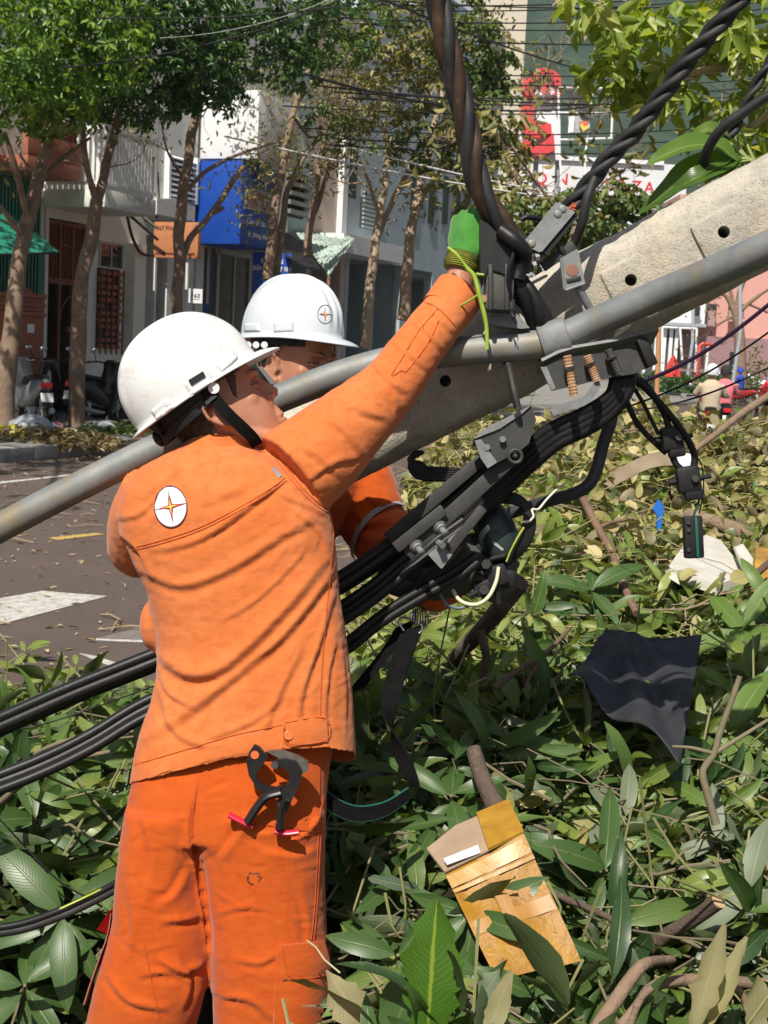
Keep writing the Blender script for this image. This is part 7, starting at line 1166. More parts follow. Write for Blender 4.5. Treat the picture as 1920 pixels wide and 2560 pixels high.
gx, gy = np.meshgrid(np.linspace(-3.3, 4.7, 100), np.linspace(.9, 9.2, 105)); gz = np.maximum(hgt(gx, gy)-.17, -.02); gv = np.stack([gx, gy, gz], -1).reshape(-1, 3); NXG = 100
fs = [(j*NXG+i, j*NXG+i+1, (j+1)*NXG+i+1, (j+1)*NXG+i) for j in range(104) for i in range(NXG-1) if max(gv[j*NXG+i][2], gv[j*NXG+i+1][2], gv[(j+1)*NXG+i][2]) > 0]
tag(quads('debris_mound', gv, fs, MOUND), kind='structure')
LV = np.array([0, .07, .2, .38, .58, .78, .92, 1.]); LWD = np.array([.05, .38, .8, 1., .96, .68, .32, .02])
def mango(base, ax, nn, L, W, curl, fold, wav=None, rows=LV, wd=LWD):          # full leaf blades, vectorised
    ax = ax/np.linalg.norm(ax, axis=1)[:, None]; nn = nn-ax*(nn*ax).sum(1)[:, None]; nn /= (np.linalg.norm(nn, axis=1)[:, None]+1e-9); sd_ = np.cross(ax, nn); n = len(base); R = len(rows); V_ = np.zeros((n, R, 3, 3)); U_ = np.zeros((n, R, 3, 2))
    for i, (s, w_) in enumerate(zip(rows, wd)):
        a = curl*s; x = np.where(np.abs(curl) > 1e-3, np.sin(a)/np.where(np.abs(curl) > 1e-3, curl, 1), s); z = np.where(np.abs(curl) > 1e-3, (1-np.cos(a))/np.where(np.abs(curl) > 1e-3, curl, 1), 0)
        c = base+ax*(L*x)[:, None]-nn*(L*z)[:, None]; wv = 0 if wav is None else wav*np.sin(s*11+base[:, 0]*90)
        for j, q in enumerate((-1, 0, 1)): V_[:, i, j] = c+sd_*(q*W*w_*.5)[:, None]+nn*((abs(q)*W*w_*fold)+(wv*q*W*.25 if wav is not None else 0))[:, None]; U_[:, i, j] = ((q+1)/2, s)
    b = np.arange(n)[:, None]*(R*3); f = []
    for i in range(R-1):
        for j in range(2): a = i*3+j; f.append(b+np.array([a, a+1, a+4, a+3]))
    return V_.reshape(-1, 3), np.stack(f, 1).reshape(-1, 4), U_.reshape(-1, 2)
VEIN = (.20, .26, .08)
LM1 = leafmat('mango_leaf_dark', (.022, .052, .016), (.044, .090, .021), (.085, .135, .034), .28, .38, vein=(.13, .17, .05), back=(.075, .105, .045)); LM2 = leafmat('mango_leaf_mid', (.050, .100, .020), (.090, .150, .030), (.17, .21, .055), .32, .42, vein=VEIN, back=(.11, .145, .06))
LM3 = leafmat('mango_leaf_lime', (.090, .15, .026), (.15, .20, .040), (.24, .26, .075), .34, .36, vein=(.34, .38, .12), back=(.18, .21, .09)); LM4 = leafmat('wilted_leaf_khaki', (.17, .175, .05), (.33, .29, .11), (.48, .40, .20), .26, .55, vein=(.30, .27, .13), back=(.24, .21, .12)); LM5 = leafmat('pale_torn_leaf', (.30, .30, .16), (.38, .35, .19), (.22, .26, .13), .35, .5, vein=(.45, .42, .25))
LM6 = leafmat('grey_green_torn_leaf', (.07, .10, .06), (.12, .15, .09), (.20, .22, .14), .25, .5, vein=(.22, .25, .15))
rg = np.random.default_rng(42)
def scatter(n, x0, x1, y0, y1, dens=None):
    P_ = []
    while len(P_) < n:
        X = rg.uniform(x0, x1, n*2); Y = rg.uniform(y0, y1, n*2); ok = (np.abs(X) < .30*Y+.35) & (hgt(X, Y) > .03)
        if dens is not None: ok &= rg.random(n*2) < dens(X, Y)
        P_ += list(zip(X[ok], Y[ok]))
    q = np.array(P_[:n]); return q[:, 0], q[:, 1]
def whorls(n, X, Y, hmin, hmax, k, L0, wr, name, mat, label, droop=.5, curl=(.1, 1.5), spread=.6):
    base = np.stack([X, Y, hgt(X, Y)+rg.uniform(hmin, hmax, n)], 1); up = np.array([0, -.35, .6])+rg.normal(0, .75, (n, 3)); up /= np.linalg.norm(up, axis=1)[:, None]; u = np.cross(up, rand_dirs(n, rg)); u /= np.linalg.norm(u, axis=1)[:, None]; v = np.cross(up, u); B, A, N = [], [], []
    for i in range(k):
        a = 2.4*i+rg.uniform(-.4, .4, n); out = u*np.cos(a)[:, None]+v*np.sin(a)[:, None]; ax = out+up*(spread-.9*i/k+rg.uniform(-.25, .25, n))[:, None]-np.array([0, 0, droop]); B.append(base+up*(.05*(1-i/k))+out*.012); A.append(ax); N.append(up+rg.normal(0, .55, (n, 3)))
    B, A, N = map(np.concatenate, (B, A, N)); m = len(B); keep = rg.random(m) < .72; B, A, N = B[keep], A[keep], N[keep]; m = len(B); L = L0*rg.uniform(.6, 1.15, m); V_, f, U_ = mango(B, A, N, L, L*wr*rg.uniform(.8, 1.2, m), rg.uniform(*curl, m), rg.uniform(.05, .4, m), .35); [STEMS.append((base[i]+up[i]*.05, base[i]-up[i]*.08+rg.normal(0, .03, 3), base[i]-up[i]*rg.uniform(.10, .2)+rg.normal(0, .07, 3)+np.array([0, 0, rg.uniform(-.02, .10)]))) for i in range(n)]; o = quads(name, V_, f, mat, None, U_); tag(o, label, 'leaves', None, 'stuff'); return o
def loose(n, X, Y, hmin, hmax, L0, wr, name, mat, label, tilt=.6, curl=(-.3, 1.0), shape=(LV, LWD)):
    B = np.stack([X, Y, hgt(X, Y)+rg.uniform(hmin, hmax, n)], 1); A = rg.normal(0, 1, (n, 3))*np.array([1, 1, .6]); N = np.array([0, -.25, 1.])+rg.normal(0, tilt, (n, 3)); L = L0*rg.uniform(.55, 1.15, n); V_, f, U_ = mango(B, A, N, L, L*wr*rg.uniform(.75, 1.25, n), rg.uniform(*curl, n), rg.uniform(.02, .3, n), .4, *shape); return tag(quads(name, V_, f, mat, None, U_), label, 'leaves', None, 'stuff')
STEMS = []
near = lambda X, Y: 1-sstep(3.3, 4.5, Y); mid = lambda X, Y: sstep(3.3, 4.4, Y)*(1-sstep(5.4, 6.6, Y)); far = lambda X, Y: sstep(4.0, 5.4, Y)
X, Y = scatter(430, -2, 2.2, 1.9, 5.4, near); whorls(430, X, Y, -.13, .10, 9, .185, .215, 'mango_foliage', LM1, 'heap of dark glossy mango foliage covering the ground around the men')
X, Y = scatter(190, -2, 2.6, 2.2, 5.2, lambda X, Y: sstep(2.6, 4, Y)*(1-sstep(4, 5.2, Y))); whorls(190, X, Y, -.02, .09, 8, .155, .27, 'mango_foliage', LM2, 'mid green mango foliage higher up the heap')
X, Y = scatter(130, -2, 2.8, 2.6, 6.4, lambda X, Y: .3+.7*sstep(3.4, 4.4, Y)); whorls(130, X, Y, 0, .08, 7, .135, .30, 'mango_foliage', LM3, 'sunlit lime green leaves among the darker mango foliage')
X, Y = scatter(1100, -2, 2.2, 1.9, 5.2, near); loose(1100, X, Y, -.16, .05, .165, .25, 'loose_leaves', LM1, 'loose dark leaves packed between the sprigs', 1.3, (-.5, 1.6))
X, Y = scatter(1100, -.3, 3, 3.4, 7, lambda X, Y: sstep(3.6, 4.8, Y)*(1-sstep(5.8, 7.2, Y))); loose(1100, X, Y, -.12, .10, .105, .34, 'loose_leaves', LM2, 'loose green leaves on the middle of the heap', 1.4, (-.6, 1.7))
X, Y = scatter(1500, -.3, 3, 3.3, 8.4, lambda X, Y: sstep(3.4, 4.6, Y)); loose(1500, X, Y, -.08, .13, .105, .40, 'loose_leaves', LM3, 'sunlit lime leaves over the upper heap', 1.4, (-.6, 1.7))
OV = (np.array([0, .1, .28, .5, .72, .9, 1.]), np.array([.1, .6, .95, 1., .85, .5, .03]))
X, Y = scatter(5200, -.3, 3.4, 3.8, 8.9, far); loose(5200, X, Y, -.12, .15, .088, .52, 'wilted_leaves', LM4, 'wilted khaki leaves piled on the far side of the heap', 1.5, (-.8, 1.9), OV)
X, Y = scatter(500, -.2, 3.2, 2.6, 6, None); loose(500, X, Y, -.03, .05, .10, .42, 'wilted_leaves', LM4, 'dry khaki leaves sprinkled over the green heap', .9, (-.6, 1.4), OV)
X, Y = scatter(260, -2, 2.4, 1.9, 4.6); whorls(260, X, Y, -.02, .06, 6, .13, .24, 'mango_foliage', LM2, 'smaller mid green shoots mixed through the dark mango foliage')
X, Y = scatter(420, -2, 2.4, 1.9, 5.0); loose(420, X, Y, -.01, .05, .13, .34, 'torn_leaves', LM6, 'torn grey green leaves turned underside up on the heap', .8, (-.5, 1.3), (LV, np.array([.05, .4, .9, .55, 1., .5, .5, .1])))
X, Y = scatter(150, -.2, 2.8, 3.0, 5.4); whorls(150, X, Y, .02, .12, 7, .14, .26, 'mango_foliage', LM3, 'sunlit drooping lime sprigs on the middle of the heap', .6)
X, Y = scatter(620, -2, 2.6, 2.0, 5.2); loose(620, X, Y, .0, .07, .14, .22, 'loose_leaves', LM3, 'lime leaves flipped over on top of the dark foliage', 1.2, (-.4, 1.6))
X, Y = scatter(900, -2, 2.4, 1.9, 5.0); loose(900, X, Y, -.03, .07, .085, .24, 'loose_leaves', LM2, 'small narrow green leaves scattered over the heap', 1.0, (-.6, 1.4))
X, Y = scatter(120, .6, 3.2, 6.2, 8.2); whorls(120, X, Y, .0, .09, 8, .11, .5, 'wilted_leaves', LM4, 'upright wilted leaf bunches on the crest of the heap', .6, (.2, 1.6))
# twigs
TW = pm('green_brown_twig', (.13, .12, .065), (.20, .155, .10), 20, .8); TWP = pm('pale_dry_twig', (.34, .27, .18), (.25, .18, .11), 20, .85); TWD = pm('dark_brown_branch', (.105, .072, .052), (.065, .045, .034), 14, .9, bump=.8, bscale=90, bdist=.006, dirt=(.20, .15, .11), dscale=12, dlo=.55, dhi=.75); CUT = pm('fresh_cut_wood', (.52, .38, .20), (.42, .28, .14), 40, .8)
mb = MB()
for a, b, c in STEMS: mb.tube(smooth_path([a, b, c], 3), np.linspace(.0016, .0030, 7), 5, False)
tag(mb.build('stems', pm('pale_green_stem', (.16, .175, .055), (.24, .21, .10), 14, .7), None, 60), 'pale green stems of the torn off sprigs in the heap', 'stems', None, 'stuff')
for nm, n, y0, y1, r, mt, lb in (('twigs', 420, 2.1, 5.2, .0030, TW, 'green brown twigs threading through the leaf heap'), ('twigs', 520, 4.0, 8.6, .0032, TWP, 'pale dry twigs over the wilted upper heap'), ('stalks', 700, 3.6, 8.4, .0022, pm('yellow_green_stalk', (.30, .33, .08), (.40, .36, .14), 30, .6), 'thin yellow green stalks tangled over the upper heap')):
    X, Y = scatter(n, -1.6 if y0 < 3 else 0, 3, y0, y1); mb = MB()
    for x, y in zip(X, Y):
        a = rg.uniform(0, 6.28); L = rg.uniform(.15, .5); pts = []; z = hgt(x, y)+rg.uniform(-.03, .09); sl = rg.uniform(-.25, .35)
        for s in np.linspace(0, 1, 5): q = np.array([x+math.cos(a)*L*s+.02*rg.normal(), y+math.sin(a)*L*s, 0]); q[2] = max(hgt(q[0], q[1])-.03, z+sl*L*s+.008*rg.normal()+.3*(hgt(q[0], q[1])-hgt(x, y))); pts.append(q)
        mb.tube(pts, np.linspace(r*rg.uniform(.7, 1.6), r*.5, 5), 5)
    tag(mb.build(nm, mt, None, 60), lb, 'twigs', None, 'stuff')
def branch(label, pts, r0, r1, mat=TWD, forks=(), cut=False, lift=.05, ds=None):
    ps = [(surf(x, y)+(CAM-surf(x, y))*lift*.3+Z3*lift*.5) if ds is None else P(x, y, ds[i]) for i, (x, y) in enumerate(pts)]; o = thing('fallen_branch', ps[0], label, 'branch', 'broken branches in the heap'); sp_ = smooth_path(ps, 6); rr = np.linspace(r0, r1, len(sp_))*(1+.1*np.array([mnoise.noise(Vector(p*22)) for p in sp_])); mb = MB().tube(sp_, rr, 10)
    for pts2, a, b in forks:
        q = [(surf(x, y)+(CAM-surf(x, y))*lift*.3+Z3*lift*.5) if ds is None else P(x, y, ds[0]) for x, y in pts2]; s2 = smooth_path(q, 5); mb.tube(s2, np.linspace(a, b, len(s2)), 8)
    mb.build('limb', mat, o, 60)
    if cut: t_ = nrm(sp_[-1]-sp_[-2]); MB().cyl(sp_[-1]-t_*.002, sp_[-1]+t_*.003, rr[-1]*.93, 14).build('cut_end', CUT, o, 30)
    return o
branch('long brown branch slanting down through the middle of the heap', [(1440, 1249), (1463, 1301), (1492, 1359), (1524, 1417), (1545, 1475), (1568, 1538), (1588, 1579)], .017, .012, pm('red_brown_branch', (.19, .11, .070), (.13, .08, .055), 12, .9, bump=.6, bscale=80), [([(1492, 1359), (1525, 1345), (1580, 1335)], .010, .005), ([(1515, 1395), (1460, 1420), (1400, 1440)], .008, .004)], lift=.12)
branch('thick rough grey brown log under the connectors', [(1300, 1455), (1250, 1520), (1200, 1578), (1150, 1632), (1110, 1690)], .026, .020, TWD, [([(1200, 1578), (1215, 1640), (1205, 1700)], .013, .008)], ds=[3.55, 3.62, 3.70, 3.80, 3.95]); branch('dark brown stump standing out of the leaves above the yellow box', [(1183, 1870), (1200, 1930), (1225, 1990), (1255, 2045)], .0165, .021, TWD, ds=[2.95, 2.92, 2.88, 2.84])
branch('brown log with a pale sawn end at lower right', [(1600, 2400), (1660, 2342), (1730, 2300), (1795, 2254)], .012, .0165, TWD, cut=True, ds=[2.72, 2.68, 2.64, 2.60]); branch('peeled branch with torn pale bark at the bottom', [(1490, 2575), (1540, 2500), (1590, 2430), (1625, 2405), (1680, 2400)], .014, .008, BARK, ds=[2.3, 2.33, 2.36, 2.4, 2.5]); branch('grey forked branch curving along the bottom right', [(1545, 2575), (1590, 2520), (1630, 2468), (1700, 2452), (1800, 2452), (1930, 2462)], .009, .011, BARK, [([(1630, 2468), (1600, 2500), (1570, 2575)], .007, .006), ([(1800, 2452), (1850, 2480), (1870, 2530)], .008, .006)], ds=[2.28, 2.3, 2.34, 2.38, 2.42, 2.46])
branch('grey green forked branch at the right edge below the tarpaulin', [(1790, 2060), (1770, 1990), (1757, 1930), (1785, 1884), (1800, 1830), (1826, 1760), (1850, 1690)], .009, .006, TW, [([(1785, 1884), (1840, 1850), (1920, 1800)], .006, .004), ([(1785, 1884), (1730, 1870), (1680, 1866)], .005, .003)], ds=[2.9]*7)
branch('thin brown branch left of the tarpaulin', [(1230, 1790), (1290, 1745), (1370, 1690), (1425, 1625)], .009, .006, pm('red_brown_branch', (.19, .11, .070)), [([(1370, 1690), (1320, 1760), (1310, 1800)], .006, .004)], lift=.15); branch('grey stalk crossing the leaves left of the trousers', [(-20, 2140), (70, 2060), (170, 2010), (270, 1985)], .007, .005, TW, [([(170, 2010), (240, 1960), (330, 1945)], .005, .003)], lift=.2); branch('second grey stalk left of the trousers', [(-20, 2040), (60, 2000), (180, 1950), (330, 1930)], .006, .004, TW, lift=.2); branch('brown twig tangle at far left under the cables', [(-20, 1862), (60, 1858), (95, 1852)], .014, .012, pm('red_brown_branch', (.19, .11, .07)), lift=.15); branch('bent dark branch right of the yellow box', [(1370, 2225), (1420, 2250), (1470, 2270), (1530, 2300), (1560, 2340)], .008, .006, TWD, ds=[2.75, 2.72, 2.7, 2.68, 2.66]); branch('sawn pale branch lying on the crest at right', [(1930, 985), (1860, 1030), (1790, 1085), (1730, 1130)], .020, .013, BARK, ds=[6.3, 6.3, 6.2, 6.2]); branch('brown bough under the white foam lid', [(1720, 1290), (1780, 1305), (1850, 1330), (1930, 1375)], .03, .035, BARK, ds=[5.6, 5.5, 5.4, 5.3])
# sprigs whose leaves can be picked apart
unit = {}
def unit_leaf(mat, k):
    key = (mat.name, k)
    if key not in unit:
        r_ = np.random.default_rng(100+k); one = lambda *a: np.array(a)[None].astype(float); V_, f, U_ = mango(one(0, 0, 0), one(1, 0, 0), one(0, 0, 1), np.array([1.]), np.array([.27*r_.uniform(.85, 1.15)]), np.array([r_.uniform(.15, 1.0)]), np.array([r_.uniform(.06, .25)]), r_.uniform(.1, .4)); o = quads('leaf', V_, f, mat, None, U_); unit[key] = o.data; bpy.data.objects.remove(o)
    return unit[key]
SPG = 'leafy mango sprigs on top of the heap'
def sprig(label, x, y, n, L, mat, lean=(0, .3, 1), lift=.10, spread=.9, seed=0, d=None, stem=None, start=0, droop=.25):
    r_ = np.random.default_rng(500+seed); c = P(x, y, d) if d else (lambda q: q+(CAM-q)/np.linalg.norm(CAM-q)*lift)(surf(x, y)); up = nrm(RT*lean[0]+UP*lean[2]-FW*lean[1]); o = thing('mango_sprig', c, label, 'sprig', SPG); u = nrm(np.cross(up, r_.normal(size=3))); v = np.cross(up, u)
    pts = [P(*q) for q in stem] if stem else [c-up*.16-Z3*.06, c-up*.08-Z3*.01, c, c+up*.03]; sp_ = smooth_path(pts, 4); MB().tube(sp_, np.linspace(.0055, .0032, len(sp_)), 7).build('stem', TW, o, 60)
    for i in range(n):
        a = 2.4*i+r_.uniform(-.35, .35)+start; out = u*math.cos(a)+v*math.sin(a); ax = nrm(out*spread+up*(.55-.9*i/n+r_.uniform(-.15, .15))-Z3*droop); base = c+up*(.035*(1-2*i/n))+out*.006; Ln = L*r_.uniform(.72, 1.12); nn = nrm(up+r_.normal(0, .15, 3)-FW*.2); nn = nrm(nn-ax*(nn @ ax)); sd_ = np.cross(nn, ax); lf = link_mesh('leaf', unit_leaf(mat, int(r_.integers(0, 5))), o); m = Matrix(((ax[0], sd_[0], nn[0], 0), (ax[1], sd_[1], nn[1], 0), (ax[2], sd_[2], nn[2], 0), (0, 0, 0, 1))); lf.matrix_basis = Matrix.Translation(Vector(base-c)) @ m @ Matrix.Diagonal((Ln, Ln, Ln, 1))
    return o
SPR = [('dark whorl of long drooping leaves above the black tarpaulin', 1478, 1490, 11, .20, LM1, (0, .5, .6), .2, .9), ('bright green whorl at the right edge above the tarpaulin', 1860, 1590, 11, .27, LM2, (-.3, .5, .6), .25, .9), ('drooping bright whorl at the right edge beside the tarpaulin', 1895, 1690, 10, .25, LM3, (-.4, .3, .6), .25, .9), ('lime whorl at the lower edge of the tarpaulin', 1730, 1850, 10, .20, LM3, (.2, .5, .7), .15, 1.), ('mid green whorl between tarpaulin and right edge', 1830, 1850, 10, .21, LM2, (-.3, .5, .5), .15, 1.),
  ('pale grey torn whorl right of the stump', 1560, 2065, 9, .15, LM6, (0, .6, .6), .12, 1.), ('dark whorl directly right of the yellow box', 1500, 2190, 10, .19, LM1, (.3, .6, .5), .10, 1.), ('grey green torn whorl at the lower right edge', 1800, 2120, 9, .17, LM6, (-.2, .6, .5), .12, 1.), ('torn pale green whorl at the right edge near the bottom', 1880, 2250, 8, .17, LM6, (-.3, .5, .5), .12, 1.), ('dark leaves half covering the lower left of the yellow box', 1190, 2290, 8, .17, LM1, (-.4, .7, .3), .22, 1.),
  ('dark glossy whorl left of the yellow box top', 1130, 2010, 9, .17, LM1, (-.1, .6, .7), .15, .9), ('dark leaves right of the trouser pocket flap', 985, 2210, 8, .15, LM1, (.5, .6, .5), .06, 1.), ('mid green whorl under the belt end', 960, 1930, 10, .18, LM2, (.1, .6, .6), .15, 1.), ('green whorl beside the hanging strap', 1100, 1720, 10, .19, LM1, (.1, .6, .6), .15, 1.), ('lime leaves right of the hanging strap', 1240, 1700, 9, .17, LM3, (.2, .5, .7), .15, 1.),
  ('bright sprig rising at far left in front of the road', 70, 1640, 9, .15, LM3, (-.3, .4, .7), .1, .9), ('small upright sprig left of the upper black cables', 190, 1680, 7, .11, LM3, (.1, .3, .9), .1, .7), ('broad dark whorl at far left under the lower cables', 90, 2060, 10, .21, LM1, (.2, .7, .5), .15, 1.), ('mid green whorl left of the trousers at hip height', 250, 1930, 9, .18, LM2, (.2, .6, .6), .12, 1.), ('dark whorl left of the trousers at knee height', 160, 2300, 10, .20, LM1, (.1, .7, .5), .10, 1.), ('dark whorl at the bottom left corner', 60, 2480, 9, .19, LM1, (.2, .6, .6), .10, 1.),
  ('dark whorl at the bottom between box and trousers', 990, 2400, 8, .15, LM1, (.1, .7, .5), .10, 1.), ('dark whorl under the bottom of the yellow box', 1330, 2500, 9, .16, LM1, (.1, .7, .4), .10, 1.), ('lime and green whorl in the middle of the heap', 1390, 1350, 9, .17, LM3, (.0, .5, .7), .15, 1.), ('dark whorl right of the log under the connectors', 1330, 1590, 10, .19, LM1, (.2, .5, .7), .15, 1.), ('green whorl by the brown branch', 1640, 1480, 9, .17, LM2, (-.2, .5, .7), .15, 1.), ('dark leaves below the foam lid', 1760, 1500, 9, .2, LM1, (-.2, .5, .6), .15, 1.)]
for k, s in enumerate(SPR): sprig(*s[:8], spread=s[8], seed=k)
def single(label, x, y, d, ax, nn, L, W, mat, curl=.4, jag=0, nm='torn_leaf', seed=0, fold=.15):
    r_ = np.random.default_rng(900+seed); c = P(x, y, d); one = lambda a: np.array(a)[None]; A = nrm(RT*ax[0]+UP*ax[1]-FW*ax[2]); N = nrm(RT*nn[0]+UP*nn[1]-FW*nn[2]); rows = np.linspace(0, 1, 16); wd = np.interp(rows, LV, LWD)*(1-jag*r_.random(16)); V_, f, U_ = mango(one(c), one(A), one(N), np.array([L]), np.array([W]), np.array([curl]), np.array([fold]), .3, rows, wd); v3 = V_.reshape(16, 3, 3)
    if jag: v3[:, 0] += (v3[:, 1]-v3[:, 0])*(jag*r_.random(16))[:, None]*.8; v3[-1] = v3[-2]*.4+v3[-1]*.6
    o = quads(nm, v3.reshape(-1, 3), f, mat, None, U_); tag(o, label, 'leaf'); return o
single('broad bright green leaf standing at the bottom edge', 1068, 2600, 2.16, (.05, 1, .1), (-.25, .1, 1), .23, .12, leafmat('fresh_bright_leaf', (.05, .14, .012), (.06, .15, .015), None, .35, .35, vein=(.30, .38, .05)), .15, .35, seed=1); single('pale torn leaf pointing down beside the trouser leg', 815, 2425, 2.28, (.55, -.75, .1), (.2, .3, 1), .17, .08, LM5, .3, .5, seed=2); single('pale yellow folded leaf standing at bottom right', 1730, 2580, 2.20, (.28, 1, .1), (-.4, .1, 1), .20, .055, LM5, -.2, .35, seed=3, fold=.5); single('second pale yellow leaf leaning on the first at bottom right', 1745, 2590, 2.21, (.55, 1, 0), (-.6, .2, .8), .19, .05, LM5, -.3, .3, seed=4, fold=.4); single('dry pale leaf tip at the bottom edge', 1215, 2600, 2.15, (.35, 1, .1), (-.3, .1, 1), .13, .04, LM5, -.2, .2, seed=5); single('brownish dark leaf at the bottom left of the bright leaf', 975, 2600, 2.2, (.35, 1, .1), (-.3, .3, 1), .14, .075, LM1, .3, 0, seed=6); single('pale curled leaf at the bottom right corner', 1890, 2600, 2.2, (-.1, 1, .1), (.3, .1, 1), .12, .06, LM5, -.3, .3, seed=7); single('torn pale leaf at the bottom beside the green one', 1170, 2560, 2.3, (.3, .6, .1), (-.2, .6, 1), .11, .07, LM6, .3, .5, seed=8)
mb = MB(); mb.tube([P(x, y, d) for x, y, d in ((768, 2352, 2.40), (790, 2368, 2.37), (812, 2400, 2.31), (850, 2432, 2.28))], .0016, 6); tag(mb.build('leaf_stalk', pm('pale_stalk', (.42, .40, .24), rough=.6)), 'pale thin stalk of the torn leaf touching the pocket flap', 'twig')
# cluster of big leaves caught on the pole
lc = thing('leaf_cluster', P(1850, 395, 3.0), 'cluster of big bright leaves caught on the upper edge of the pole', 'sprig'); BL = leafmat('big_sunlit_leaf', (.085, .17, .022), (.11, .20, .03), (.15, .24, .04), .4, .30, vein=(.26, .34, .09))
def big(pts, W, mat, nn, seed):                    # a blade laid along a drawn midrib
    ps = np.array([P(*q) for q in smooth_path(pts, 5)]); n = len(ps); wd = np.interp(np.linspace(0, 1, n), LV, LWD)*W/2; vs, fs, uv = [], [], []
    for i in range(n):
        t_ = nrm(ps[min(i+1, n-1)]-ps[max(i-1, 0)]); s_ = nrm(np.cross(t_, nn))
        for j, q in enumerate((-1, -.5, 0, .5, 1)): vs.append(ps[i]+s_*q*wd[i]+nn*(abs(q)*wd[i]*.35+.0016*math.sin(i*1.3+j))); uv.append(((q+1)/2, i/n))
    for i in range(n-1):
        for j in range(4): a = i*5+j; fs.append((a, a+1, a+6, a+5))
    return quads('leaf', vs, fs, mat, lc, uv)
NNV = nrm(-FW*.7+UP*.6)
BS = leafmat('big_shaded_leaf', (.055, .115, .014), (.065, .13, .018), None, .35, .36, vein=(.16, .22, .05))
big([(1850, 408, 2.97), (1790, 362, 2.95), (1700, 372, 2.92), (1612, 414, 2.90)], .062, BL, NNV, 1); big([(1842, 355, 3.0), (1805, 330, 2.98), (1765, 326, 2.97), (1722, 352, 2.96)], .044, BL, NNV, 2); big([(1845, 385, 2.99), (1760, 415, 2.95), (1680, 470, 2.94), (1590, 540, 2.98)], .072, BS, NNV, 3); big([(1850, 395, 2.98), (1790, 425, 2.93), (1720, 455, 2.92), (1640, 515, 2.96)], .052, BS, NNV, 4); big([(1850, 388, 3.0), (1825, 412, 2.97), (1800, 430, 2.96), (1765, 452, 2.97)], .044, BS, NNV, 5)
mb = MB()
for q in (((1880, 405, 3.02), (1855, 385, 3.02), (1830, 362, 3.02)), ((1870, 400, 3.02), (1850, 372, 3.02), (1842, 340, 3.02)), ((1885, 402, 3.02), (1862, 350, 3.02), (1850, 320, 3.02)), ((1880, 400, 3.02), (1850, 405, 3.02), (1790, 368, 2.99)), ((1870, 398, 3.02), (1830, 395, 3.02), (1780, 400, 3.02))): mb.tube([P(*a) for a in q], [.0042, .0034, .0022], 7)
mb.build('stalk', pm('pale_green_stalk', (.22, .29, .08), (.28, .32, .12), 30, .5), lc, 60)
# yellow taped box
bx = thing('taped_box', P(1270, 2250, 2.6), 'crushed yellow taped cardboard box lying in the leaves', 'box'); TAPE = NT('yellow_packing_tape'); c = TAPE.mix(TAPE.ramp(TAPE.noise(9, 6, .7), .35, .7), (.33, .165, .011, 1), (.25, .11, .008, 1)); c = TAPE.mix(TAPE.ramp(TAPE.noise(22, 8, .8), .52, .70), c, (.17, .075, .012, 1)); TAPE.base(c); TAPE.set(.5, 0, .4); TAPE.bump(TAPE.noise(40, 5, .6), .5, .005); TAPE.bump(TAPE.noise(12, 4, .6), .6, .012); TAPE = TAPE.m; CARD = pm('brown_cardboard', (.33, .24, .16), (.27, .19, .125), 14, .9, dirt=(.42, .36, .30), dscale=8)
q = [P(*a) for a in ((1112, 2185, 2.60), (1310, 2088, 2.63), (1453, 2402, 2.50), (1240, 2450, 2.46))]; off = FW*.11+UP*.030-RT*.020
mb = MB(); n = 14; nb = nrm(np.cross(q[1]-q[0], q[3]-q[0])); nb = nb if nb @ FW < 0 else -nb; ft, bk = [], []
for j in range(n+1):
    for i in range(n+1):
        a, b = i/n, j/n; p = (q[0]*(1-a)+q[1]*a)*(1-b)+(q[3]*(1-a)+q[2]*a)*b; k = .009*mnoise.noise(Vector(p*14))+.004*mnoise.noise(Vector(p*40))-.012*math.exp(-((a-.12)/.05)**2-((b-.30)/.14)**2); ft.append(p+nb*k); bk.append(p+off)
W_ = n+1; fs = [(j*W_+i, j*W_+i+1, (j+1)*W_+i+1, (j+1)*W_+i) for j in range(n) for i in range(n)]; rim = [i for i in range(W_)]+[j*W_+n for j in range(1, n+1)]+[n*W_+i for i in range(n-1, -1, -1)]+[j*W_ for j in range(n-1, 0, -1)]; M_ = len(ft); mb.add(ft+bk, fs+[(a, b, b+M_, a+M_) for a, b in zip(rim, rim[1:]+rim[:1])]); body_b = mb.build('carton', TAPE, bx, 30)
tp = [q[0]+nb*.003, q[1]+nb*.003, q[1]+off+UP*.006, q[0]*.7+q[1]*.3+off+UP*.012, q[0]+off*.8-RT*.016]; MB().prism(tp, nrm(UP-FW*.3)*.004).build('top_flap', CARD, bx, 20)
MB().prism([q[0]*.45+q[1]*.55+nb*.006, q[1]+nb*.006, q[1]+off*1.02+UP*.010, q[0]*.42+q[1]*.58+off*1.02+UP*.014], nrm(UP-FW*.3)*.0055+UP*.001).build('tape_over_flap', pm('glossy_tape_band', (.38, .22, .03), (.28, .135, .014), 16, .4, bump=.4, bscale=60), bx, 30)
def onbox(u0, v0, u1, v1, h, mat, nm, wob=0):
    m_ = MB(); vs = []; k = 12
    for i in range(k+1):
        for v in (v0, v1): a = u0+(u1-u0)*i/k; p = (q[0]*(1-a)+q[1]*a)*(1-v)+(q[3]*(1-a)+q[2]*a)*v; vs.append(p+nb*(h+.006*mnoise.noise(Vector(p*14))+wob*mnoise.noise(Vector(p*60))))
    m_.add(vs, [(2*i, 2*i+1, 2*i+3, 2*i+2) for i in range(k)]); o = m_.build(nm, mat, bx, 60); return o
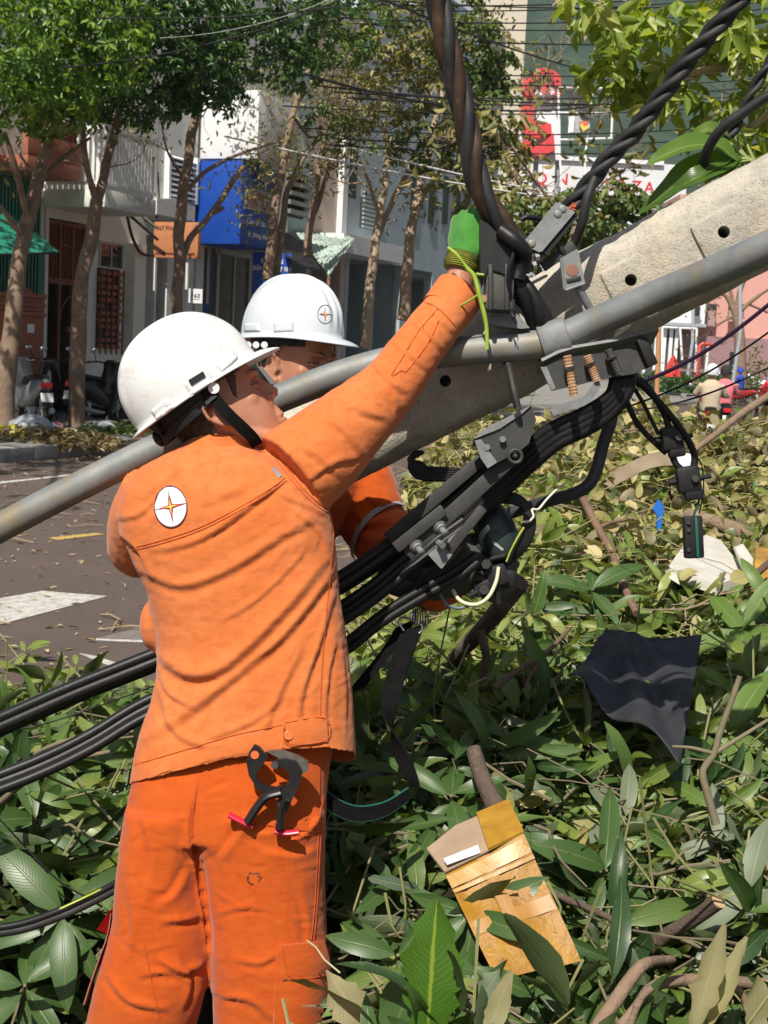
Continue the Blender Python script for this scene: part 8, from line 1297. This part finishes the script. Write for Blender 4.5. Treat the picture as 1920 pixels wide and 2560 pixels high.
TAPE2 = pm('glossy_tape_band', (.38, .22, .03), (.28, .135, .014), 16, .4, bump=.4, bscale=60); onbox(.0, .03, 1, .15, .0028, TAPE2, 'tape_band', .002); onbox(.0, .17, 1, .20, .0035, TAPE2, 'tape_fold', .002); onbox(.05, .48, .98, .60, .0022, pm('translucent_tape_band', (.27, .115, .012), (.32, .15, .014), 12, .42), 'tape_band', .001); onbox(.40, .12, .55, .95, .0018, MATS['translucent_tape_band'], 'tape_band', .001)
MB().prism([q[0]*.97+q[1]*.03+nb*.005+UP*.012, q[0]*.55+q[1]*.45+nb*.005+UP*.004, q[0]*.56+q[1]*.44+UP*.016+off*.12, q[0]+UP*.022+off*.12], nb*.002).build('paper_label', pm('dirty_white_label', (.55, .56, .58), (.36, .37, .40), 20, .6), bx, 20)
# black tarpaulin
TARP = pm('black_tarpaulin_cloth', (.020, .021, .024), (.034, .035, .040), 10, .55, bump=.3, bscale=500, dirt=(.075, .075, .08), dscale=5, dlo=.55, dhi=.8); cs = [P(*a) for a in ((1512, 1578, 3.75), (1752, 1606, 3.75), (1700, 1905, 3.10), (1418, 1692, 3.55))]; n = 26; ft = []
for j in range(n+1):
    for i in range(n+1):
        a, b = i/n, j/n; p = (cs[0]*(1-a)+cs[1]*a)*(1-b)+(cs[3]*(1-a)+cs[2]*a)*b; r_ = math.hypot(a-.15, b+.1); th_ = math.atan2(b+.1, a-.15); ft.append(p+nrm(UP-FW*.6)*(.022*math.sin(th_*13)*r_+.02*mnoise.noise(Vector(p*6))-.05*math.sin(math.pi*a)*math.sin(math.pi*b)*.6))
o = quads('black_tarpaulin', ft, [(j*(n+1)+i, j*(n+1)+i+1, (j+1)*(n+1)+i+1, (j+1)*(n+1)+i) for j in range(n) for i in range(n)], TARP); mo = o.modifiers.new('t', 'SOLIDIFY'); mo.thickness = .002; tag(o, 'crumpled black tarpaulin sheet lying in the heap', 'tarpaulin')
# foam lid, board, scraps
FOAM = pm('white_foam', (.50, .485, .45), (.42, .40, .34), 12, .9, bump=.4, bscale=300, dirt=(.45, .36, .22), dscale=9, dlo=.58, dhi=.8); D5 = 4.75
fo = thing('foam_box_lid', P(1760, 1400, D5), 'broken white foam box lid on the heap under the dangling box', 'foam lid'); MB().prism([P(*a) for a in ((1670, 1418, 4.72), (1700, 1375, 4.95), (1764, 1337, 5.15), (1802, 1350, 5.12), (1868, 1436, 4.8), (1790, 1462, 4.62))], -Z3*.035-FW*.01).build('lid', FOAM, fo, 30); MB().prism([P(*a) for a in ((1668, 1425, 4.69), (1690, 1432, 4.62), (1700, 1462, 4.58), (1672, 1445, 4.62))], FW*.04).build('broken_rim', FOAM, fo, 30)
f2_ = thing('foam_scrap', P(1865, 1420, 4.7), 'crumpled white foam scraps right of the foam lid', 'foam scrap'); mb = MB()
MB().prism([P(*a) for a in ((1838, 1370, 4.9), (1858, 1360, 4.9), (1885, 1400, 4.8), (1890, 1440, 4.7), (1860, 1425, 4.7))], FW*.03).build('scrap', FOAM, f2_, 30)
yp = thing('yellow_panel', P(1905, 1420, 4.6), 'dirty yellow plastic panel at the right edge beside the foam', 'panel'); MB().prism([P(*a) for a in ((1890, 1368, 4.7), (1950, 1372, 4.7), (1950, 1465, 4.5), (1884, 1480, 4.5))], FW*.03).build('sheet', pm('dirty_yellow_plastic', (.50, .30, .03), (.22, .12, .03), 14, .6), yp, 30); MB().tube([P(1884, 1440, 4.48), P(1925, 1405, 4.5)], .012, 6).build('strut', TWD, yp)
bsx = thing('blue_scrap', P(1648, 1290, 5.4), 'bright blue plastic scrap stuck upright in the heap', 'plastic scrap'); MB().prism([P(*a) for a in ((1632, 1272, 5.4), (1648, 1248, 5.4), (1660, 1268, 5.4), (1656, 1300, 5.4), (1650, 1332, 5.4), (1642, 1318, 5.4), (1644, 1290, 5.4))], FW*.02).build('sheet', pm('bright_blue_plastic', (.015, .13, .50), rough=.35), bsx, 30)
MB_ = MB().ribbon([P(*a) for a in smooth_path([(1505, 1218, 6.0), (1570, 1178, 6.05), (1640, 1150, 6.1), (1735, 1146, 6.1)], 5)], nrm(UP*.9+FW*.4)*.036, .012); tag(MB_.build('curved_board', pm('dirty_cream_board', (.26, .205, .14), (.17, .12, .075), 8, .8, dirt=(.22, .10, .04), dscale=5, dlo=.58, dhi=.7), None, 30), 'bent dirty cream board lying across the upper heap', 'board')
tag(MB().prism([P(*a) for a in ((1690, 1132, 6.0), (1728, 1135, 6.0), (1730, 1165, 5.9), (1700, 1170, 5.9))], FW*.04).build('plastic_container', pm('pale_plastic', (.55, .57, .6), rough=.4), None, 30), 'crushed pale plastic container on the crest below the upper connector', 'container')
# pavement rubbish
bg_ = thing('rubbish_bag', st(fac(78, 1045, 2.9)[0], 2.9, .15), 'knotted grey plastic rubbish bag on the pavement at far left', 'rubbish bag'); c0 = st(fac(78, 1045, 2.9)[0], 2.9, .15); rings = []
for z, r in ((0, .20), (.03, .27), (.10, .31), (.18, .29), (.25, .20), (.29, .10), (.31, .04), (.36, .05), (.40, .07)): rings.append([c0+np.array([math.cos(a), math.sin(a), 0])*r*(1+.10*math.sin(a*11+z*9)*(.4+z*2)+.08*mnoise.noise(Vector((math.cos(a)*3, math.sin(a)*3, z*9))))+Z3*z for a in np.linspace(0, 6.283, 44, endpoint=False)])
MB().loft(rings).build('bag', pm('grey_bag_plastic', (.33, .35, .38), (.26, .28, .31), 8, .35), bg_, 60)
for x, y, cl, lb, nm in ((122, 1052, (.62, .62, .72), 'crumpled white paper beside the grey rubbish bag', 'paper_scrap'), (132, 1070, (.45, .14, .16), 'crumpled pink plastic below the grey rubbish bag', 'plastic_scrap'), (265, 1048, (.38, .40, .42), 'pale crumpled sack beside the second trunk', 'sack'), (30, 1045, (.4, .34, .03), 'small yellow wrapper left of the grey rubbish bag', 'wrapper')):
    c0 = st(fac(x, y, 3.0)[0], 3.0, .15); mb = MB().ball(c0+Z3*.07, (.17, .14, .10), None, 14, 9); mb.v = [tuple(np.array(v)*(1)+(np.array(v)-c0-Z3*.07)*.6*mnoise.noise(Vector(np.array(v)*9))) for v in mb.v]; tag(mb.build(nm, pm(nm+'_stuff', cl, rough=.5), None, 30), lb, 'rubbish')
c0 = st(fac(292, 1010, 1.0)[0], 1.0, .15); tag(MB().loft([ellring(c0+Z3*z, SD, SN, a, b, 20, 3.5) for z, a, b in ((0, .42, .35), (.1, .45, .37), (.45, .42, .35), (.62, .36, .3), (.68, .25, .2))]).build('covered_crate', BLACKP, None, 50), 'low black covered crate against the white house', 'crate')
def pile(name, label, cs, n, L, mat, seed, z0=.15):
    r_ = np.random.default_rng(seed); B = []
    for t_, n_, r, h in cs: a = r_.uniform(0, 6.28, n); q_ = np.sqrt(r_.random(n))*r; hh = h*(1-(q_/r)**2)*r_.random(n); B.append(st(t_, n_, z0+.01)[None]+np.stack([np.cos(a)*q_, np.sin(a)*q_, hh], 1))
    B = np.concatenate(B); n = len(B); v, f = leaf_geo(B, r_.normal(0, 1, (n, 3))*np.array([1, 1, .4]), np.array([0, 0, 1])+r_.normal(0, .6, (n, 3)), L*r_.uniform(.6, 1.2, n), L*.4*r_.uniform(.6, 1.2, n), .2, .3); return tag(quads(name, v, f, mat), label, 'leaves', None, 'stuff')
T_ = lambda x, n: fac(x, 1080, n)[0]
pile('leaf_pile', 'brown leaf pile spilling over the kerb at left', [(T_(95, 3.5), 3.5, .75, .2), (T_(190, 3.9), 3.9, .7, .16), (T_(240, 4.6), 4.5, .55, .07)], 300, .12, L_BROWN, 61); pile('leaf_pile', 'green leaf pile behind the front man helmet', [(T_(310, 3.2), 3.2, .7, .16), (T_(360, 3.3), 3.3, .7, .2), (T_(150, 3.3), 3.3, .6, .12)], 260, .13, L_MID, 62)
n = 2600; B = np.stack([nr.uniform(-6.5, 1.5, n), nr.uniform(5, 19, n)**1.0, np.full(n, .006)], 1); B[:, 2] += nr.uniform(0, .012, n); v, f = leaf_geo(B, nr.normal(0, 1, (n, 3))*np.array([1, 1, .1]), np.array([0, 0, 1])+nr.normal(0, .3, (n, 3)), nr.uniform(.02, .075, n), nr.uniform(.008, .03, n), .15, .2); tag(quads('road_litter', v, f, leafmat('dry_litter_flecks', (.30, .24, .12), (.42, .35, .20), (.24, .16, .08), .1, .8)), 'dry leaf flecks and chips scattered on the asphalt', 'litter', None, 'stuff')
mb = MB()
for k in range(70): a = rnd.uniform(0, 6.28); L = rnd.uniform(.08, .4); c0 = np.array([rnd.uniform(-4.5, .6), rnd.uniform(5.2, 13), .012]); d_ = np.array([math.cos(a), math.sin(a), 0]); mb.tube([c0-d_*L/2, c0+np.array([0, 0, .01])+.02*L*Z3, c0+d_*L/2], [.005, .006, .003], 5)
tag(mb.build('road_sticks', TWP, None, 60), 'thin dry sticks scattered on the asphalt', 'sticks', None, 'stuff')
